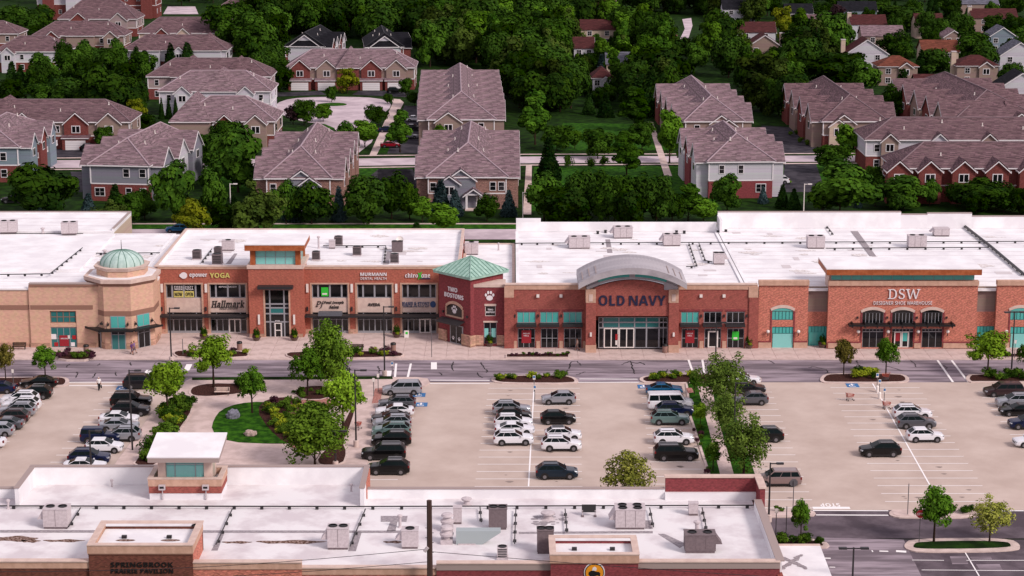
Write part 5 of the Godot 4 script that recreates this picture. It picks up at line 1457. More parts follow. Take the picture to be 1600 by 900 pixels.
	# wet patches where water stands on the roof
	for q in [[20, 842, 36, 3.5], [48, 845.5, 14, 2], [100, 845, 30, 1.8], [455, 847, 50, 2.4], [370, 847.5, 22, 1.6], [615, 847, 15, 1.6]]:
		var mb := MB.new()
		var c := G(q[0], q[1], hr)
		for k in 24:
			var a0 := TAU * k / 24
			var a1 := TAU * (k + 1) / 24
			var f := func(a: float) -> Vector3: return Vector3(c.x - o.x + cos(a) * q[2] * 0.063 * (1 + 0.12 * sin(3 * a)), hr + 0.008, c.z - o.z - sin(a) * q[3] * 0.2 * (1 + 0.3 * sin(5 * a + 1)))
			mb.tri(Vector3(c.x - o.x, hr + 0.008, c.z - o.z), f.call(a0), f.call(a1))
		obj("dirt_stain", mb, M("rust_stain"), t)
	# roof machines
	var U := "machines on the roof in front"
	rooftop_unit(G(90, 822, hr), Vector3(2.3, 1.7, 1.7), 0.0, "unit_grey", 2, -1, "pinkish grey twin fan unit behind the raised block with dark letters", U)
	rooftop_unit(G(529, 855, hr), Vector3(1.9, 1.8, 1.4), 0.0, "unit_grey", 2, -1, "tall pale twin fan unit between two rusty roof stains", U)
	rooftop_unit(G(641, 854, hr), Vector3(1.5, 1.5, 1.3), 0.0, "unit_grey", 1, -1, "pale single fan unit beside the timber utility pole", U)
	rooftop_unit(G(984, 822, hr), Vector3(2.8, 1.7, 2.0), 0.0, "unit_grey", 4, -1, "large pale unit with four fans in the middle of the front roof", U)
	rooftop_unit(G(1093, 860, hr), Vector3(2.8, 1.5, 1.6), 0.0, "unit_dark", 2, 1, "dark grey unit on a frame near the brick screen wall", U)
	rooftop_unit(G(852, 862, hr), Vector3(1.5, 2.0, 1.2), 0.0, "unit_dark", 2, 0, "narrow dark twin fan unit against the round emblem block", U)
	rooftop_unit(G(778, 824, hr), Vector3(1.7, 1.8, 1.4), 0.0, "unit_dark", 2, 0, "dark grilled unit with two fans beside the green duct", U)
	rooftop_unit(G(715, 817, hr), Vector3(0.8, 1.4, 0.8), 0.0, "unit_grey", 0, 0, "slim grey cabinet on the pipe by the utility pole", U)
	rooftop_unit(G(1083, 804, hr), Vector3(0.9, 1.0, 0.7), 0.0, "unit_grey", 0, 0, "small beige cabinet near the brick screen wall", U)
	rooftop_unit(G(308, 855, hr), Vector3(0.9, 1.8, 1.2), 0.0, "unit_grey", 1, 0, "pale unit half hidden behind the raised block with dark letters", U)
	condenser(G(785, 872, hr), 0.95, "small pale green condenser near the front parapet", "unit_grey")
	# green duct on a curb
	var du := thing("sheet_metal_duct", "pale green wedge shaped sheet metal duct on the front roof", "duct", G(745, 848, hr))
	var pts := [Vector2(-1.9, 0), Vector2(0.5, 0), Vector2(2.2, 1.15), Vector2(2.2, 1.3), Vector2(-1.9, 1.3)]
	plate("casing", mt("duct_green", Color(0.60, 0.64, 0.645), 0.4), du, pts.map(func(p): return p + Vector2(du.position.x, du.position.y)), 0.5 + du.position.z, 1.0)
	bxo("curb", M("unit_grey"), du, Vector3(-0.9, 0.05, 0), Vector3(1.6, 0.1, 1.2))
	for q in [[699, 828, 0.5, "tall pair of exhaust cowls behind the green duct"], [698, 848, 0.55, "tall exhaust cowl beside the utility pole"]]:
		var v := thing("exhaust_fan", q[3], "exhaust fan", G(q[0], q[1], hr), 0.0, "exhaust fans by the pole")
		bxo("curb", M("unit_grey"), v, Vector3(0, 0.2, 0), Vector3(1.1, 0.4, 1.1))
		var mb := MB.new()
		mb.lathe(Vector3(0, 0.4, 0), [[0.3, 0], [0.3, 0.3], [0.62, 0.35], [0.66, 0.55], [0.4, 0.7], [0.36, 0.95], [0.6, 1.0], [0.5, 1.2], [0, 1.3]], 14)
		obj("cowl", mb, M("unit_grey"), v)
	for q in [[175, 763, 0.7, 0.09, "slim flue on the raised roof beside the glazed lookout"], [13, 795, 0.7, 0.12, "short flue at the end of the long roof pipe"], [549, 770, 0.7, 0.1, "slim flue near the inner corner of the raised roof"], [625, 824, 1.0, 0.14, "flue beside the grey walkway mats"], [856, 811, 0.5, 0.4, "round vent in the middle of a dirty ring"], [1089, 832, 0.9, 0.2, "round flue behind the dark unit on a frame"], [729, 789, 0.5, 0.3, "low white twin vent near the back parapet"]]:
		vent(G(q[0], q[1], hr), q[2], q[3], q[4])
	roof_pipe([G(0, 795, hr), G(560, 796, hr), G(1190, 794, hr)], "long dark gas pipe crossing the whole front roof", true, 0.065)
	for q in [[126, 798, 107, 828], [363, 800, 338, 855], [571, 800, 547, 858], [806, 800, 804, 854], [883, 800, 886, 836], [1015, 798, 1021, 828], [1097, 798, 1104, 832], [750, 797, 752, 820]]:
		var lb: String = {126: "beside the pinkish grey unit", 363: "right of the block with dark letters", 571: "beside the tall pale twin fan unit", 806: "near the narrow dark unit", 883: "near the round vent", 1015: "beside the unit with four fans", 1097: "leading to the dark unit on a frame", 750: "beside the dark grilled unit"}[q[0]]
		roof_pipe([G(q[0], q[1], hr), G(q[2], q[3], hr)], "short branch pipe on the front roof " + lb, true, 0.06)
	for q in [[595, 806, 637, 806, 635, 815, 595, 815, "crossed by a curb behind the pole"], [610, 815, 621, 815, 618, 830, 604, 830, "leading from the crossed mat to the grey strip"], [553, 832, 565, 832, 556, 861, 544, 861, "beside the tall pale twin fan unit"], [1028, 834, 1038, 834, 1073, 850, 1062, 856, "leading to the dark unit on a frame"], [0, 828, 640, 829, 640, 832.5, 0, 832, "forming a long strip along the roof"], [811, 831, 1020, 829.5, 1020, 833, 811, 834, "forming a strip behind the round emblem block"], [345, 834, 350, 834, 340, 860, 330, 860, "right of the block with dark letters"], [1006, 813, 1018, 813, 1020, 826, 1008, 826, "beside the unit with four fans"]]:
		var mb := MB.new()
		mb.slab(pxs(q.slice(0, 8), hr + 0.02), hr + 0.012, hr + 0.02)
		tag(obj("walkway_mat", mb, M("walk_pad")), "grey walkway mat " + q[8], "mat", "walkway mats on the front roof")
	var dk := thing("solar_panel", "small black solar panel on a low frame", "solar panel", G(920, 806, hr))
	var pn := bxo("panel", M("black"), dk, Vector3(0, 0.75, 0), Vector3(1.35, 0.75, 0.06))
	pn.rotation.x = -0.35
	for s in [-0.6, 0.6]:
		bxo("leg", M("unit_grey"), dk, Vector3(s, 0.3, 0.1), Vector3(0.07, 0.6, 0.07))
		bxo("foot", M("unit_dark"), dk, Vector3(s, 0.04, 0.15), Vector3(0.25, 0.08, 0.5))
	# dirty ring round the round vent
	var mr := MB.new()
	for k in 40:
		var a := rng.randf() * TAU
		var rr := rng.randf_range(0.7, 1.8)
		var c := G(856, 812, hr) + Vector3(cos(a) * rr * 1.1, 0.006 + k * 0.0002, sin(a) * rr)
		var s := rng.randf_range(0.12, 0.4)
		for i in 8: mr.tri(c - o, c - o + Vector3(cos(TAU * i / 8) * s, 0, -sin(TAU * i / 8) * s * 0.7), c - o + Vector3(cos(TAU * (i + 1) / 8) * s, 0, -sin(TAU * (i + 1) / 8) * s * 0.7))
	obj("dirt_stain", mr, M("walk_pad"), t).set_meta("kind", "stuff")
	# little white roof at the corner
	var wr := thing("low_annex", "low flat white roofed annex stained by a dark cross of dirt", "building", Vector3(27, 0, -171))
	var a0 := G(1215, 851, 3.2)
	var a1 := G(1281, 851, 3.2)
	var mb2 := MB.new()
	var zz0 := a0.z
	mb2.slab(PackedVector2Array([Vector2(24.2, zz0) - Vector2(27, -171), Vector2(a1.x, zz0) - Vector2(27, -171), Vector2(a1.x - 0.4, -160) - Vector2(27, -171), Vector2(24.2, -160) - Vector2(27, -171)]), 0, 3.2)
	obj("walls_and_roof", mb2, M("roof_white"), wr)
	bxo("roof_rim", M("stucco"), wr, Vector3((24.2 + a1.x) / 2, 3.24, zz0 + 0.15) - wr.position, Vector3(a1.x - 24.2, 0.1, 0.3))
	var ms := MB.new()
	var cc := G(1238, 878, 3.2) - wr.position
	for k in 4:
		var a: float = [2.5, 0.7, -0.7, -2.5][k]
		for i in 12:
			var rr := 0.2 + i * 0.14
			var q := cc + Vector3(cos(a) * rr * 0.8 + rng.randf_range(-0.1, 0.1), 0.012 + 0.0004 * (i + k * 12), -sin(a) * rr * 1.6 + rng.randf_range(-0.1, 0.1))
			var s := rng.randf_range(0.14, 0.34)
			for j in 7: ms.tri(q, q + Vector3(cos(TAU * j / 7) * s, 0, -sin(TAU * j / 7) * s), q + Vector3(cos(TAU * (j + 1) / 7) * s, 0, -sin(TAU * (j + 1) / 7) * s))
	obj("dirt_stain", ms, M("walk_pad"), wr).set_meta("kind", "stuff")

# ---------------------------------------------------------------- homes
# window on a wall: dir is where it looks (0 front +z, 1 right +x, 2 back, 3 left)
func hwin(t: Node3D, p: Vector3, dir: int, w: float, h: float, cols := 1, shutter := ""):
	var f := bxo("window", M("white"), t, p, Vector3(w + 0.26, h + 0.26, 0.1))
	f.rotation.y = [0.0, PI / 2, PI, -PI / 2][dir]
	for i in cols:
		var pw := (w - 0.08 * (cols - 1)) / cols
		for k in 2:
			bxo("pane", M("glass_home"), f, Vector3(-w / 2 + pw / 2 + i * (pw + 0.08), (k - 0.5) * (h / 2 + 0.03), 0.04), Vector3(pw, h / 2 - 0.03, 0.06))
	if shutter:
		for s in [-1, 1]: bxo("shutter", M(shutter), f, Vector3(s * (w / 2 + 0.36), 0, 0.02), Vector3(0.4, h + 0.2, 0.1))
func gable(t: Node3D, c: Vector3, dir: int, w: float, out: float, back: float, rise: float, wallm: String, roofm: String, yl: float, win := true, wall_to := -1.0):
	# c: middle of the wall line at eaves height; the gable stands out by OUT and runs back by BACK
	var n := Node3D.new()
	n.name = "gable"
	t.add_child(n, true)
	n.position = c
	n.rotation.y = [0.0, PI / 2, PI, -PI / 2][dir]
	var h := w / 2
	var ov := 0.35
	var mb := MB.new()
	mb.tri(Vector3(-h, -0.05, out), Vector3(h, -0.05, out), Vector3(0, rise, out))
	if out > 0.01 or wall_to >= 0:
		var yb := (wall_to if wall_to >= 0 else yl) - c.y
		mb.box(Vector3(-h, yb, -0.3), Vector3(h, -0.05, out))
	obj("wall", mb, M(wallm), n)
	mb = MB.new()
	var dy := rise * ov / h
	var th := 0.1
	for s in [-1, 1]:
		var e0 := Vector3(s * (h + ov), -dy, out + ov)
		var e1 := Vector3(s * (h + ov), -dy, -back)
		var r0 := Vector3(0, rise, out + ov)
		var r1 := Vector3(0, rise, -back)
		var u := Vector3(0, th, 0)
		if s > 0: mb.quad(e0 + u, e1 + u, r1 + u, r0 + u)
		else: mb.quad(e1 + u, e0 + u, r0 + u, r1 + u)
	obj("roof", mb, M(roofm), n)
	if out > 1.0:
		for s in [-1, 1]: bxo("gutter", M("white"), n, Vector3(s * (h + ov), -dy - 0.02, out / 2), Vector3(0.14, 0.2, out + ov))
	for s in [-1, 1]:
		var a := Vector3(s * (h + ov), -dy - 0.1, out + ov - 0.02)
		var b := Vector3(0, rise - 0.1, out + ov - 0.02)
		var m2 := MB.new()
		var d := Vector3(0, 0.24, 0)
		var k := Vector3(0, 0, 0.07)
		if s > 0: m2.hexa([a - d + k, a - d - k, b - d - k, b - d + k, a + k, a - k, b - k, b + k])
		else: m2.hexa([b - d + k, b - d - k, a - d - k, a - d + k, b + k, b - k, a - k, a + k])
		obj("barge_board", m2, M("white"), n)
	if win:
		var f := bxo("window", M("white"), n, Vector3(0, -1.55, out + 0.03), Vector3(minf(2.0, w * 0.5), 1.7, 0.1))
		for s in [-1, 1]: bxo("pane", M("glass_home"), f, Vector3(s * minf(2.0, w * 0.5) * 0.23, 0, 0.04), Vector3(minf(2.0, w * 0.5) * 0.38, 1.4, 0.06))
	return n
func hip(W_: float, L: float, eh: float, rh: float, inset_f := 1.0, ov := 0.5) -> MB:
	var mb := MB.new()
	var x := W_ / 2 + ov
	var z0 := ov
	var z1 := -L - ov
	var d := minf((W_ / 2 + ov) * inset_f, (L + 2 * ov) / 2 - 0.05)
	var y := eh
	var a := Vector3(-x, y, z0)
	var b := Vector3(x, y, z0)
	var c := Vector3(x, y, z1)
	var e := Vector3(-x, y, z1)
	var r0 := Vector3(0, y + rh, z0 - d)
	var r1 := Vector3(0, y + rh, z1 + d)
	mb.tri(a, b, r0)
	mb.quad(b, c, r1, r0)
	mb.tri(c, e, r1)
	mb.quad(e, a, r0, r1)
	return mb
func townhouse(label: String, at: Vector3, yaw: float, o: Dictionary) -> Node3D:
	var t := thing("town_house", label, "house", Vector3(at.x, 0, at.z), yaw, "town houses of the estate")
	var w: float = o.get("w", 14.0)
	var L: float = o.get("l", 30.0)
	var rh: float = o.get("rh", 4.6)
	var eh: float = o.get("eh", 6.1)
	var low: String = o.get("low", "brick_home")
	var up: String = o.get("up", "siding_tan")
	var roof: String = o.get("roof", "shingle_mauve")
	var mid := eh * 0.49
	bxo("lower_wall", M(low), t, Vector3(0, mid / 2 - 0.05, -L / 2), Vector3(w, mid + 0.1, L))
	bxo("upper_wall", M(up), t, Vector3(0, (mid + eh) / 2, -L / 2), Vector3(w - 0.02, eh - mid, L - 0.02))
	bxo("belt_course", M("white"), t, Vector3(0, mid, -L / 2), Vector3(w + 0.1, 0.22, L + 0.1))
	for sx in [-1, 1]:
		for sz in [0, 1]: bxo("corner_board", M("white"), t, Vector3(sx * w / 2, (mid + eh) / 2, -L * sz), Vector3(0.22, eh - mid, 0.22))
	obj("roof", hip(w, L, eh + 0.16, rh, o.get("inset", 1.0)), M(roof), t)
	bxo("gutter", M("white"), t, Vector3(0, eh + 0.02, -L / 2), Vector3(w + 1.0, 0.24, L + 1.0))
	# ridge and hip caps, paled to stand in for the lighter sunlit facets
	var dd := minf((w / 2 + 0.5) * float(o.get("inset", 1.0)), (L + 1.0) / 2 - 0.05)
	var mb := MB.new()
	var y1 := eh + 0.16 + rh
	mb.tube(Vector3(0, y1, 0.5 - dd), Vector3(0, y1, -L - 0.5 + dd), 0.17, 0.17, 5)
	for s in [-1, 1]:
		mb.tube(Vector3(s * (w / 2 + 0.5), eh + 0.18, 0.5), Vector3(0, y1, 0.5 - dd), 0.17, 0.17, 5)
		mb.tube(Vector3(s * (w / 2 + 0.5), eh + 0.18, -L - 0.5), Vector3(0, y1, -L - 0.5 + dd), 0.17, 0.17, 5)
	obj("ridge_cap", mb, mt("ridge_" + roof, {"shingle_black": Color(0.16, 0.16, 0.18), "shingle_brown": Color(0.45, 0.375, 0.395)}.get(roof, Color(0.60, 0.525, 0.555)), 0.95), t)
	# cross gables on both sides
	var gw: float = o.get("gw", 5.8)
	var out: float = o.get("out", 2.3)
	var grise: float = o.get("grise", gw * 0.44)
	for s in [-1, 1]:
		var zs: Array = o.get("gl" if s < 0 else "gr", [])
		var garage: bool = o.get("gar", 0) == s
		var base_out := out if not garage else 0.6
		for i in zs.size():
			var gz: float = zs[i]
			var wm: String = up if i % 2 == 0 else o.get("alt", low)
			gable(t, Vector3(s * w / 2, eh, gz), 1 if s > 0 else 3, gw, base_out, w / 2 * (grise / rh) + 0.4, grise, wm, roof, mid + 0.2 if garage else 0.0, true)
			if garage:
				# projecting ground floor with its own lean-to roof and a garage door
				var fx: float = s * (w / 2 + 0.9)
				bxo("garage_wall", M(low), t, Vector3(fx, 1.35, gz), Vector3(1.8, 2.7, gw + 0.6))
				var m2 := MB.new()
				var xa: float = s * (w / 2 - 0.1)
				var xb: float = s * (w / 2 + 2.1)
				var p := [Vector3(xb, 2.72, gz + gw / 2 + 0.5), Vector3(xb, 2.72, gz - gw / 2 - 0.5), Vector3(xa, 3.5, gz - gw / 2 - 0.5), Vector3(xa, 3.5, gz + gw / 2 + 0.5)]
				if s > 0: m2.quad(p[0], p[1], p[2], p[3])
				else: m2.quad(p[1], p[0], p[3], p[2])
				m2.tri(p[0], p[3], Vector3(xa, 2.72, gz + gw / 2 + 0.5)) if s > 0 else m2.tri(p[0], Vector3(xa, 2.72, gz + gw / 2 + 0.5), p[3])
				obj("lean_to_roof", m2, M(roof), t)
				bxo("gutter", M("white"), t, Vector3(xb - s * 0.05, 2.66, gz), Vector3(0.14, 0.16, gw + 1.0))
				var dr := bxo("garage_door", M("white"), t, Vector3(fx + s * 0.92, 1.08, gz), Vector3(0.08, 2.16, minf(4.9, gw - 0.8)))
				for k in 3: bxo("door_joint", M("frame_grey"), dr, Vector3(s * 0.042, -0.54 + k * 0.54, 0), Vector3(0.01, 0.04, minf(4.8, gw - 0.9)))
		# plain windows between the gables
		var n := int(L / 4.6)
		for k in n:
			var z := -L * (k + 0.5) / n
			var free := true
			for gz in zs:
				if absf(z - gz) < gw / 2 + 0.8: free = false
			if not free: continue
			hwin(t, Vector3(s * (w / 2 + 0.02), mid + (eh - mid) * 0.5, z), 1 if s > 0 else 3, 1.0, 1.4)
			if not garage: hwin(t, Vector3(s * (w / 2 + 0.02), mid * 0.52, z), 1 if s > 0 else 3, 1.0, 1.4)
		if o.get("balc", 0) == s:
			for k in 4:
				var z := -L * (k + 0.5) / 4
				var bc := Node3D.new()
				bc.name = "balcony"
				t.add_child(bc, true)
				bc.position = Vector3(s * (w / 2 + 1.4), mid, z)
				bxo("deck", M("white"), bc, Vector3(-s * 0.5, 0, 0), Vector3(2.0, 0.18, 3.2))
				bxo("rail", M("white"), bc, Vector3(s * 0.45, 1.0, 0), Vector3(0.08, 0.08, 3.2))
				for q in [-1.55, 1.55]: bxo("rail", M("white"), bc, Vector3(-s * 0.4, 1.0, q), Vector3(1.7, 0.08, 0.08))
				for b in 11: bxo("baluster", M("white"), bc, Vector3(s * 0.45, 0.52, -1.5 + b * 0.3), Vector3(0.05, 0.9, 0.05))
	# end facing along +z
	for g in o.get("fg", []):
		gable(t, Vector3(g[0], eh - g[2], 0), 0, g[1], g[3], w / 2 * ((g[1] * 0.36 + 0.0) / rh) + 0.6, g[1] * 0.36, g[4], roof, 0.0, g[5])
	for q in o.get("fw", [[-0.3, 0.74, 1.1], [0.3, 0.74, 1.1], [-0.3, 0.26, 1.1], [0.3, 0.26, 1.1]]):
		hwin(t, Vector3(q[0] * w, q[1] * eh, 0.04), 0, q[2], 1.5, 2 if q[2] > 1.3 else 1, o.get("shutter", ""))
	if o.has("porch"):
		var px: float = o.porch
		gable(t, Vector3(px, 3.05, 1.6), 0, 3.4, 0.0, 1.7, 1.2, o.get("porchm", "siding_grey"), roof, 3.0, false)
		for s in [-1.3, 1.3]: bxo("porch_column", M("white"), t, Vector3(px + s, 1.5, 1.45), Vector3(0.4, 3.0, 0.4))
		bxo("porch_beam", M("white"), t, Vector3(px, 3.0, 0.85), Vector3(3.3, 0.24, 1.6))
		bxo("porch_step", M("walk"), t, Vector3(px, 0.1, 1.0), Vector3(3.2, 0.3, 2.2))
		var dr := bxo("door", M("white"), t, Vector3(px, 1.25, 0.03), Vector3(1.7, 2.3, 0.1))
		bxo("door_leaf", M("black"), dr, Vector3(0, -0.05, 0.04), Vector3(0.9, 2.05, 0.06))
	for g in o.get("cross", []):
		var cr := hip(float(g[1]), w + 2.6, eh + 0.17, rh + float(g[2]), 1.0, 0.4)
		var co := obj("cross_roof", cr, M(roof), t)
		co.rotation.y = PI / 2
		co.position = Vector3(w / 2 + 1.3, 0, g[0])
		for s in [-1, 1]:
			bxo("cross_wing", M(o.get("alt", up)), t, Vector3(s * (w / 2 + 0.6), eh / 2, g[0]), Vector3(1.3, eh - 0.02, float(g[1])))
			bxo("gutter", M("white"), t, Vector3(s * (w / 2 + 1.45), eh + 0.05, g[0]), Vector3(0.5, 0.2, float(g[1]) + 0.6))
	# plumbing vents
	for k in int(o.get("vents", 5)):
		var s := 1 if k % 2 else -1
		var u := 0.25 + 0.15 * (k % 3)
		var z := -L * (k + 1.0) / (int(o.get("vents", 5)) + 1)
		var v := bxo("roof_vent_pipe", M("lamp_white"), t, Vector3(s * w / 2 * u, eh + 0.3 + rh * (1 - u) + 0.2, z), Vector3(0.18, 0.7, 0.18))
		bxo("flashing", M("lamp_white"), v, Vector3(0, -0.3, 0), Vector3(0.42, 0.1, 0.42))
	return t
func cottage(label: String, px0: float, px1: float, ey: float, kind: String, roof: String, wallm: String, chim := 0, depth := 9.0, yaw := 0.0):
	var eh := 5.4
	var a := G(px0, ey, eh)
	var b := G(px1, ey, eh)
	var w := b.x - a.x
	var t := thing("house", label, "house", Vector3((a.x + b.x) / 2, 0, a.z), yaw, "houses among the far trees")
	bxo("walls", M(wallm), t, Vector3(0, eh / 2 - 0.05, -depth / 2), Vector3(w, eh + 0.1, depth))
	var rh := 2.6
	if kind == "h":
		obj("roof", hip(w, depth, eh + 0.1, rh), M(roof), t) if w < depth else _turned_hip(t, w, depth, eh + 0.1, rh, roof)
		bxo("gutter", M("white"), t, Vector3(0, eh, -depth / 2), Vector3(w + 0.9, 0.2, depth + 0.9))
		gable(t, Vector3(w * 0.2, eh, 0), 0, w * 0.34, 0.6, 2.5, w * 0.12, wallm, roof, 0.0)
	elif kind == "g":
		rh = w * 0.33
		gable(t, Vector3(0, eh, 0), 0, w, 0.0, depth + 0.4, rh, wallm, roof, 0.0, false)
	else:
		rh = depth * 0.33
		gable(t, Vector3(w / 2, eh, -depth / 2), 1, depth, 0.0, w + 0.4, rh, wallm, roof, 0.0, false)
		var m2 := MB.new()
		m2.tri(Vector3(-w / 2, eh, -depth), Vector3(-w / 2, eh, 0), Vector3(-w / 2, eh + rh, -depth / 2))
		obj("gable_wall", m2, M(wallm), t)
	for k in 2:
		var x := (k - 0.5) * w * 0.5
		hwin(t, Vector3(x, 4.1, 0.05), 0, 1.3, 1.4, 2)
		hwin(t, Vector3(x, 1.5, 0.05), 0, 1.3, 1.4, 2)
	if chim:
		bxo("chimney", M("siding_cream"), t, Vector3(chim * (w / 2 + 0.35), 4.4, -depth * 0.45), Vector3(1.3, 8.8 + 0.4, 1.2))
		bxo("chimney_cap", M("unit_grey"), t, Vector3(chim * (w / 2 + 0.35), 9.1, -depth * 0.45), Vector3(1.5, 0.2, 1.4))
func _turned_hip(t: Node3D, w: float, depth: float, y: float, rh: float, roof: String):
	var o := obj("roof", hip(depth, w, y, rh), M(roof), t)
	o.rotation.y = PI / 2
	o.position = Vector3(w / 2, 0, -depth / 2)
func span(n: int, L: float, w := 0.0) -> Array:
	var out := []
	for k in n: out.append(-L * (k + 0.5) / n)
	return out
func at_eave(px: float, py: float, eh := 6.1) -> Vector3:
	return G(px, py, eh)
func broad(label: String, x0: float, x1: float, ey: float, d: float, o: Dictionary):   # a long side towards the camera
	var eh: float = o.get("eh", 6.1)
	var a := G(x0, ey, eh)
	var b := G(x1, ey, eh)
	o["w"] = d
	o["l"] = b.x - a.x - 1.0
	o["gar"] = o.get("gar", 0)
	return townhouse(label, Vector3(b.x - 0.5, 0, a.z - d / 2), PI / 2, o)
func homes():
	# rows seen end-on
	townhouse("grey gabled brick town house with a white columned porch beside blue spruces", at_eave(730, 277), 0.0, {"w": 14.8, "l": 44.0, "rh": 5.4, "low": "brick_pale", "up": "brick_pale", "gl": span(4, 43.0), "gr": span(4, 43.0), "gw": 8.0, "grise": 3.5, "fg": [[-1.2, 5.6, 0.3, 0.25, "siding_grey", false], [-3.4, 4.0, 0.9, 0.9, "siding_grey", true]], "porch": 1.2, "fw": [[0.33, 0.72, 1.0], [0.44, 0.72, 1.0], [-0.44, 0.7, 1.0], [0.3, 0.25, 1.0]], "vents": 8})
	townhouse("grey gabled brick town house with side balconies and a small porch among dark trees", at_eave(466, 279), 0.0, {"w": 12.0, "l": 44.0, "rh": 5.2, "low": "brick_pale", "up": "brick_pale", "gl": span(4, 43.0), "gr": span(4, 43.0), "gw": 8.0, "grise": 3.4, "fg": [[0.6, 5.6, 0.3, 0.25, "siding_grey", false], [2.2, 4.0, 0.9, 0.9, "siding_grey", true]], "porch": -2.2, "fw": [[-0.4, 0.7, 1.0]], "balc": 1, "vents": 8})
	townhouse("long stepped roof town house row beside the diagonal footpath", at_eave(721, 187), 0.03, {"w": 15.0, "l": 74.0, "rh": 5.4, "up": "siding_tan", "gl": span(6, 72.0), "gr": span(6, 72.0), "gw": 9.0, "grise": 3.8, "fg": [[-3, 6.0, 0.2, 0.8, "siding_tan", true]], "vents": 10})
	townhouse("town house with a plain grey clapboard end wall above brick", at_eave(186, 259, 7.0), -0.12, {"w": 11.6, "l": 34.0, "eh": 7.0, "rh": 4.4, "up": "siding_grey", "gr": span(3, 32.0), "gl": span(3, 32.0), "gw": 7.4, "grise": 3.2, "alt": "siding_white", "gar": 0, "fw": [[0.12, 0.8, 1.1], [0.4, 0.8, 1.1], [-0.35, 0.26, 1.8], [0.15, 0.26, 1.0], [0.4, 0.26, 1.0]], "vents": 6})
	townhouse("pale blue clapboard town house with white balconies at the estate's edge", at_eave(-30, 232, 7.0), 0.0, {"w": 15.0, "l": 30.0, "eh": 7.2, "rh": 4.0, "up": "siding_blue", "gr": span(3, 26.0), "gl": [], "balc": 1, "vents": 4})
	townhouse("stepped roof town house with twin cream gables by the parkland path", at_eave(1116, 190), 0.03, {"w": 13.0, "l": 52.0, "rh": 5.0, "up": "siding_tan", "gl": span(4, 48.0), "gr": span(4, 48.0), "gw": 8.4, "grise": 3.5, "fg": [[1.6, 5.0, 0.2, 0.25, "siding_tan", false], [3.2, 3.8, 0.7, 0.8, "siding_tan", true]], "vents": 6})
	townhouse("town house with a white clapboard end wall over red brick", at_eave(1158, 253, 7.2), 0.05, {"w": 12.6, "l": 30.0, "eh": 7.2, "rh": 4.6, "low": "brick_wine", "up": "siding_white", "gl": span(3, 29.0), "gr": span(3, 29.0), "gw": 7.2, "grise": 3.2, "fw": [[-0.3, 0.8, 0.9], [0.0, 0.8, 0.9], [-0.3, 0.28, 0.9], [0.32, 0.28, 1.8]], "vents": 6})
	townhouse("stepped roof town house with white balconies above a dark driveway", at_eave(1336, 190), 0.02, {"w": 14.4, "l": 50.0, "rh": 5.2, "roof": "shingle_brown", "up": "siding_tan", "gl": span(4, 48.0), "gr": span(4, 48.0), "gw": 8.6, "grise": 3.6, "fg": [[-2.6, 5.4, 0.2, 0.25, "siding_tan", false], [-3.9, 4.0, 0.7, 0.9, "siding_cream", true]], "porch": 2.0, "porchm": "siding_tan", "balc": -1, "vents": 6})
	townhouse("dimmed brown roofed town house row behind the long clapboard row", at_eave(1560, 188), 0.06, {"w": 20.0, "l": 56.0, "rh": 5.6, "roof": "shingle_brown", "up": "siding_tan", "gl": span(5, 54.0), "gr": span(5, 54.0), "gw": 8.0, "grise": 3.8, "fg": [[5.0, 5.4, 0.2, 0.8, "siding_tan", true]], "vents": 4})
	# rows seen along their length
	broad("long brick town house row with white garage doors left of the grey clapboard end", -60, 205, 191, 13.0, {"cross": [[-29.0, 9.0, 0.7]], "rh": 4.2, "roof": "shingle_brown", "up": "siding_tan", "gl": [-4.5, -12.0, -24.0, -33.0], "gw": 5.4, "gar": -1, "alt": "brick_home", "vents": 6})
	broad("brick town house row with white garage doors round the end of the cul-de-sac", 445, 650, 106, 13.0, {"cross": [[-18.5, 6.0, 0.5]], "rh": 4.4, "up": "siding_tan", "gl": [-5.0, -12.0, -24.5, -32.0], "gw": 5.6, "gar": -1, "alt": "brick_home", "vents": 6})
	broad("tan hip roofed town house with a small gabled entrance beside the cul-de-sac", 268, 432, 190, 15.0, {"cross": [[-19.0, 9.0, 0.6]], "rh": 4.8, "up": "siding_tan", "gl": [-4.0, -11.0], "gw": 4.6, "vents": 6, "shutter": "dark_metal"})
	broad("white walled town house row behind the tan hip roofed one", 246, 425, 143, 14.0, {"cross": [[-13.0, 9.0, 0.6]], "rh": 4.4, "up": "siding_white", "low": "siding_white", "gl": [-6.0, -22.0], "gw": 4.0, "vents": 5})
	broad("tan town house row at the back of the left estate block", 228, 425, 120, 13.0, {"cross": [[-22.0, 9.0, 0.6], [-9.0, 7.0, 0.3]], "rh": 4.2, "roof": "shingle_brown", "up": "siding_mauve", "gl": [-5.0, -14.0], "gw": 4.6, "vents": 5})
	broad("long lilac clapboard town house row with many roof vents", 1350, 1700, 219, 13.0, {"rh": 3.8, "eh": 6.6, "roof": "shingle_brown", "up": "siding_white", "gl": [-8.0, -20.5, -31.0, -41.5], "gw": 3.6, "out": 0.6, "alt": "siding_tan", "vents": 10})
	broad("red brick town house row with arched gables near the shop roofs", 1396, 1700, 263, 13.0, {"rh": 4.0, "eh": 6.6, "roof": "shingle_brown", "up": "brick_home", "gl": [-11.0, -17.5, -24.0, -30.5, -36.5], "gw": 4.4, "alt": "brick_home", "vents": 3})
	# dark roofs
	townhouse("black roofed brick house with a white gable end and white bay fronts", at_eave(476, 73), -0.1, {"w": 12.0, "l": 26.0, "rh": 4.2, "inset": 0.15, "roof": "shingle_black", "low": "brick_home", "up": "brick_home", "gr": span(4, 24.0), "alt": "siding_white", "fg": [[0, 10.5, 0, 0.1, "siding_white", false]], "fw": []})
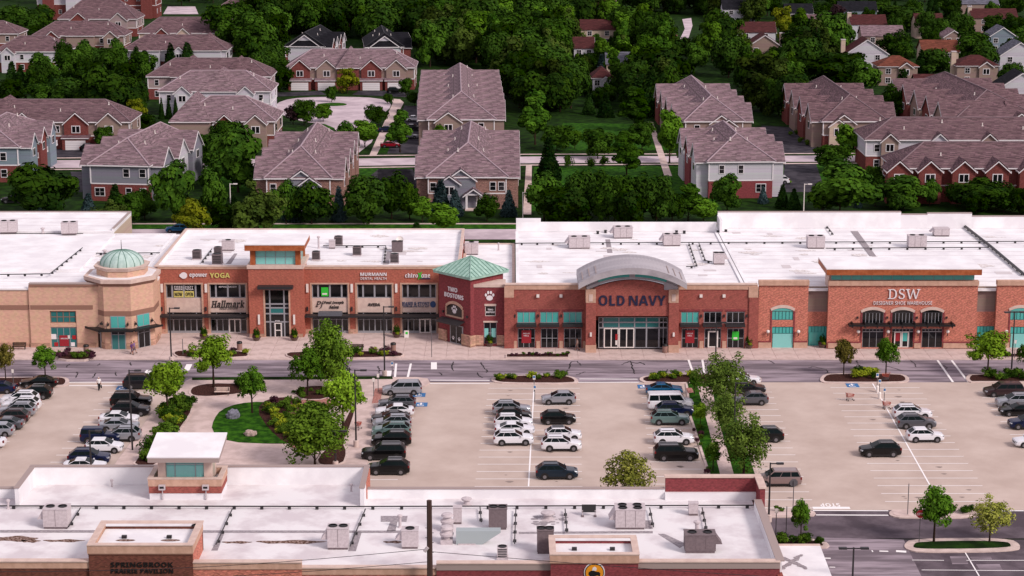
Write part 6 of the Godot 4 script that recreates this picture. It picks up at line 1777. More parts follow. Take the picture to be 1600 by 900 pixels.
	townhouse("black roofed brick house with a white gable end behind a young conifer", at_eave(601, 74), 0.1, {"w": 11.4, "l": 26.0, "rh": 4.2, "inset": 0.15, "roof": "shingle_black", "low": "brick_home", "up": "brick_home", "gr": span(4, 24.0), "gl": [], "alt": "brick_home", "fg": [[0, 10.0, 0, 0.1, "siding_white", false]], "fw": []})
	# far rows, upper left
	broad("far brown roofed town house row with two white edged gables", 50, 196, 56, 12.0, {"cross": [[-14.0, 9.0, 0.5]], "rh": 4.0, "roof": "shingle_brown", "up": "siding_tan", "gl": [-4.0, -23.0], "gw": 4.4, "vents": 4})
	broad("far brown roofed row behind tall dark conifers with one white gable", -10, 105, 81, 12.0, {"rh": 4.0, "roof": "shingle_brown", "up": "siding_white", "gl": [-17.0], "gw": 3.8, "vents": 4})
	broad("far row with a white upper storey over brick beside a conifer", 190, 356, 79, 12.0, {"cross": [[-6.0, 9.0, 0.5], [-24.0, 8.0, 0.4]], "rh": 4.0, "roof": "shingle_brown", "up": "siding_white", "gl": [-14.0], "gw": 3.4, "vents": 4, "shutter": "dark_metal"})
	broad("far brown roofed row with cream gables above the white storey row", 215, 385, 52, 12.0, {"cross": [[-9.0, 9.0, 0.5]], "rh": 4.6, "roof": "shingle_brown", "up": "siding_cream", "gl": [-20.0, -27.0], "gw": 4.6, "vents": 4})
	broad("far brown roofed block with a low cream gable", 90, 215, 30, 14.0, {"rh": 6.0, "roof": "shingle_brown", "up": "siding_mauve", "gl": [-6.0, -20.0], "gw": 6.0, "vents": 5})
	broad("far brown roofed hall with a white pediment by the pale street", 325, 430, 22, 13.0, {"rh": 4.4, "roof": "shingle_brown", "up": "siding_tan", "gl": [-22.0], "gw": 6.0, "vents": 2})
	broad("far brick and white four storey block with paired windows", 55, 130, -18, 12.0, {"eh": 12.0, "rh": 3.0, "roof": "shingle_brown", "up": "siding_white", "gl": [-4.0, -13.0], "gw": 4.0, "vents": 2})
	broad("far brick block with a white bay at the head of the brown roofs", 130, 245, -12, 12.0, {"eh": 10.0, "rh": 3.0, "roof": "shingle_brown", "up": "brick_home", "gl": [-3.5], "gw": 4.0, "alt": "siding_white", "vents": 2})
	broad("far hip roofed house cut by the estate's left edge", -40, 30, 53, 12.0, {"rh": 3.6, "roof": "shingle_brown", "up": "siding_tan", "gl": [], "vents": 2})
	for q in [
		["far black roofed house with a white gable in the wood", 588, 640, 9, "g", "shingle_black", "siding_white", 0],
		["far long black roofed house with white dormer edges", 655, 765, 10, "s", "shingle_black", "siding_white", 0],
		["far maroon roofed house with two pale chimneys", 908, 962, 46, "s", "shingle_maroon", "siding_cream", 1],
		["far maroon roofed house with a tall tan chimney behind the two chimneyed one", 912, 962, 10, "s", "shingle_maroon", "siding_cream", -1],
		["far maroon roofed white garage house under the trees", 897, 928, 75, "s", "shingle_maroon", "siding_white", 0],
		["small white house with a red hip roof deep in the trees", 926, 955, 122, "h", "shingle_maroon", "siding_white", 0],
		["dark grey roof of a house hidden by a blue spruce", 948, 992, 100, "s", "shingle_grey", "siding_cream", 0],
		["orange roof of a house peeping out beside the far street", 1026, 1058, 72, "s", "shingle_rust", "siding_tan", 0],
		["far maroon roofed white house beside a conifer", 1151, 1212, 50, "s", "shingle_maroon", "siding_white", 0],
		["far tan house with a white chimney left of the big trees", 1168, 1222, 72, "g", "shingle_maroon", "siding_tan", 1],
		["far brown roofed tan house beside a yellowing tree", 1242, 1286, 38, "s", "shingle_brown", "siding_tan", 0],
		["far maroon roofed white house with a broad white chimney", 1331, 1385, 38, "s", "shingle_maroon", "siding_white", -1],
		["far mauve roofed tan house with a white bay window", 1348, 1412, 56, "s", "shingle_mauve", "siding_tan", 0],
		["far white gabled house with a maroon roof and a small chimney", 1322, 1388, 83, "g", "shingle_maroon", "siding_white", -1],
		["rust roofed house half hidden by dark trees", 1442, 1498, 80, "s", "shingle_rust", "siding_cream", 0],
		["tan house with a rust hip roof among dark trees", 1373, 1434, 104, "h", "shingle_rust", "siding_tan", 0],
		["maroon hip roofed house with a broad white framed bay", 1496, 1560, 103, "h", "shingle_maroon", "siding_tan", -1],
		["white gabled house with a grey roof at the estate's right edge", 1563, 1625, 86, "g", "shingle_grey", "siding_white", 0],
		["narrow tan gabled house between two dark trees", 1475, 1506, 57, "g", "shingle_mauve", "siding_tan", 0],
		["pale blue gabled house with a grey roof and chimney", 1545, 1590, 57, "g", "shingle_grey", "siding_blue", 0],
		["white gabled house with a black roof above the dimmed brown row", 1553, 1640, 142, "g", "shingle_black", "siding_white", 0],
		["cream house with dark sash windows and a maroon roof", 1433, 1478, 137, "s", "shingle_maroon", "siding_cream", 0],
		["far blue house with a black roof", 1312, 1370, 16, "s", "shingle_black", "siding_blue", 0],
		["far white house with a black roof beside a yellowing tree", 1228, 1270, 20, "s", "shingle_black", "siding_white", 0],
		["far tan house with a big window behind the maroon roofs", 1500, 1560, 6, "s", "shingle_grey", "siding_tan", 0],
		["far maroon roofed house with a tall white chimney", 1520, 1590, 28, "s", "shingle_maroon", "siding_tan", -1],
		["far maroon roofed house with a pale gable above the narrow tan house", 1432, 1474, 36, "s", "shingle_maroon", "siding_cream", 0],
		["far dark grey roofed house at the top of the wood", 1130, 1180, 14, "s", "shingle_black", "siding_white", 0]]:
		cottage(q[0], q[1], q[2], q[3], q[4], q[5], q[6], q[7])

# ---------------------------------------------------------------- cars
const CARS := {
	"sedan": {"l": 4.75, "w": 1.84, "h": 1.45, "belt": 0.98, "hood": 0.92, "trunk": 1.02, "cowl": 1.1, "rf": 0.15, "rr": -0.95, "tail": -1.85, "r": 0.33},
	"hatch": {"l": 4.1, "w": 1.76, "h": 1.52, "belt": 1.0, "hood": 0.96, "trunk": 1.05, "cowl": 0.95, "rf": 0.2, "rr": -1.35, "tail": -1.85, "r": 0.32},
	"crossover": {"l": 4.3, "w": 1.8, "h": 1.62, "belt": 1.08, "hood": 1.02, "trunk": 1.1, "cowl": 1.02, "rf": 0.12, "rr": -1.3, "tail": -1.98, "r": 0.35},
	"suv": {"l": 4.7, "w": 1.88, "h": 1.7, "belt": 1.12, "hood": 1.06, "trunk": 1.14, "cowl": 1.12, "rf": 0.18, "rr": -1.55, "tail": -2.2, "r": 0.37},
	"wagon": {"l": 5.1, "w": 2.0, "h": 1.84, "belt": 1.2, "hood": 1.15, "trunk": 1.22, "cowl": 1.05, "rf": 0.35, "rr": -2.0, "tail": -2.42, "r": 0.39},
	"offroad": {"l": 4.6, "w": 1.86, "h": 1.84, "belt": 1.2, "hood": 1.16, "trunk": 1.2, "cowl": 0.6, "rf": 0.35, "rr": -2.1, "tail": -2.2, "r": 0.4},
	"minivan": {"l": 5.05, "w": 1.96, "h": 1.76, "belt": 1.08, "hood": 1.0, "trunk": 1.1, "cowl": 1.4, "rf": 0.6, "rr": -2.1, "tail": -2.42, "r": 0.34},
	"van": {"l": 5.7, "w": 2.02, "h": 2.15, "belt": 1.25, "hood": 1.2, "trunk": 1.25, "cowl": 1.85, "rf": 1.3, "rr": -2.75, "tail": -2.82, "r": 0.37}}
const PAINT := {"white": Color(0.84, 0.84, 0.86), "silver": Color(0.58, 0.59, 0.62), "grey": Color(0.34, 0.345, 0.37), "dark": Color(0.13, 0.125, 0.14), "black": Color(0.03, 0.03, 0.035), "navy": Color(0.07, 0.11, 0.24), "blue": Color(0.06, 0.14, 0.20), "teal": Color(0.05, 0.36, 0.52), "sage": Color(0.40, 0.50, 0.49), "beige": Color(0.54, 0.46, 0.45), "plum": Color(0.24, 0.18, 0.19), "red": Color(0.50, 0.04, 0.12)}
var car_meshes := {}
func car_body(k: String) -> MB:
	var c: Dictionary = CARS[k]
	var L: float = c.l / 2
	var w: float = c.w / 2
	var st := [[L, 0.78, 0.34, 0.58, c.hood * 0.72], [L - 0.1, 0.9, 0.24, 0.68, c.hood * 0.86], [L - 0.42, 0.98, 0.2, c.hood - 0.14, c.hood - 0.05], [c.cowl + 0.3, 1.0, 0.2, c.belt - 0.1, c.hood], [c.cowl, 1.0, 0.2, c.belt - 0.06, c.belt], [0.0, 1.0, 0.2, c.belt - 0.06, c.belt], [c.tail + 0.4, 1.0, 0.2, c.belt - 0.05, c.belt + 0.02], [-L + 0.35, 0.98, 0.22, c.trunk - 0.08, c.trunk], [-L + 0.08, 0.92, 0.28, c.trunk - 0.16, c.trunk - 0.06], [-L, 0.84, 0.38, c.trunk - 0.3, c.trunk - 0.26]]
	var mb := MB.new()
	var rings := []
	for s in st:
		var ring := []
		var W2: float = w * s[1]
		var half := [[s[2], 0.84], [s[2] + 0.16, 0.99], [lerpf(s[2], s[3], 0.62), 1.0], [s[3], 0.97], [s[4], 0.82]]
		for q in half: ring.append(Vector3(s[0], q[0], -W2 * q[1]))
		ring.append(Vector3(s[0], s[4] + 0.025, 0))
		half.reverse()
		for q in half: ring.append(Vector3(s[0], q[0], W2 * q[1]))
		rings.append(ring)
	for i in rings.size() - 1:
		for j in 10: mb.quad(rings[i][j + 1], rings[i][j], rings[i + 1][j], rings[i + 1][j + 1])
		mb.quad(rings[i][0], rings[i][10], rings[i + 1][10], rings[i + 1][0])
	mb.poly(rings[0])
	var last: Array = rings[-1].duplicate()
	last.reverse()
	mb.poly(last)
	# cabin shell
	var lo := cabin(k, 0.0)
	var hi := cabin(k, 1.0)
	var tp := []
	for p in hi: tp.append(Vector3(lerpf(p.x, (c.rf + c.rr) / 2, 0.1), c.h, p.z * 0.84))
	for i in 4:
		var j := (i + 1) % 4
		mb.quad(lo[i], lo[j], hi[j], hi[i])
		mb.quad(hi[i], hi[j], tp[j], tp[i])
	mb.poly(tp)
	return mb
func cabin(k: String, t: float) -> Array:   # corners: front right (+z), rear..., counter-clockwise from above
	var c: Dictionary = CARS[k]
	var w: float = c.w / 2
	var xf := lerpf(c.cowl + 0.06, c.rf, t)
	var xr := lerpf(c.tail - 0.06, c.rr, t)
	var z := w * lerpf(0.9, 0.72 if k != "van" else 0.84, t)
	var y := lerpf(c.belt - 0.04, c.h - 0.07, t)
	return [Vector3(xf, y, z), Vector3(xf, y, -z), Vector3(xr, y, -z), Vector3(xr, y, z)]
func pane_on(a: Vector3, b: Vector3, c: Vector3, d: Vector3, u0: float, u1: float, v0: float, v1: float) -> MB:   # part of the face a b (bottom) c d (top)
	var f := func(u: float, v: float) -> Vector3: return a.lerp(b, u).lerp(d.lerp(c, u), v)
	var n := (b - a).cross(d - a).normalized() * 0.02
	var mb := MB.new()
	var p := [f.call(u0, v0) + n, f.call(u1, v0) + n, f.call(u1, v1) + n, f.call(u0, v1) + n]
	mb.quad(p[0], p[1], p[2], p[3])
	for i in 4:
		var j := (i + 1) % 4
		mb.quad(p[i] - n * 1.5, p[j] - n * 1.5, p[j], p[i])
	return mb
func car_part(k: String, part: String, m: Material, maker: Callable) -> Mesh:
	var key := "%s|%s|%d" % [k, part, m.get_instance_id()]
	if not car_meshes.has(key): car_meshes[key] = (maker.call() as MB).mesh(m)
	return car_meshes[key]
func car(label: String, px: float, py: float, dir: int, k: String, paint: String, group := "cars in the car parks", roofc := ""):
	var c: Dictionary = CARS[k]
	var g := G(px, py, 0.05)
	g.z -= c.w / 2
	var t := thing(("parked_" + ("van" if k in ["van", "minivan"] else "car")), label, "van" if k in ["van", "minivan"] else "car", Vector3(g.x, 0.035, g.z), (0.0 if dir > 0 else PI) + 0.026 + rng.randf_range(-0.025, 0.025), group)
	var pm := mt("car_" + paint, PAINT[paint], 0.28, 0.0) as StandardMaterial3D
	if not pm.clearcoat_enabled:
		pm.clearcoat_enabled = true
		pm.clearcoat = 0.35 if paint in ["black", "dark", "navy", "plum"] else 0.6
		pm.metallic_specular = 0.3
		pm.clearcoat_roughness = 0.08
		if paint in ["silver", "grey", "dark", "navy", "blue", "teal", "sage", "beige", "plum"]: pm.metallic = 0.35
	var gl := mt("car_glass", Color(0.06, 0.10, 0.105), 0.08)
	(gl as StandardMaterial3D).metallic_specular = 0.2
	put("body", car_part(k, "body", pm, func(): return car_body(k)), t)
	var lo := cabin(k, 0.0)
	var hi := cabin(k, 1.0)
	put("windscreen", car_part(k, "ws", gl, func(): return pane_on(lo[0], lo[1], hi[1], hi[0], 0.05, 0.95, 0.12, 0.96)), t)
	put("rear_window", car_part(k, "rw", gl, func(): return pane_on(lo[2], lo[3], hi[3], hi[2], 0.08, 0.92, 0.2, 0.92)), t)
	var cuts: Array = {"sedan": [0.06, 0.5, 0.52, 0.95], "hatch": [0.06, 0.5, 0.54, 0.9]}.get(k, [0.05, 0.375, 0.392, 0.69, 0.71, 0.965])
	for i in range(0, cuts.size(), 2):
		var u0: float = cuts[i]
		var u1: float = cuts[i + 1]
		put("side_window", car_part(k, "sl%d" % i, gl, func(): return pane_on(lo[3], lo[0], hi[0], hi[3], 1 - u1, 1 - u0, 0.14, 0.9)), t)
		put("side_window", car_part(k, "sr%d" % i, gl, func(): return pane_on(lo[1], lo[2], hi[2], hi[1], u0, u1, 0.14, 0.9)), t)
	if roofc:
		bxo("roof_panel", mt("car_" + roofc, PAINT[roofc], 0.28), t, Vector3((c.rf + c.rr) / 2, c.h + 0.01, 0), Vector3((c.rf - c.rr) * 0.95, 0.03, c.w * 0.6))
	var r: float = c.r
	for sx in [0.30, -0.29]:
		for sz in [-1, 1]:
			var wm := car_part(k, "tyre%d" % sz, M("black"), func():
				var mb := MB.new()
				mb.tube(Vector3(0, 0, -sz * 0.2), Vector3(0, 0, sz * 0.03), r, r, 18)
				return mb)
			var wh := put("wheel", wm, t, Vector3(c.l * sx, r, sz * c.w / 2))
			put("rim", car_part(k, "rim%d" % sz, mt("rim_dark" if paint == "white" and k == "suv" and int(px) % 2 == 0 else "rim", Color(0.5, 0.5, 0.52), 0.3, 0.6), func():
				var mb := MB.new()
				mb.tube(Vector3(0, 0, 0), Vector3(0, 0, sz * 0.045), r * 0.62, r * 0.55, 12)
				return mb), wh)
			put("wheel_arch", car_part(k, "arch%d" % sz, M("black"), func():
				var mb := MB.new()
				mb.tube(Vector3(0, 0.03, -sz * 0.25), Vector3(0, 0.03, sz * 0.008), r + 0.06, r + 0.06, 18)
				return mb), t, Vector3(c.l * sx, r, sz * c.w / 2))
	for sz in [-1, 1]:
		bxo("headlight", mt("headlight", Color(0.62, 0.64, 0.67), 0.1), t, Vector3(c.l / 2 - 0.13, c.hood * 0.76, sz * c.w * 0.36), Vector3(0.2, 0.14, 0.36)).rotation.y = -sz * 0.35
		bxo("taillight", mt("taillight", Color(0.42, 0.03, 0.05), 0.15), t, Vector3(-c.l / 2 + 0.1, c.trunk - 0.17, sz * c.w * 0.4), Vector3(0.18, 0.26, 0.26))
		bxo("mirror", pm, t, Vector3(c.cowl - 0.2, c.belt + 0.07, sz * (c.w / 2 + 0.06)), Vector3(0.14, 0.14, 0.2))
		bxo("sill", M("black"), t, Vector3(0, 0.29, sz * c.w * 0.475), Vector3(c.l * 0.44, 0.2, 0.11))
		if k in ["suv", "wagon"]: bxo("roof_rail", M("dark_metal" if paint != "black" else "frame_grey"), t, Vector3((c.rf + c.rr) / 2, c.h + 0.04, sz * c.w * 0.31), Vector3((c.rf - c.rr) * 0.85, 0.05, 0.05))
	bxo("grille", M("black"), t, Vector3(c.l / 2 - 0.04, c.hood * 0.6, 0), Vector3(0.08, 0.2, c.w * 0.5))
	bxo("number_plate", M("lamp_white"), t, Vector3(-c.l / 2 - 0.01, c.trunk - 0.4, 0), Vector3(0.03, 0.12, 0.32))
	return t
func cars():
	var R := "suv"
	for q in [
		# left car park, the row beside the kerb island, noses away from the plaza
		["black saloon parked first beside the tree island", 59, 607, -1, "sedan", "black"],
		["black sport utility car parked next to the black saloon", 50, 625, -1, R, "black"],
		["dark blue saloon facing the tree island", -6, 616, -1, "sedan", "navy"],
		["white sport utility car with a dark panel roof beside the black one", 29, 634, -1, R, "white"],
		["white sport utility car between a white and a silver one", 31, 643, -1, R, "white"],
		["silver estate car with bright tail lamps below the two white ones", 24, 652, -1, "suv", "silver"],
		["plum brown sport utility car below the silver estate", 13, 663, -1, R, "plum"],
		["grey saloon below the plum brown car", 4, 673, -1, "sedan", "grey"],
		["pale silver car at the lower end of the row by the grey saloon", -9, 684, -1, "crossover", "silver"],
		["white car cut off past the pale silver one", -26, 702, -1, "sedan", "white"],
		# left car park, the row along the plaza
		["dark grey large wagon under the yellow green tree", 222, 609, 1, "wagon", "dark"],
		["long black large wagon with a silver pillar trim", 203, 637, 1, "wagon", "black"],
		["dark grey sport utility car in front of the long black wagon", 202, 651, 1, R, "dark"],
		["white saloon between the dark grey car and a silver saloon", 184, 664, 1, "sedan", "white"],
		["silver saloon beside the white saloon", 184, 675, 1, "sedan", "silver"],
		["silver estate car beside the dark blue off-road car", 187, 691, -1, "suv", "silver"],
		["boxy dark blue off-road car", 155, 694, 1, "offroad", "navy"],
		["white crossover with dark wheels beside the off-road car", 161, 709, 1, "crossover", "white"],
		["dark blue sport utility car by the roof parapet", 137, 727, 1, R, "navy"],
		["white saloon half hidden behind the roof parapet", 130, 739, 1, "sedan", "white"],
		# middle car park, left row
		["silver minivan in the bay next to the red paving", 628, 618, -1, "minivan", "silver"],
		["grey sport utility car behind the silver minivan", 620, 641, -1, R, "grey"],
		["white saloon behind the grey sport utility car", 616, 652, -1, "sedan", "white"],
		["dark grey saloon between a white and a silver car", 610, 663, -1, "sedan", "dark"],
		["silver sport utility car with roof rails in the plaza row", 612, 672, -1, R, "silver"],
		["sage green sport utility car with roof bars in the plaza row", 611, 684, -1, R, "sage"],
		["black sport utility car with bright wheels behind the sage one", 611, 698, -1, R, "black"],
		["short boxy black wagon near the lamp post base", 599, 720, -1, "wagon", "black"],
		["black sport utility car with chrome window trim at the row's end", 607, 743, -1, R, "black"],
		# middle car park, centre rows
		["silver grey car at the head of the centre row", 799, 650, 1, R, "silver"],
		["black car squeezed between the silver grey and white cars", 803, 660, 1, "crossover", "black"],
		["white car beside the black one in the centre row", 802, 671, 1, R, "white"],
		["white saloon in the middle of the white cars", 804, 681, 1, "sedan", "white"],
		["white sport utility car with black roof rails at the centre row's end", 802, 697, 1, R, "white"],
		["small silver crossover facing the centre line alone", 873, 633, -1, "crossover", "silver"],
		["small black crossover with red tail lamps parked alone", 872, 664, 1, "crossover", "black"],
		["white sport utility car with a black roof behind another white one", 880, 690, 1, "crossover", "white", "black"],
		["white sport utility car with black wheels right of the centre line", 877, 706, 1, R, "white"],
		["blue sport utility car parked alone near the front roof", 870, 750, 1, R, "blue"],
		# middle car park, right row
		["bright blue saloon in the first bay of the tree strip row", 1038, 618, 1, "sedan", "teal"],
		["white passenger van with dark windows", 1048, 642, 1, "van", "white"],
		["dark blue sport utility car next to the white van", 1055, 652, 1, R, "navy"],
		["sage green sport utility car with a dark lower body next to the dark blue one", 1047, 665, 1, R, "sage"],
		["white sport utility car with dark windows in the tree strip row", 1053, 696, 1, R, "white"],
		["large black wagon with silver window trim at the tree strip row's end", 1057, 721, 1, "wagon", "black"],
		# right car park
		["white saloon half hidden by the willowy tree", 1160, 602, 1, "sedan", "white"],
		["dark saloon below the white one by the willowy tree", 1168, 616, 1, "sedan", "dark"],
		["grey crossover below the dark saloon", 1174, 634, -1, "crossover", "grey"],
		["black sport utility car nosing under the tree strip", 1194, 692, -1, R, "black"],
		["pinkish beige minivan by the brick screen wall", 1217, 761, -1, "minivan", "beige"],
		["white sport utility car beside the trolley bay posts", 1427, 656, 1, R, "white"],
		["grey sport utility car between two white ones", 1433, 671, 1, R, "grey"],
		["white crossover with dark lower trim at the end of three", 1447, 692, 1, "crossover", "white"],
		["black sport utility car parked across the centre line alone", 1377, 715, -1, R, "black"],
		["plum coloured minivan in the bay by the hedge", 1571, 621, -1, "minivan", "plum"],
		["silver sport utility car next to the plum minivan", 1588, 638, -1, R, "silver"],
		["black saloon next to the silver sport utility car", 1594, 651, -1, "sedan", "black"],
		["dark blue sport utility car below the black saloon", 1609, 672, -1, R, "navy"],
		["white car at the far end of the right row", 1618, 700, -1, "sedan", "white"]]:
		car(q[0], q[1], q[2], q[3], q[4], q[5], "cars in the car parks", q[6] if q.size() > 6 else "")
	for q in [["bright blue hatchback driving on the road behind the shops", 276, 364, -1, "hatch", "teal"], ["red saloon at the foot of the diagonal footpath", 610, 231, 1, "sedan", "red"], ["black car in front of a white garage door", 140, 237, 1, R, "black"], ["black car on the driveway below the cul-de-sac garages", 617, 146, 1, R, "black"], ["dark saloon on a driveway beside the diagonal footpath", 645, 204, 1, "sedan", "dark"], ["white saloon on a driveway beside the dark saloon", 648, 190, 1, "sedan", "white"], ["pale car behind the tree above the red saloon", 638, 217, 1, "sedan", "silver"], ["dark car with its nose on the diagonal footpath", 606, 207, 1, "sedan", "navy"], ["white car on the dark driveway beside the white clapboard end wall", 1216, 288, -1, R, "white"], ["dark car passing the grey clapboard house on the pale street", 340, 254, 1, "sedan", "dark"], ["black car on the driveway at the foot of the blue clapboard house", 20, 318, -1, R, "black"]]:
		car(q[0], q[1], q[2], q[3], q[4], q[5], "cars among the homes")

# ---------------------------------------------------------------- street furniture and people
func lamp_post(label: String, base: Vector3, h: float, arms := 1, m := "dark_metal", plinth := true):
	var t := thing("lamp_post", label, "lamp post", base, 0.0, "lamp posts")
	var mb := MB.new()
	if plinth:
		mb.lathe(Vector3.ZERO, [[0.32, 0], [0.32, 0.75], [0.28, 0.8], [0, 0.8]], 14)
		obj("plinth", mb, M("kerb"), t)
	mb = MB.new()
	mb.tube(Vector3(0, 0.78 if plinth else 0.0, 0), Vector3(0, h, 0), 0.11, 0.08, 8)
	obj("pole", mb, M(m), t)
	for k in arms:
		var s := 1.0 if k == 0 else -1.0
		var a := bxo("arm", M(m), t, Vector3(s * 0.4, h - 0.1, 0), Vector3(0.8, 0.1, 0.1))
		var hd := bxo("lamp_head", M(m), a, Vector3(s * 0.6, 0.02, 0), Vector3(0.75, 0.16, 0.36))
		bxo("lens", M("lamp_white"), hd, Vector3(0, -0.09, 0), Vector3(0.55, 0.03, 0.28))
func sign_post(label: String, base: Vector3, h: float, kind: String, front := true):
	var t := thing("sign_post", label, "sign", base, 0.0 if front else PI)
	var mb := MB.new()
	mb.tube(Vector3.ZERO, Vector3(0, h, 0), 0.05, 0.05, 6)
	obj("post", mb, M("sign_back"), t)
	if kind == "stop":
		var pts := []
		for k in 8: pts.append(Vector2(cos(PI / 8 + k * PI / 4) * 0.45, h - 0.2 + sin(PI / 8 + k * PI / 4) * 0.45))
		var w := base
		for p in 8: pts[p] += Vector2(base.x, base.y)
		plate("back_plate", M("sign_back"), t, pts, base.z + 0.07, 0.02)
		var p2 := []
		for p in pts: p2.append((p - Vector2(base.x, base.y + h - 0.2)) * 0.97 + Vector2(base.x, base.y + h - 0.2))
		plate("stop_face", M("red_sign"), t, p2, base.z + 0.085, 0.012)
		textm("STOP", Vector3(0, h - 0.2, 0.09), Vector2(0.62, 0.26), M("white"), t, "Droid Sans", true).scale.z = 0.1
	elif kind == "blank":
		bxo("plate", M("sign_back"), t, Vector3(0, h - 0.25, 0.06), Vector3(0.32, 0.5, 0.02))
		bxo("face", M("lamp_white"), t, Vector3(0, h - 0.25, 0.075), Vector3(0.3, 0.48, 0.01))
	elif kind == "blue":
		bxo("plate", M("lamp_white"), t, Vector3(0, h - 0.3, 0.06), Vector3(0.34, 0.55, 0.02))
		bxo("face", M("paint_blue"), t, Vector3(0, h - 0.24, 0.075), Vector3(0.26, 0.3, 0.01))
func bin_(label: String, b: Vector3):
	var t := thing("litter_bin", label, "bin", b)
	var mb := MB.new()
	mb.lathe(Vector3.ZERO, [[0.3, 0], [0.36, 0.05], [0.38, 0.95], [0.34, 0.97], [0, 0.97]], 14)
	obj("drum", mb, mt("bin_pink", Color(0.55, 0.42, 0.38), 0.8), t)
	mb = MB.new()
	mb.lathe(Vector3(0, 0.97, 0), [[0.4, 0], [0.4, 0.1], [0.34, 0.26], [0, 0.3]], 14)
	obj("lid", mb, M("black"), t)
func bench(label: String, b: Vector3, turn: float, m: String):
	var t := thing("bench", label, "bench", b, turn)
	for k in 4: bxo("seat_slat", M(m), t, Vector3(0, 0.45, -0.18 + k * 0.13), Vector3(1.9, 0.05, 0.1))
	for k in 3: bxo("back_slat", M(m), t, Vector3(0, 0.58 + k * 0.15, -0.27 - k * 0.03), Vector3(1.9, 0.11, 0.05))
	for s in [-0.8, 0.8]:
		bxo("leg", M("dark_metal"), t, Vector3(s, 0.22, 0.15), Vector3(0.07, 0.44, 0.07))
		bxo("leg", M("dark_metal"), t, Vector3(s, 0.46, -0.25), Vector3(0.07, 0.92, 0.07))
		bxo("armrest", M("dark_metal"), t, Vector3(s, 0.66, -0.03), Vector3(0.06, 0.05, 0.5))
func cart(label: String, b: Vector3, turn: float):
	var t := thing("shopping_cart", label, "shopping cart", b, turn, "loose shopping carts")
	var mb := MB.new()
	# tapering wire basket: rims and wires
	var c := [Vector3(-0.45, 0.95, -0.28), Vector3(0.5, 0.85, -0.22), Vector3(0.5, 0.85, 0.22), Vector3(-0.45, 0.95, 0.28)]
	var d := [Vector3(-0.38, 0.5, -0.22), Vector3(0.4, 0.55, -0.18), Vector3(0.4, 0.55, 0.18), Vector3(-0.38, 0.5, 0.22)]
	for i in 4:
		var j := (i + 1) % 4
		for f in 4: mb.tube(d[i].lerp(c[i], f / 3.0), d[j].lerp(c[j], f / 3.0), 0.02, 0.02, 4)
		for f in 7: mb.tube(d[i].lerp(d[j], f / 7.0), c[i].lerp(c[j], f / 7.0), 0.014, 0.014, 4)
	for f in 6: mb.tube(d[0].lerp(d[1], f / 5.0), d[3].lerp(d[2], f / 5.0), 0.014, 0.014, 4)
	obj("basket", mb, M("cart_red"), t)
	mb = MB.new()
	for s in [-0.22, 0.22]:
		mb.tube(Vector3(-0.5, 1.02, s), Vector3(-0.35, 0.2, s), 0.025, 0.025, 5)
		mb.tube(Vector3(-0.35, 0.2, s), Vector3(0.5, 0.16, s), 0.025, 0.025, 5)
		mb.tube(Vector3(-0.3, 0.3, s), Vector3(0.3, 0.54, s), 0.02, 0.02, 5)
	obj("frame", mb, M("sign_back"), t)
	mb = MB.new()
	mb.tube(Vector3(-0.52, 1.03, -0.27), Vector3(-0.52, 1.03, 0.27), 0.03, 0.03, 6)
	obj("handle", mb, M("cart_red"), t)
	for x in [-0.35, 0.45]:
		for s in [-0.22, 0.22]:
			var m2 := MB.new()
			m2.tube(Vector3(0, 0, -0.03), Vector3(0, 0, 0.03), 0.08, 0.08, 8)
			put("wheel", m2.mesh(M("black")), t, Vector3(x, 0.08, s))
func cap_d(p: Vector3, a: Vector3, b: Vector3, ra: float, rb: float) -> float:
	var ab := b - a
	var h := clampf((p - a).dot(ab) / ab.length_squared(), 0, 1)
	return p.distance_to(a + ab * h) - lerpf(ra, rb, h)
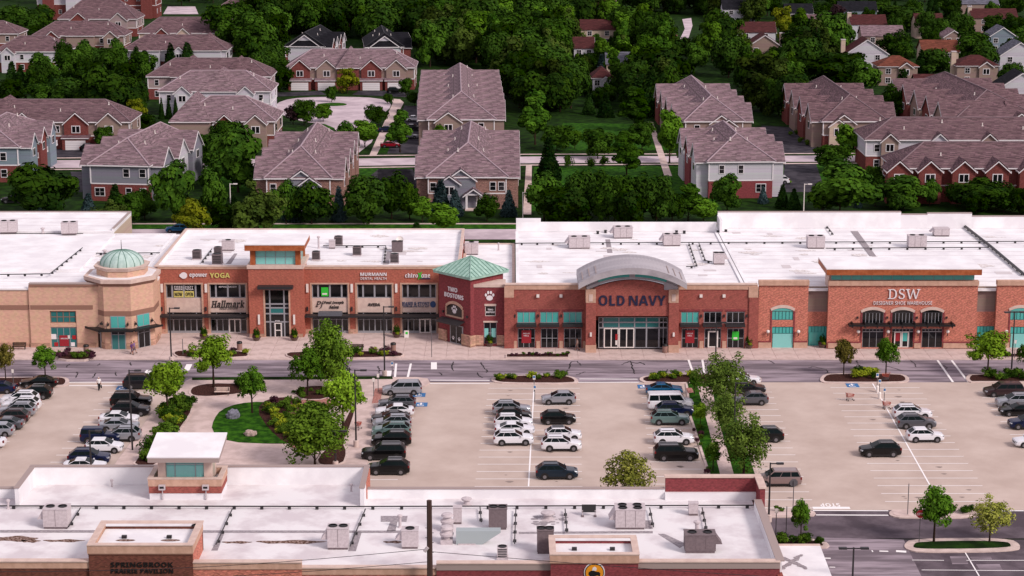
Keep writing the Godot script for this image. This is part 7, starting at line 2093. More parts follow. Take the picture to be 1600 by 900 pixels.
# smooth union of tapered capsules meshed as surface nets
func nets(bones: Array, cell: float, k: float, m: Material, called: String, parent: Node) -> MeshInstance3D:
	var lo := Vector3(1e9, 1e9, 1e9)
	var hi := -lo
	for b in bones:
		var r := Vector3.ONE * (maxf(b[2], b[3]) + cell * 2)
		lo = lo.min(b[0] - r).min(b[1] - r)
		hi = hi.max(b[0] + r).max(b[1] + r)
	var nx := int((hi.x - lo.x) / cell) + 2
	var ny := int((hi.y - lo.y) / cell) + 2
	var nz := int((hi.z - lo.z) / cell) + 2
	var f := PackedFloat32Array()
	f.resize(nx * ny * nz)
	f.fill(1.0)
	for b in bones:
		var rr := Vector3.ONE * (maxf(b[2], b[3]) + k + cell * 2)
		var l3 := Vector3i(((b[0] as Vector3).min(b[1]) - rr - lo) / cell).clamp(Vector3i.ZERO, Vector3i(nx, ny, nz))
		var h3 := Vector3i(((b[0] as Vector3).max(b[1]) + rr - lo) / cell + Vector3.ONE).clamp(Vector3i.ZERO, Vector3i(nx, ny, nz))
		for z in range(l3.z, h3.z):
			for y in range(l3.y, h3.y):
				for x in range(l3.x, h3.x):
					var e := cap_d(lo + Vector3(x, y, z) * cell, b[0], b[1], b[2], b[3])
					var ii := x + nx * (y + ny * z)
					var d := f[ii]
					if e > d + k: continue
					var hh := clampf(0.5 + 0.5 * (d - e) / k, 0, 1)
					f[ii] = lerpf(d, e, hh) - k * hh * (1 - hh)
	var vid := {}
	var vs := PackedVector3Array()
	for z in nz - 1:
		for y in ny - 1:
			for x in nx - 1:
				if absf(f[x + nx * (y + ny * z)]) > cell * 2.2: continue
				var s := Vector3.ZERO
				var n := 0
				for e in [[0, 1], [2, 3], [4, 5], [6, 7], [0, 2], [1, 3], [4, 6], [5, 7], [0, 4], [1, 5], [2, 6], [3, 7]]:
					var ca := Vector3i(x + (e[0] & 1), y + ((e[0] >> 1) & 1), z + (e[0] >> 2))
					var cb := Vector3i(x + (e[1] & 1), y + ((e[1] >> 1) & 1), z + (e[1] >> 2))
					var fa := f[ca.x + nx * (ca.y + ny * ca.z)]
					var fb := f[cb.x + nx * (cb.y + ny * cb.z)]
					if (fa < 0) != (fb < 0):
						s += Vector3(ca).lerp(Vector3(cb), fa / (fa - fb))
						n += 1
				if n:
					vid[x + nx * (y + ny * z)] = vs.size()
					vs.append(lo + s / n * cell)
	var st := SurfaceTool.new()
	st.begin(Mesh.PRIMITIVE_TRIANGLES)
	st.set_smooth_group(0)
	for v in vs: st.add_vertex(v)
	for z in range(1, nz - 1):
		for y in range(1, ny - 1):
			for x in range(1, nx - 1):
				var i := x + nx * (y + ny * z)
				for ax in 3:
					var st1: int = [1, nx, nx * ny][ax]
					var u: int = [nx, nx * ny, 1][ax]
					var w: int = [nx * ny, 1, nx][ax]
					if (f[i] < 0) == (f[i + st1] < 0): continue
					var q := [i - u - w, i - w, i, i - u]
					if not (vid.has(q[0]) and vid.has(q[1]) and vid.has(q[2]) and vid.has(q[3])): continue
					var o := [0, 2, 1, 0, 3, 2] if f[i] < 0 else [0, 1, 2, 0, 2, 3]
					for t in o: st.add_index(vid[q[t]])
	st.generate_normals()
	st.set_material(m)
	return put(called, st.commit(), parent)
func person(label: String, b: Vector3, turn: float, top: Color, legs: Color, hair: Color, stride: float, bag := false, shorts := false):
	var t := thing("person", label, "person", b, turn, "people on foot")
	var hipL := Vector3(-0.09, 0.9, 0)
	var hipR := Vector3(0.09, 0.9, 0)
	var kL := Vector3(-0.1, 0.49, 0.1 * stride + 0.03)
	var kR := Vector3(0.1, 0.49, -0.06 * stride + 0.03)
	var aL := Vector3(-0.1, 0.09, 0.22 * stride)
	var aR := Vector3(0.1, 0.1 + 0.04 * absf(stride), -0.28 * stride)
	var shL := Vector3(-0.18, 1.4, 0)
	var shR := Vector3(0.18, 1.4, 0)
	var eL := Vector3(-0.24, 1.12, -0.08 * stride - 0.02)
	var eR := Vector3(0.24, 1.12, 0.08 * stride - 0.02)
	var hL := Vector3(-0.23, 0.88, 0.06 - 0.06 * stride)
	var hR := Vector3(0.23, 0.88, 0.08 + 0.14 * stride)
	var hd := Vector3(0, 1.62, 0.02)
	var body := [[hd + Vector3(0, 0.03, -0.01), hd + Vector3(0, -0.06, 0.03), 0.095, 0.07], [hd + Vector3(0, -0.01, 0.1), hd + Vector3(0, -0.025, 0.115), 0.016, 0.016], [Vector3(0, 1.4, 0), hd, 0.055, 0.05], [shL, shR, 0.07, 0.07], [Vector3(0, 1.35, 0), Vector3(0, 0.95, 0), 0.13, 0.125], [hipL, hipR, 0.1, 0.1]]
	for q in [[hipL, kL, aL], [hipR, kR, aR]]:
		body.append([q[0], q[1], 0.09, 0.06])
		body.append([q[1], q[2], 0.058, 0.04])
		body.append([q[2] + Vector3(0, -0.05, -0.04), q[2] + Vector3(0, -0.055, 0.14), 0.04, 0.035])
	for q in [[shL, eL, hL, -1.0], [shR, eR, hR, 1.0]]:
		body.append([q[0], q[1], 0.052, 0.042])
		body.append([q[1], q[2], 0.04, 0.03])
		body.append([q[2], q[2] + Vector3(0, -0.08, 0.01), 0.032, 0.03])
		for fz in 4: body.append([q[2] + Vector3(0, -0.08, -0.024 + fz * 0.017), q[2] + Vector3(-q[3] * 0.012, [-0.15, -0.165, -0.16, -0.14][fz], -0.024 + fz * 0.019), 0.01, 0.008])
		body.append([q[2] + Vector3(0, -0.03, 0.03), q[2] + Vector3(-q[3] * 0.01, -0.1, 0.055), 0.011, 0.009])
	for s in [-1, 1]: body.append([hd + Vector3(s * 0.09, 0.0, 0), hd + Vector3(s * 0.095, -0.03, 0), 0.016, 0.012])
	nets(body, 0.026, 0.03, M("skin"), "body", t)
	nets([[shL, shR, 0.085, 0.085], [Vector3(0, 1.33, 0), Vector3(0, 0.98, 0), 0.15, 0.15], [shL, shL.lerp(eL, 0.75), 0.072, 0.064], [shR, shR.lerp(eR, 0.75), 0.072, 0.064]], 0.03, 0.05, mt("cloth_%s" % top.to_html(), top, 0.9), "shirt", t)
	var pk := 0.9 if not shorts else 0.0
	var pants := [[hipL, hipR, 0.12, 0.12], [hipL, kL, 0.105, 0.085], [hipR, kR, 0.105, 0.085]]
	if not shorts:
		pants.append([kL, aL, 0.08, 0.065])
		pants.append([kR, aR, 0.08, 0.065])
	nets(pants, 0.03, 0.03, mt("cloth_%s" % legs.to_html(), legs, 0.9), "shorts" if shorts else "trousers", t)
	nets([[hd + Vector3(0, 0.06, -0.02), hd + Vector3(0, -0.02, -0.05), 0.1, 0.085]], 0.025, 0.03, mt("hair_%s" % hair.to_html(), hair, 0.7), "hair", t)
	for q in [aL, aR]: nets([[q + Vector3(0, -0.05, -0.05), q + Vector3(0, -0.055, 0.15), 0.05, 0.045]], 0.025, 0.02, M("black"), "shoe", t)
	if bag:
		var bg := thing("shopping_bag", "dark bag carried by the person in white crossing the car park", "bag", b + Vector3(0.02, 0.0, 0.0), turn)
		bxo("sack", M("black"), bg, hR + Vector3(0, -0.4, 0), Vector3(0.12, 0.34, 0.3))
		var mb := MB.new()
		mb.tube(hR + Vector3(0, -0.24, -0.1), hR + Vector3(0, -0.12, 0.0), 0.012, 0.012, 5)
		mb.tube(hR + Vector3(0, -0.24, 0.1), hR + Vector3(0, -0.12, 0.0), 0.012, 0.012, 5)
		obj("handle", mb, M("black"), bg)
func boulder(label: String, b: Vector3, s: Vector3, seedn: int, col: Color):
	var nz := FastNoiseLite.new()
	nz.seed = seedn
	nz.frequency = 0.9
	var mb := MB.new()
	var f := func(i: int, j: int) -> Vector3:
		var a := TAU * i / 16.0
		var e := PI * j / 9.0 - PI / 2
		var d := Vector3(cos(a) * cos(e), sin(e), sin(a) * cos(e))
		return Vector3(d.x * s.x, (d.y + 0.55) * s.y, d.z * s.z) * (1.0 + 0.4 * nz.get_noise_3dv(d * 1.4))
	for i in 16:
		for j in 9: mb.quad(f.call(i + 1, j), f.call(i, j), f.call(i, j + 1), f.call(i + 1, j + 1))
	var o := obj("boulder", mb, vm("rock_%d" % seedn, col * 0.8, col, 2.0, 0.95, 0.05, seedn, 128))
	o.position = b
	tag(o, label, "boulder", "boulders on the plaza lawn")
func furniture():
	lamp_post("tall dark lamp post before the sandstone shop entrance", G(268, 566, 0.12), 7.6)
	lamp_post("tall dark lamp post along the left car park kerb", G(207, 703, 0.14), 9.6, 1, "dark_metal", false)
	lamp_post("dark lamp post rising behind the front parapet beside the dark blue car", G(143, 742, 0.03), 5.2)
	lamp_post("tall dark lamp post before the brick row shops", G(601, 588, 0.03), 9.5)
	lamp_post("tall dark lamp post on a concrete foot by the plaza cars", G(556.5, 698, 0.14), 9.3)
	lamp_post("twin armed dark lamp post under the big plaza tree", G(524.5, 731, 0.14), 4.4, 2)
	lamp_post("tall dark lamp post in the hedge of the right island", G(1580, 586, 0.15), 8.6, 2)
	lamp_post("dark lamp post in front of the arched canopy store beside a pale panel", G(1118, 566, 0.15), 5.6, 1, "dark_metal", false)
	lamp_post("dark lamp post among the willowy trees of the tree strip", G(1147, 690, 0.15), 7.2)
	lamp_post("black lamp post beside the brick screen wall", G(1201, 815, 0.03), 6.4)
	lamp_post("twin armed black lamp post on the grey service lane", G(1330, 955, 0.0), 6.2, 2)
	lamp_post("pale street lamp beside the dark driveway behind the shops", G(1255, 350, 0.0), 7.5, 1, "lamp_white", false)
	lamp_post("pale street lamp among the trees left of the brick house", G(361, 345, 0.0), 7.0, 1, "lamp_white", false)
	lamp_post("thin pale street lamp beside the straight park path", G(817, 346, 0.0), 5.5, 1, "lamp_white", false)
	for q in [[726, 619], [731, 612]]: sign_post("slim sign post beside the red paving " + ("nearest the road" if q[1] < 615 else "farther from the road"), G(q[0] - 142 - (0 if q[1] > 615 else -2), q[1], 0.15), 2.4, "blank")
	sign_post("slim sign post on the pavement near the sandwich board", G(674.5, 558, 0.15), 4.4, "none")
	sign_post("slim sign post by the crossing before the brick row", G(613, 590, 0.15), 2.2, "blue")
	sign_post("slim sign post at the crossing beside the sandstone shop", G(286, 556, 0.15), 2.4, "none")
	sign_post("slim sign post before the red poster window", G(109, 550, 0.15), 2.4, "blank")
	sign_post("slim sign post on the left tree island", G(21, 600, 0.18), 2.0, "blank")
	sign_post("red stop sign on the long grass island", G(1436, 847, 0.18), 3.2, "stop")
	sign_post("back of a round stop sign by the small kerb island", G(1239, 797, 0.15), 3.2, "stop", false)
	sign_post("dark sign post on the kerb island beside the low shrubs", G(1418, 804, 0.15), 3.4, "none")
	sign_post("slim grey sign post by the hedge bed, taller of two", G(1212, 838, 0.1), 3.0, "blank")
	sign_post("slim grey sign post by the hedge bed, thinner of two", G(1228, 838, 0.1), 3.2, "none")
	sign_post("sign post beside the hedge before the far right arch", G(1585, 560, 0.3), 2.6, "blank")
	for q in [[1370, 612, "between the island and the trolley bay"], [1373.5, 622, "in the middle of the trolley bay"], [1381, 636, "beside the red cart"]]:
		var p := G(q[0], q[1], 0.03)
		sign_post("pale footed bay sign " + q[2], p, 2.5, "blue")
		var bp := thing("bollard", "white bollard under the sign " + q[2], "bollard", p + Vector3(0, 0, 0.32), 0.0, "white bay bollards")
		var mb := MB.new()
		mb.lathe(Vector3.ZERO, [[0.2, 0], [0.2, 0.75], [0.12, 0.9], [0, 0.92]], 12)
		obj("shaft", mb, M("lamp_white"), bp)
		mb = MB.new()
		mb.lathe(Vector3.ZERO, [[0.24, 0], [0.24, 0.06], [0, 0.06]], 12)
		obj("base", mb, M("kerb"), bp)
	for q in [[834.5, 612, "nearest the road"], [835.5, 628, "farther from the road"]]:
		sign_post("thin bay sign on the centre line " + q[2], G(q[0], q[1], 0.03), 2.2, "blue")
	bin_("pink litter bin beside the sandstone shop's flower bed", G(135, 552, 0.15))
	bin_("pink litter bin behind the round flower bed", G(374.5, 547, 0.15))
	bin_("pink litter bin behind the long flower bed", G(614.5, 549, 0.15))
	bin_("pink litter bin beside the portal pillar", G(1039, 551, 0.15))
	bench("pale slatted bench on the round plaza bed", G(347, 617, 0.2), 0.0, "stucco")
	bench("red brown bench against the sandstone wall", G(30, 546, 0.15), 0.0, "bark")
	bench("red brown bench behind the long flower bed", G(558, 547, 0.15), PI, "bark")
	cart("red shopping cart standing alone in an empty bay", G(1328, 626, 0.03), 0.3)
	cart("red shopping cart beside the bay signs", G(1385, 639, 0.03), 0.2)
	cart("red shopping cart left on the tree island", G(1384, 594, 0.18), 2.9)
	cart("shopping cart left on the plaza kerb by the lamp post", G(560, 671, 0.14), 1.2)
	person("person in a white top and dark trousers walking over the car park with a bag", G(155, 609.5, 0.03), 0.4, Color(0.85, 0.84, 0.84), Color(0.08, 0.08, 0.1), Color(0.75, 0.72, 0.7), 0.8, true)
	person("person in a purple top walking past the octagonal entrance", G(206, 554, 0.15), 1.3, Color(0.35, 0.2, 0.4), Color(0.3, 0.22, 0.3), Color(0.2, 0.13, 0.1), 1.0, false, true)
	person("person in a lilac top walking beside the one in purple", G(210, 552, 0.15), 1.3, Color(0.5, 0.4, 0.55), Color(0.25, 0.25, 0.35), Color(0.28, 0.18, 0.12), -0.9, false, true)
	person("person in pale shirt and shorts walking past the teal shop windows", G(902, 547.5, 0.15), -1.4, Color(0.7, 0.6, 0.56), Color(0.5, 0.42, 0.4), Color(0.15, 0.1, 0.08), 1.0, false, true)
	boulder("grey boulder on the plaza lawn", G(364, 653, 0.17), Vector3(0.85, 0.65, 0.7), 3, Color(0.5, 0.5, 0.55))
	boulder("pinkish white boulder on the plaza lawn's edge", G(391, 680, 0.17), Vector3(0.75, 0.4, 0.6), 5, Color(0.72, 0.63, 0.60))
	var sb := thing("sandwich_board", "white sandwich board on the pavement beside a flower tub", "sandwich board", G(635.5, 527, 0.15))
	for s in [-1, 1]:
		var b := bxo("board", M("lamp_white"), sb, Vector3(0, 0.5, s * 0.15), Vector3(0.65, 1.0, 0.04))
		b.rotation.x = -s * 0.25
		bxo("print", M("green_poster"), b, Vector3(0, 0.15, s * 0.025), Vector3(0.35, 0.35, 0.01))
	for q in [[1410, 541, "board", "white notice board before the shop doors"]]:
		var nb := thing("notice_board", q[3], "notice board", G(q[0], q[1] + 2, 0.15))
		bxo("panel", M("lamp_white"), nb, Vector3(0, 0.65, 0), Vector3(0.75, 1.0, 0.05))
		for s in [-0.3, 0.3]: bxo("foot", M("sign_back"), nb, Vector3(s, 0.07, 0), Vector3(0.06, 0.16, 0.5))
	# timber utility pole with wires, in front of the front building
	var up := thing("utility_pole", "brown timber utility pole with a grey canister before the front roof", "utility pole", Vector3(-7.2, 0, -164.8))
	var hh := W(670, 782, -164.8).y
	var mb := MB.new()
	mb.tube(Vector3.ZERO, Vector3(0, hh, 0), 0.3, 0.23, 12)
	obj("pole", mb, M("pole_wood"), up)
	mb = MB.new()
	mb.tube(Vector3(-0.45, hh - 4.6, 0.25), Vector3(-0.15, hh - 4.2, 0.25), 0.16, 0.16, 10)
	obj("canister", mb, M("unit_grey"), up)
	for k in 6: bxo("climbing_step", M("dark_metal"), up, Vector3(0.24 if k % 2 else -0.24, hh - 2.5 - k * 0.45, 0.05), Vector3(0.25, 0.04, 0.04))
	for q in [[W(667, 858, -164.8), Vector3(-50, W(0, 888, -164.8).y, -164), "thin overhead wire sagging from the pole past the dark lettering"], [W(674, 862, -164.8), Vector3(60, 5.4, -163), "thin overhead wire sagging from the pole past the round emblem"], [W(667, 878, -164.8), Vector3(-50, W(0, 900, -164.8).y, -164), "lower overhead wire on the pole before the dark lettering"]]:
		var wt := MB.new()
		var lastp: Vector3 = q[0]
		for k in 14:
			var f := (k + 1) / 14.0
			var p: Vector3 = (q[0] as Vector3).lerp(q[1], f) - Vector3(0, sin(PI * f) * 0.7, 0)
			wt.tube(lastp, p, 0.025, 0.025, 4, false)
			lastp = p
		tag(obj("overhead_wire", wt, M("dark_metal")), q[2], "wire", "overhead wires")

# ---------------------------------------------------------------- trees and shrubs
var crowns := {}
func leaf(mb: MB, p: Vector3, n: Vector3, s: float, r: RandomNumberGenerator):
	var u := n.cross(Vector3(r.randf_range(-1, 1), r.randf_range(-1, 1), r.randf_range(-1, 1))).normalized()
	var w := n.cross(u)
	var a := p + u * s
	var b := p + w * s * 0.62
	var c := p - u * s
	var d := p - w * s * 0.62 + n * s * 0.25
	mb.tri(a, b, c)
	mb.tri(a, c, d)
# crown of leaf clumps: shape 0 round, 1 upright oval, 2 cone (conifer), 3 open and willowy, 4 young and sparse
func crown_mesh(seedn: int, shape: int, h: float, rad: float, base: float, clumps: int, per: int, ls: float, ca: Color, cb: Color) -> MB:
	var r := RandomNumberGenerator.new()
	r.seed = seedn
	var nz := FastNoiseLite.new()
	nz.seed = seedn
	nz.frequency = 0.8
	var mb := MB.new()
	mb.colored = true
	for i in clumps:
		var c := Vector3.ZERO
		var cr := rad * 0.3
		if shape == 2:
			var f := (i + r.randf()) / clumps
			f = 1.0 - sqrt(1.0 - f * 0.985)
			var a := i * 2.39996 + r.randf_range(-0.2, 0.2)
			var layer := 1.0 - 0.22 * fposmod(f * 11.0, 1.0)
			var rr := rad * (1.0 - f) * layer * r.randf_range(0.75, 1.05)
			c = Vector3(cos(a) * rr, base + (h - base) * f - rr * 0.12, sin(a) * rr)
			cr = rad * lerpf(0.2, 0.09, f)
		else:
			var d := Vector3(r.randfn(), r.randfn(), r.randfn()).normalized()
			var lump := 1.0 + 0.75 * nz.get_noise_3dv(d * 1.6)
			var e := (h - base) / 2
			var rr := pow(r.randf(), 0.33) * 0.84
			if shape == 3: rr = pow(r.randf(), 0.45) * 0.95
			var prof := 1.0
			if shape == 1: prof = 1.0 - 0.32 * (d.y + 0.3)
			if shape == 4: prof = 1.0 - 0.2 * d.y
			c = Vector3(d.x * rad * prof, d.y * e, d.z * rad * prof) * rr * lump
			c.y += base + e
			cr = rad * r.randf_range(0.24, 0.42) * (0.75 if shape >= 3 else 1.0)
			if shape == 3: c.y -= 0.12 * rad * Vector2(d.x, d.z).length()
		var tone := r.randf()
		for j in per:
			var d2 := Vector3(r.randfn(), r.randfn() * 0.8 + 0.25, r.randfn()).normalized()
			var p := c + d2 * cr * pow(r.randf(), 0.22)
			if shape == 3: p.y -= cr * r.randf() * 0.7
			var out := (p - Vector3(0, base + (h - base) * 0.4, 0)).normalized()
			var n := (d2 * 1.0 + out * 0.45 + Vector3(r.randfn(), r.randfn(), r.randfn()) * 0.25 + Vector3(0, 0.15, 0)).normalized()
			if shape == 2: n = (out + Vector3(r.randfn() * 0.5, 0.5 + r.randfn() * 0.4, r.randfn() * 0.5)).normalized()
			mb.cc = ca.lerp(cb, clampf(tone * 0.8 + r.randf() * 0.25 - 0.03, 0, 1))
			leaf(mb, p, n, ls * r.randf_range(0.7, 1.25), r)
	return mb
func trunk_mesh(seedn: int, h: float, base: float, rad: float, tr: float, shape: int) -> MB:
	var r := RandomNumberGenerator.new()
	r.seed = seedn + 99
	var mb := MB.new()
	var top := lerpf(base, h, 0.55 if shape != 2 else 0.92)
	mb.tube(Vector3.ZERO, Vector3(0, base, 0), tr * 1.15, tr * 0.8, 7, false)
	mb.tube(Vector3(0, base, 0), Vector3(r.randf_range(-0.1, 0.1), top, r.randf_range(-0.1, 0.1)), tr * 0.8, tr * 0.3, 7, false)
	if shape != 2:
		for k in 7:
			var a := k * 2.4 + r.randf()
			var y0 := lerpf(base * 0.9, top, r.randf_range(0.0, 0.6))
			var p := Vector3(cos(a) * rad * 0.62, minf(h * 0.92, y0 + rad * r.randf_range(0.5, 0.9)), sin(a) * rad * 0.62)
			mb.tube(Vector3(0, y0, 0), p, tr * 0.42, tr * 0.12, 5, false)
	return mb
const KINDS := {
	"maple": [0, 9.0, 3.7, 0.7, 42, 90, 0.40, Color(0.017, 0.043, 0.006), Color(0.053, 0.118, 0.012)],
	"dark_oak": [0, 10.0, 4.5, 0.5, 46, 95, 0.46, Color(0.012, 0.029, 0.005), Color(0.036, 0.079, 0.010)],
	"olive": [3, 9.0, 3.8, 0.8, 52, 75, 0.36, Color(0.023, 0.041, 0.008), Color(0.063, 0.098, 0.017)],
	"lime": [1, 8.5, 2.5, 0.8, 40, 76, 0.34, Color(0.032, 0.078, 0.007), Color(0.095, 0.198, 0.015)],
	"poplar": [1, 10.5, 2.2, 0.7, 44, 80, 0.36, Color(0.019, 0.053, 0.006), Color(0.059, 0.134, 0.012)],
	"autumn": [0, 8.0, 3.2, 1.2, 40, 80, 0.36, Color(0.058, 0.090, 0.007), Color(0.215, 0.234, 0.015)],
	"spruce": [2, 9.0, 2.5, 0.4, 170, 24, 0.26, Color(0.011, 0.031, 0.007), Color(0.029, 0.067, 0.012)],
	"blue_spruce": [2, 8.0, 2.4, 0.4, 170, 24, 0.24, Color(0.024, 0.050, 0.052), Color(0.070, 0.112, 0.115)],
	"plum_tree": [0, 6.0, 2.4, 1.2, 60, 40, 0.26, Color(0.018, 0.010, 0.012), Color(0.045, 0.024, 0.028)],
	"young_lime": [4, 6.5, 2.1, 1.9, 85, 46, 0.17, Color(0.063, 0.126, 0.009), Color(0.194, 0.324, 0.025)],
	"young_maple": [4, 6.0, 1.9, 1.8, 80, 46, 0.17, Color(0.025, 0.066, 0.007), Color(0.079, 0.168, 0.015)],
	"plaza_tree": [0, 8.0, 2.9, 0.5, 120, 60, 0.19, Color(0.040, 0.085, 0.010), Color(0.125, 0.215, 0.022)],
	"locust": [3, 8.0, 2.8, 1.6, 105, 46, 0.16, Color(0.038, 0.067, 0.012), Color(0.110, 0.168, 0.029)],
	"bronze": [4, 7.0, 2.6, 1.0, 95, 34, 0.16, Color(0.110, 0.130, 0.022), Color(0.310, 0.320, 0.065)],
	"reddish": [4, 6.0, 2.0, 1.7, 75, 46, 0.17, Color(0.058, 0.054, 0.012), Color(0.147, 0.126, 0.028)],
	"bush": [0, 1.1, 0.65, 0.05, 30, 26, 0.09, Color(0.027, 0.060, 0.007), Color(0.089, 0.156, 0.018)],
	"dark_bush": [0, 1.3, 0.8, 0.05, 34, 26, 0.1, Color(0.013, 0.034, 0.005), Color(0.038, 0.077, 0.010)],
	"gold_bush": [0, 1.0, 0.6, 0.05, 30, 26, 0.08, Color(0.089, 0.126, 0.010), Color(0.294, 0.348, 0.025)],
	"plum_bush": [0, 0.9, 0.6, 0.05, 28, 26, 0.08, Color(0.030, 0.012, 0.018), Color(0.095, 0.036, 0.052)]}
func kind_mesh(k: String, v: int) -> Array:
	var key := "%s%d" % [k, v]
	if not crowns.has(key):
		var q: Array = KINDS[k]
		var fm := mt("foliage", Color.WHITE, 0.75) as StandardMaterial3D
		fm.vertex_color_use_as_albedo = true
		fm.metallic_specular = 0.05
		fm.backlight_enabled = true
		fm.backlight = Color(0.06, 0.09, 0.02)
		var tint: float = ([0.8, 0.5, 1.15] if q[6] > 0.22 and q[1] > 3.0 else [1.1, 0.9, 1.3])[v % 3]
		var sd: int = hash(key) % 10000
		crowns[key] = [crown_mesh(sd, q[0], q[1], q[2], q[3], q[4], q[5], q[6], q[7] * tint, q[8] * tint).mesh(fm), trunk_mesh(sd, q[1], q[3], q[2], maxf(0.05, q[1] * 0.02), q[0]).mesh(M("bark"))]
	return crowns[key]
func tree(k: String, b: Vector3, h: float, w: float, label: String, group := "", variants := 3):
	var q: Array = KINDS[k]
	var shrub: bool = k.ends_with("bush")
	var called: String = {"spruce": "spruce_tree", "blue_spruce": "spruce_tree", "maple": "maple_tree", "dark_oak": "oak_tree", "olive": "willow_tree", "locust": "locust_tree", "poplar": "poplar_tree", "lime": "lime_tree", "young_lime": "young_tree", "young_maple": "young_tree", "bronze": "young_tree", "reddish": "young_tree", "plaza_tree": "plaza_tree", "autumn": "autumn_tree", "plum_tree": "plum_tree"}.get(k, "shrub")
	var t := thing(called, label, "shrub" if shrub else "tree", b, rng.randf() * TAU, group)
	var sy: float = h / q[1]
	var sx: float = (w / 2) / q[2]
	var m := kind_mesh(k, rng.randi() % variants)
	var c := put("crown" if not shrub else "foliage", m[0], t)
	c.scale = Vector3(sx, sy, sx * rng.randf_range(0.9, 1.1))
	var s := put("trunk" if not shrub else "stem", m[1], t)
	s.scale = Vector3(minf(sx, sy), sy, minf(sx, sy))
# a tree given by crown width, top and foot in the picture
func ptree(k: String, px: float, top: float, foot: float, wpx: float, label: String, group := "", base := 0.0):
	var g := G(px, foot, base)
	var s := W(px + wpx / 2, foot, g.z).x - W(px - wpx / 2, foot, g.z).x
	tree(k, g, W(px, top, g.z).y - base, s, label, group)
func grove(label: String, group: String, poly: Array, gap: float, kinds: Array, hmin: float, hmax: float, seedn: int, label_by := {}):
	var r := RandomNumberGenerator.new()
	r.seed = seedn
	var p := pxs(poly)
	var lo := p[0]
	var hi := p[0]
	for q in p:
		lo = lo.min(q)
		hi = hi.max(q)
	var z := lo.y
	while z < hi.y:
		var x := lo.x + r.randf() * gap
		while x < hi.x:
			var c := Vector2(x + r.randf_range(-0.3, 0.3) * gap, z + r.randf_range(-0.3, 0.3) * gap)
			if Geometry2D.is_point_in_polygon(c, p):
				var k: String = kinds[r.randi() % kinds.size()]
				var h := r.randf_range(hmin, hmax)
				var q: Array = KINDS[k]
				for tr in 4:
					if hides(c, h, h * q[2] / q[1]): h *= 0.78
				var lead: String = {"maple": "mid green maple", "dark_oak": "broad dark oak", "olive": "greyish olive willow", "lime": "bright green upright lime", "poplar": "tall slim poplar", "autumn": "yellowing tree", "spruce": "dark pointed spruce", "blue_spruce": "bluish pointed spruce", "plum_tree": "dark purple leaved tree"}[k]
				tree(k, Vector3(c.x, 0, c.y), h, h * q[2] * 2 / q[1] * r.randf_range(0.85, 1.15), lead + " " + label, lead + " " + group)
			x += gap * r.randf_range(0.85, 1.2)
		z += gap * 0.9
# trees do not stand where they would hide the houses that show between them: [x0, y0, x1, y1]
const GAPS := [[912, 8, 955, 56], [900, 62, 926, 80], [928, 106, 955, 136], [1066, 36, 1080, 58], [1154, 38, 1196, 50], [1176, 58, 1216, 74]]
func hides(c: Vector2, h: float, w: float) -> bool:
	var px := func(y: float) -> Vector2:
		var d := -c.y * cos(PIT) - (y - CH) * sin(PIT)
		return Vector2(F * c.x / d + 800.0, 450.0 - F * ((y - CH) * cos(PIT) - c.y * sin(PIT)) / d)
	var a: Vector2 = px.call(0.0)
	var b: Vector2 = px.call(h)
	var r: float = w * (a.y - b.y) / h * 0.8
	for g in GAPS:
		if a.x + r > g[0] and a.x - r < g[2] and b.y < g[3] and a.y > g[3] - 2: return true
	return false
func bed(poly: Array, n: int, kinds: Array, hmin: float, hmax: float, label: String, y: float, seedn: int):
	var r := RandomNumberGenerator.new()
	r.seed = seedn
	var p := pxs(poly, y)
	var lo := p[0]
	var hi := p[0]
	for q in p:
		lo = lo.min(q)
		hi = hi.max(q)
	var k := 0
	var tries := 0
	while k < n and tries < 2000:
		tries += 1
		var c := Vector2(r.randf_range(lo.x, hi.x), r.randf_range(lo.y, hi.y))
		if not Geometry2D.is_point_in_polygon(c, p): continue
		k += 1
		var kd: String = kinds[r.randi() % kinds.size()]
		var h := r.randf_range(hmin, hmax)
		var lead: String = {"bush": "green", "dark_bush": "dark green", "gold_bush": "yellow green", "plum_bush": "dark red"}[kd]
		tree(kd, Vector3(c.x, y, c.y), h, h * r.randf_range(1.0, 1.6), lead + " shrub " + label, lead + " shrubs " + label, 3)
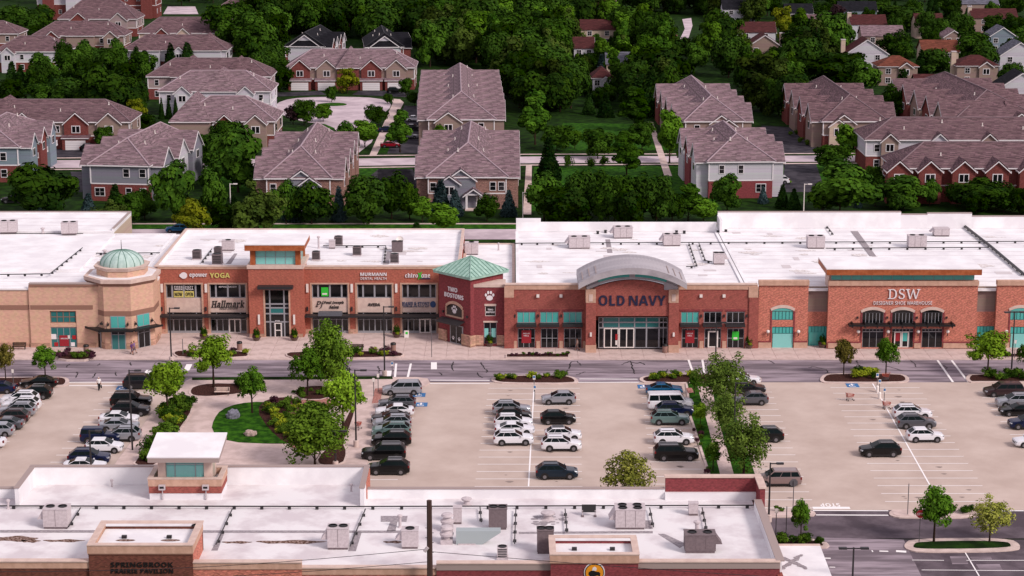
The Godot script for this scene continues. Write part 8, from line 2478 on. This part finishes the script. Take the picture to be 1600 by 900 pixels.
func greenery():
	# car park and plaza trees
	ptree("reddish", 9, 533, 594, 30, "reddish young tree at the end of the left tree island", "", 0.18)
	ptree("young_maple", 71, 537, 592, 40, "dark green young tree before the red poster window", "", 0.18)
	ptree("young_lime", 262, 556, 652, 62, "yellow green tree by the hedge of the left car park", "", 0.2)
	ptree("young_lime", 334, 520, 605, 64, "yellow green tree on the round plaza bed", "", 0.2)
	ptree("young_maple", 394, 571, 645, 48, "dark green tree on the plaza lawn", "", 0.17)
	ptree("plaza_tree", 514, 502, 606, 76, "tallest bright green tree on the plaza bed", "", 0.2)
	ptree("young_maple", 481, 545, 618, 56, "mid green tree on the plaza bed's edge", "", 0.2)
	ptree("young_lime", 536, 576, 672, 68, "yellow green tree beside the lamp post with a concrete foot", "", 0.2)
	ptree("plaza_tree", 492, 634, 726, 96, "large round dark green tree at the plaza's lower end", "", 0.2)
	ptree("bronze", 985, 698, 790, 84, "bronze tinged tree behind the front roof", "", 0.03)
	ptree("locust", 1130, 546, 640, 78, "greyish willowy tree on the tree strip nearest the store", "", 0.18)
	ptree("locust", 1135, 608, 680, 60, "small willowy tree in the middle of the tree strip", "", 0.18)
	ptree("locust", 1162, 640, 745, 86, "large willowy tree by the black car on the tree strip", "", 0.18)
	ptree("young_maple", 1085, 580, 616, 22, "small green tree beside the bright blue saloon", "", 0.18)
	ptree("young_lime", 1094, 628, 668, 24, "small bright tree by the tree strip kerb", "", 0.18)
	ptree("young_maple", 1114, 690, 736, 30, "small dark tree at the grassy end of the tree strip", "", 0.18)
	ptree("reddish", 1318, 527, 586, 32, "bronze young tree on the island before the arched windows", "", 0.18)
	ptree("young_maple", 1384, 529, 585, 38, "green young tree on the island before the shop doors", "", 0.18)
	ptree("young_lime", 1543, 513, 586, 66, "wide yellow green tree before the far right recess", "", 0.18)
	ptree("young_maple", 1606, 530, 586, 34, "green tree beside the lamp post in the right hedge", "", 0.18)
	ptree("young_maple", 1251, 778, 845, 32, "slim young tree on the hedge bed", "", 0.18)
	ptree("young_maple", 1459, 758, 846, 58, "green tree beside the red stop sign", "", 0.18)
	ptree("bronze", 1546, 776, 846, 68, "spreading bronze green tree on the long grass island", "", 0.18)
	# first line behind the shops
	ptree("dark_oak", 62, 252, 338, 112, "broad dark oak left of the grey clapboard house")
	ptree("blue_spruce", 139, 297, 338, 30, "blue spruce at the corner of the grey clapboard house")
	ptree("blue_spruce", 63, 320, 342, 16, "small blue spruce under the broad oak")
	ptree("spruce", 181, 283, 330, 34, "dark spruce against the brick of the grey clapboard house")
	ptree("olive", 175, 312, 362, 56, "olive willow just behind the cream wall of the far block")
	ptree("maple", 205, 300, 352, 44, "mid green maple between the olive willow and the brick wall")
	ptree("dark_oak", 226, 296, 340, 32, "small dark tree at the brick corner of the grey clapboard house")
	ptree("maple", 272, 250, 348, 68, "tall maple before the gabled side of the grey clapboard house")
	ptree("autumn", 303, 313, 367, 54, "yellow green tree beside the bright blue hatchback")
	ptree("dark_oak", 350, 314, 362, 52, "round dark tree beside the yellow green one")
	ptree("maple", 372, 195, 300, 84, "tall broad tree beside the balconied grey gabled house")
	ptree("maple", 330, 262, 340, 48, "mid green maple behind the yellow green tree")
	ptree("olive", 402, 284, 366, 84, "large olive willow behind the brick row's roof")
	ptree("maple", 447, 280, 350, 40, "leafy maple before the grey gabled porch")
	ptree("blue_spruce", 458, 288, 345, 34, "blue spruce hiding the white porch column")
	ptree("dark_oak", 487, 281, 350, 72, "round dark tree before the balconied house")
	ptree("blue_spruce", 530, 284, 345, 26, "slim blue spruce beside the round dark tree")
	ptree("dark_oak", 576, 275, 350, 70, "round dark tree at the foot of the dark driveway")
	ptree("maple", 612, 268, 342, 56, "fine leaved maple at the foot of the dark driveway")
	ptree("lime", 640, 285, 342, 30, "bright lime left of the spruces before the porch house")
	ptree("lime", 660, 307, 347, 34, "small bright round tree before the spruces")
	ptree("blue_spruce", 689, 274, 335, 36, "tall blue spruce before the porch house")
	ptree("blue_spruce", 711, 290, 338, 30, "shorter blue spruce before the porch house")
	ptree("lime", 693, 316, 366, 52, "bright leafy tree on the verge before the blue spruces")
	ptree("spruce", 651, 344, 370, 32, "low dark pine on the verge of the back road")
	ptree("maple", 761, 302, 346, 38, "round maple on the lawn before the porch house")
	ptree("blue_spruce", 795, 291, 338, 28, "blue spruce beside the straight park path")
	ptree("dark_oak", 883, 290, 350, 82, "rounded olive dark tree nearest the canopy store")
	ptree("spruce", 857, 207, 282, 44, "tall dense pointed tree by the pale street")
	ptree("poplar", 836, 141, 226, 50, "tall poplar at the edge of the park lawn")
	ptree("lime", 898, 201, 232, 24, "bright small tree on the park lawn")
	ptree("maple", 870, 195, 236, 50, "rounded maple at the corner of the park lawn")
	ptree("maple", 934, 201, 248, 52, "wide short trunked tree before the park lawn")
	ptree("poplar", 979, 203, 274, 46, "tall dark poplar by the pale street")
	ptree("maple", 1003, 190, 235, 40, "maple behind the tall dark poplar")
	ptree("poplar", 992, 130, 205, 46, "tall bright poplar at the far edge of the park lawn")
	for q in [[888, 243, 262, 15], [923, 247, 263, 16], [944, 244, 259, 16]]: ptree("dark_bush", q[0], q[1], q[2], q[3], "clipped round shrub by the pale street", "clipped shrubs by the pale street")
	for q in [[850, 268, 345, 60], [905, 268, 345, 54], [940, 290, 350, 50], [960, 272, 352, 60], [992, 268, 348, 58], [1025, 275, 350, 56], [1050, 296, 348, 44], [1075, 285, 345, 40], [930, 262, 335, 60], [985, 290, 356, 60]]:
		ptree(["maple", "dark_oak", "maple", "poplar"][int(q[0]) % 4] if q[0] != 1025 else "dark_oak", q[0], q[1], q[2], q[3], "leafy tree in the thicket behind the canopy store", "trees of the thicket behind the canopy store")
	ptree("lime", 1099, 309, 348, 46, "pointed bright tree at the thicket's end")
	ptree("lime", 1046, 168, 254, 42, "fresh green tree beside the parkland path")
	ptree("lime", 1068, 196, 262, 30, "green tree at the corner of the bay windowed house")
	ptree("dark_oak", 1100, 185, 222, 52, "spreading dark tree between two stepped roofs")
	ptree("maple", 1136, 270, 330, 50, "maple before the white clapboard end wall")
	ptree("blue_spruce", 1192, 288, 318, 18, "small blue spruce against the red brick wall")
	ptree("spruce", 1222, 284, 325, 26, "dark spruce beside the dark driveway")
	ptree("spruce", 1240, 290, 327, 24, "second dark spruce beside the dark driveway")
	ptree("maple", 1312, 252, 335, 108, "broad maple beside the pale street lamp behind the store")
	ptree("lime", 1285, 280, 335, 50, "lighter tree beside the pale street lamp")
	ptree("lime", 1322, 190, 252, 44, "pointed green tree before the columned porch")
	ptree("maple", 1300, 225, 270, 60, "low spreading tree beside the pale street")
	ptree("maple", 1412, 272, 326, 84, "rounded maple before the brick gable with an arched window")
	ptree("blue_spruce", 1341, 300, 325, 14, "tiny blue spruce beside the broad maple")
	ptree("dark_oak", 1536, 276, 328, 82, "dark bushy tree before the brick row's columned entrance")
	ptree("maple", 1568, 290, 332, 60, "leafy tree beside the columned entrance")
	# among the homes
	ptree("maple", 56, 205, 250, 44, "maple beside the blue clapboard house")
	ptree("maple", 162, 197, 238, 28, "leafy tree before the second white garage door")
	ptree("spruce", 150, 228, 242, 12, "slim dark shrub beside the black car")
	ptree("autumn", 214, 156, 196, 32, "yellowing tree behind the long garage row")
	ptree("dark_oak", 222, 175, 214, 50, "dark tree under the yellowing one")
	for q in [253, 264, 275]: ptree("spruce", q, 148, 186, 11, "slim clipped evergreen in a row of three beside the white walled row", "row of slim evergreens")
	ptree("maple", 364, 190, 235, 42, "green tree before the tan hip roofed house")
	ptree("plum_tree", 458, 165, 195, 30, "purple leaved shrub tree by the cul-de-sac")
	ptree("maple", 475, 155, 195, 38, "green tree beside the purple leaved one")
	ptree("lime", 505, 160, 190, 30, "light green tree on the cul-de-sac's inner lawn")
	ptree("maple", 542, 188, 246, 40, "maple beside the balconied house's roof")
	ptree("lime", 570, 186, 230, 44, "light green tree below the cul-de-sac")
	ptree("maple", 587, 162, 196, 36, "maple between the cul-de-sac and the diagonal footpath")
	ptree("autumn", 543, 108, 146, 34, "yellow green tree before the cul-de-sac garages")
	ptree("maple", 518, 134, 160, 18, "small tree on the cul-de-sac kerb")
	ptree("maple", 634, 122, 150, 22, "small tree beside the last garage door")
	ptree("maple", 606, 146, 162, 16, "little tree at the top of the diagonal footpath")
	ptree("poplar", 625, 172, 238, 38, "upright tree above the red saloon")
	ptree("lime", 686, 190, 245, 26, "upright tree at the corner of the porch house")
	ptree("maple", 648, 142, 165, 26, "small tree on the lawn of the long stepped roof row")
	for q in [[1235, 205, 212], [1245, 203, 210], [1255, 200, 208], [1250, 214, 222], [1262, 212, 220], [1272, 208, 217], [1262, 218, 227], [1273, 217, 228], [1220, 272, 284], [1232, 280, 287]]: ptree("bush", q[0], q[1], q[2], 10, "clipped round bush beside the dark driveway", "clipped bushes by the dark driveways")
	ptree("maple", 1500, 165, 195, 60, "bright bushy tree behind the lilac clapboard row")
	ptree("maple", 1400, 130, 190, 50, "maple left of the cream house")
	ptree("spruce", 1408, 100, 178, 52, "tall dark conifer before the cream house")
	ptree("spruce", 20, 90, 140, 30, "pointed dark conifer at the far left of the sunken lawn")
	ptree("spruce", 62, 76, 128, 26, "pointed dark conifer before the white gabled row")
	ptree("spruce", 48, 108, 142, 24, "smaller pointed conifer on the sunken lawn")
	ptree("spruce", 80, 112, 145, 24, "second smaller pointed conifer on the sunken lawn")
	ptree("spruce", 268, 62, 112, 28, "conifer beside the far row's white storey")
	ptree("spruce", 294, 60, 112, 36, "broader conifer beside the far row's white storey")
	ptree("maple", 183, 60, 120, 34, "upright tree left of the far white storey row")
	ptree("maple", 104, 60, 122, 34, "upright dark tree before the far brown roofs")
	ptree("maple", 132, 62, 125, 40, "rounded dark tree before the far brown roofs")
	ptree("blue_spruce", 940, 80, 120, 26, "blue spruce before the small red roofed house")
	ptree("autumn", 1226, 12, 62, 36, "yellowing round tree among the far houses")
	ptree("plum_tree", 1306, 8, 45, 32, "bronze purple tree among the far houses")
	ptree("spruce", 598, 55, 95, 30, "young conifer before the second black roofed house")
	for q in [[1268, 36, 100, 92], [1310, 78, 138, 86], [1470, 28, 76, 46], [1522, 50, 106, 58], [1458, 76, 118, 56], [1396, 46, 92, 50], [1552, 20, 60, 40], [1345, 92, 150, 58], [1590, 30, 70, 40], [1422, 12, 50, 60], [1380, 2, 32, 70], [1500, 22, 62, 36], [1580, 98, 142, 46]]:
		ptree(["dark_oak", "maple", "dark_oak"][int(q[0]) % 3], q[0], q[1], q[2], q[3], "large dark crowned tree between the far gardens", "large trees between the far gardens")
	for q in [[25, 8, 60, 60], [62, 5, 56, 58], [45, 38, 68, 42]]: ptree("dark_oak", q[0], q[1], q[2], q[3], "dark rounded tree behind the hip roofed far house", "trees behind the hip roofed far house")
	for q in [[18, 120, 166, 50], [66, 130, 168, 46], [112, 122, 170, 62], [166, 100, 178, 84], [206, 118, 178, 52], [140, 132, 176, 50]]: ptree("dark_oak" if q[0] != 66 else "maple", q[0], q[1], q[2], q[3], "dark leafy tree at the back of the long garage row", "trees at the back of the long garage row")
	# woods
	var mixed := ["maple", "dark_oak", "dark_oak", "olive", "maple", "lime", "poplar", "spruce", "dark_oak"]
	grove("in the wood between the estate and the far houses", "of the middle wood", [800, 186, 1045, 182, 1040, 125, 1050, 95, 960, 40, 900, 30, 790, 60, 790, 186], 9.6, mixed, 10.0, 16.0, 11)
	grove("in the wood behind the long stepped roof row", "of the wood behind the stepped row", [800, 130, 800, 18, 640, 18, 545, 35, 545, 70, 660, 78, 660, 104, 790, 118], 11.0, ["dark_oak", "maple", "dark_oak", "olive", "lime", "poplar"], 12.0, 18.0, 12)
	grove("in the wood around the black roofed houses", "of the wood by the black roofs", [340, 95, 440, 120, 440, 60, 560, 60, 560, 20, 420, 20, 340, 55], 12.5, ["dark_oak", "dark_oak", "maple"], 12.0, 17.0, 13)
	grove("in the gardens left of the tan estate block", "of the left gardens", [0, 150, 240, 150, 225, 112, 190, 105, 120, 118, 0, 145], 9.5, ["dark_oak", "maple", "dark_oak", "spruce"], 8.0, 11.0, 14)
	grove("in the wood right of the stepped roof houses", "of the right wood", [1180, 190, 1260, 185, 1265, 125, 1340, 108, 1310, 88, 1220, 78, 1070, 78, 1050, 110, 1160, 125], 12.5, ["dark_oak", "dark_oak", "maple", "olive", "lime", "spruce"], 11.0, 16.0, 15)
	grove("between the far houses on the right", "among the far right houses", [1410, 130, 1600, 120, 1600, 10, 1200, 5, 1210, 40, 1400, 70], 17.0, ["dark_oak", "maple", "dark_oak", "spruce"], 6.5, 9.5, 16)
	grove("on the slope behind the middle wood", "of the slope behind the middle wood", [800, 40, 900, 24, 1060, 24, 1200, 40, 1200, 12, 800, 8], 12.0, ["dark_oak", "maple", "dark_oak", "olive"], 9.0, 13.0, 22)
	grove("at the far top of the estate", "at the far top", [0, 20, 60, 34, 240, 12, 440, 12, 600, 18, 900, 16, 1080, 26, 1300, 4, 1600, 4, 1600, -22, 0, -22], 22.0, ["dark_oak", "maple", "dark_oak"], 10.0, 14.0, 17)
	grove("beside the brick gables behind the store", "by the brick gables", [1345, 300, 1395, 300, 1600, 330, 1600, 345, 1350, 338], 9.0, ["dark_oak", "maple"], 4.0, 6.0, 18)
	grove("between the tan row and the balconied house", "between the tan row and the balconied house", [300, 235, 400, 240, 405, 300, 310, 300], 9.0, ["dark_oak", "maple"], 6.0, 9.0, 19)
	grove("left behind the cul-de-sac garages", "left of the cul-de-sac", [395, 140, 440, 150, 440, 120, 420, 100], 9.0, ["dark_oak", "maple"], 8.0, 11.0, 20)
	grove("at the foot of the balconied house", "before the balconied house", [60, 342, 420, 356, 420, 338, 60, 330], 11.0, ["dark_oak", "maple", "spruce"], 4.5, 6.5, 21)
	# planting beds
	var fl := ["bush", "gold_bush", "plum_bush", "dark_bush"]
	bed([272, 552, 385, 549, 385, 557, 280, 558], 16, fl, 0.5, 0.9, "in the round bed before the hallmark bay", 0.32, 31)
	bed([448, 553, 460, 550, 610, 549, 628, 552, 620, 557, 460, 559], 24, fl, 0.5, 1.0, "in the long bed before the brick row", 0.32, 32)
	bed([90, 551, 145, 551, 145, 560, 90, 560], 14, ["bush", "plum_bush"], 0.5, 0.9, "in the bed before the red poster", 0.32, 33)
	bed([792, 554, 888, 553, 888, 557, 792, 557], 20, ["bush", "plum_bush"], 0.3, 0.45, "in the low bed before the canopy store", 0.32, 34)
	bed([772, 590, 880, 587, 882, 591, 775, 594], 22, ["bush", "gold_bush", "bush"], 0.5, 0.9, "on the centre row island", 0.18, 35)
	bed([1015, 588, 1085, 586, 1085, 592, 1018, 594], 22, ["bush", "gold_bush", "gold_bush"], 0.5, 0.9, "on the tree strip island", 0.18, 36)
	bed([1338, 585, 1368, 584, 1368, 592, 1340, 593], 9, ["dark_bush", "gold_bush"], 0.8, 1.3, "on the island beside the red cart", 0.18, 37)
	bed([1540, 585, 1600, 584, 1600, 594, 1545, 593], 18, ["dark_bush", "bush"], 0.7, 1.1, "hedging the right island", 0.18, 38)
	bed([1195, 842, 1278, 844, 1285, 850, 1195, 850], 20, ["dark_bush", "bush", "bush"], 0.6, 1.0, "in the hedge bed by the annex", 0.18, 39)
	bed([262, 642, 282, 630, 298, 634, 285, 658, 262, 690, 250, 722, 214, 724, 240, 700, 250, 672], 38, ["bush", "bush", "dark_bush", "gold_bush"], 1.0, 2.0, "hedging the left car park", 0.2, 40)
	bed([405, 640, 420, 625, 455, 623, 480, 645, 486, 690, 460, 694, 440, 685, 418, 666], 46, ["bush", "bush", "plum_bush", "gold_bush", "dark_bush"], 0.6, 1.3, "in the plaza flower bed", 0.19, 41)
	bed([480, 640, 510, 640, 515, 690, 490, 700, 478, 670], 16, ["dark_bush", "bush"], 0.9, 1.7, "under the large plaza tree", 0.19, 42)
	bed([380, 600, 388, 606, 380, 612, 360, 600], 8, ["dark_bush", "bush"], 0.6, 1.0, "on the bench bed", 0.2, 43)
	bed([458, 614, 470, 606, 512, 606, 514, 620, 470, 623], 10, ["dark_bush", "bush"], 0.4, 0.8, "on the plaza tree bed", 0.2, 44)
	bed([1208, 797, 1260, 797, 1262, 799, 1208, 799], 6, ["bush"], 0.4, 0.6, "on the small kerb island", 0.18, 45)
	bed([1405, 797, 1520, 797, 1520, 803, 1405, 803], 9, ["bush", "dark_bush"], 0.5, 0.8, "on the kerb island by the dark sign post", 0.18, 46)
	bed([1550, 554, 1640, 553, 1640, 557, 1550, 557], 14, ["bush", "plum_bush"], 0.5, 0.8, "in the bed by the far right arch", 0.32, 47)
	bed([1080, 660, 1095, 670, 1108, 740, 1100, 740], 8, ["bush", "plum_bush"], 0.4, 0.8, "along the tree strip kerb", 0.18, 48)
	# flower tubs before the shops
	for q in [[319, 530, "right of the yellow poster window"], [401, 532, "left of the tower door"], [460, 532, "right of the tower door"], [620, 527, "beside the sandwich board"], [765, 541, "before the paw emblem window"], [1170, 544, "at the end of the canopy store"], [1285, 543, "before the teal recess window"], [1012 - 212, 530, "beside the teal shop windows"]]:
		if q[0] == 800: continue
		var b := G(q[0], q[1], 0.15)
		var t := thing("flower_tub", "round flower tub " + q[2], "flower tub", b, 0.0, "flower tubs before the shops")
		var mb := MB.new()
		mb.lathe(Vector3.ZERO, [[0.35, 0], [0.6, 0.45], [0.66, 0.5], [0.55, 0.5], [0, 0.42]], 16)
		obj("tub", mb, mt("tub", Color(0.36, 0.28, 0.25), 0.8), t)
		for k in 5:
			var kd: String = ["dark_bush", "gold_bush", "plum_bush", "bush", "gold_bush"][k]
			var o := put("plant", kind_mesh(kd, k % 2)[0], t, Vector3(cos(k * 1.26) * 0.38 * (0.0 if k == 0 else 1.0), 0.42, sin(k * 1.26) * 0.38 * (0.0 if k == 0 else 1.0)))
			o.scale = Vector3(0.6, 1.05, 0.6) if k == 0 else Vector3(0.5, 0.5, 0.5)
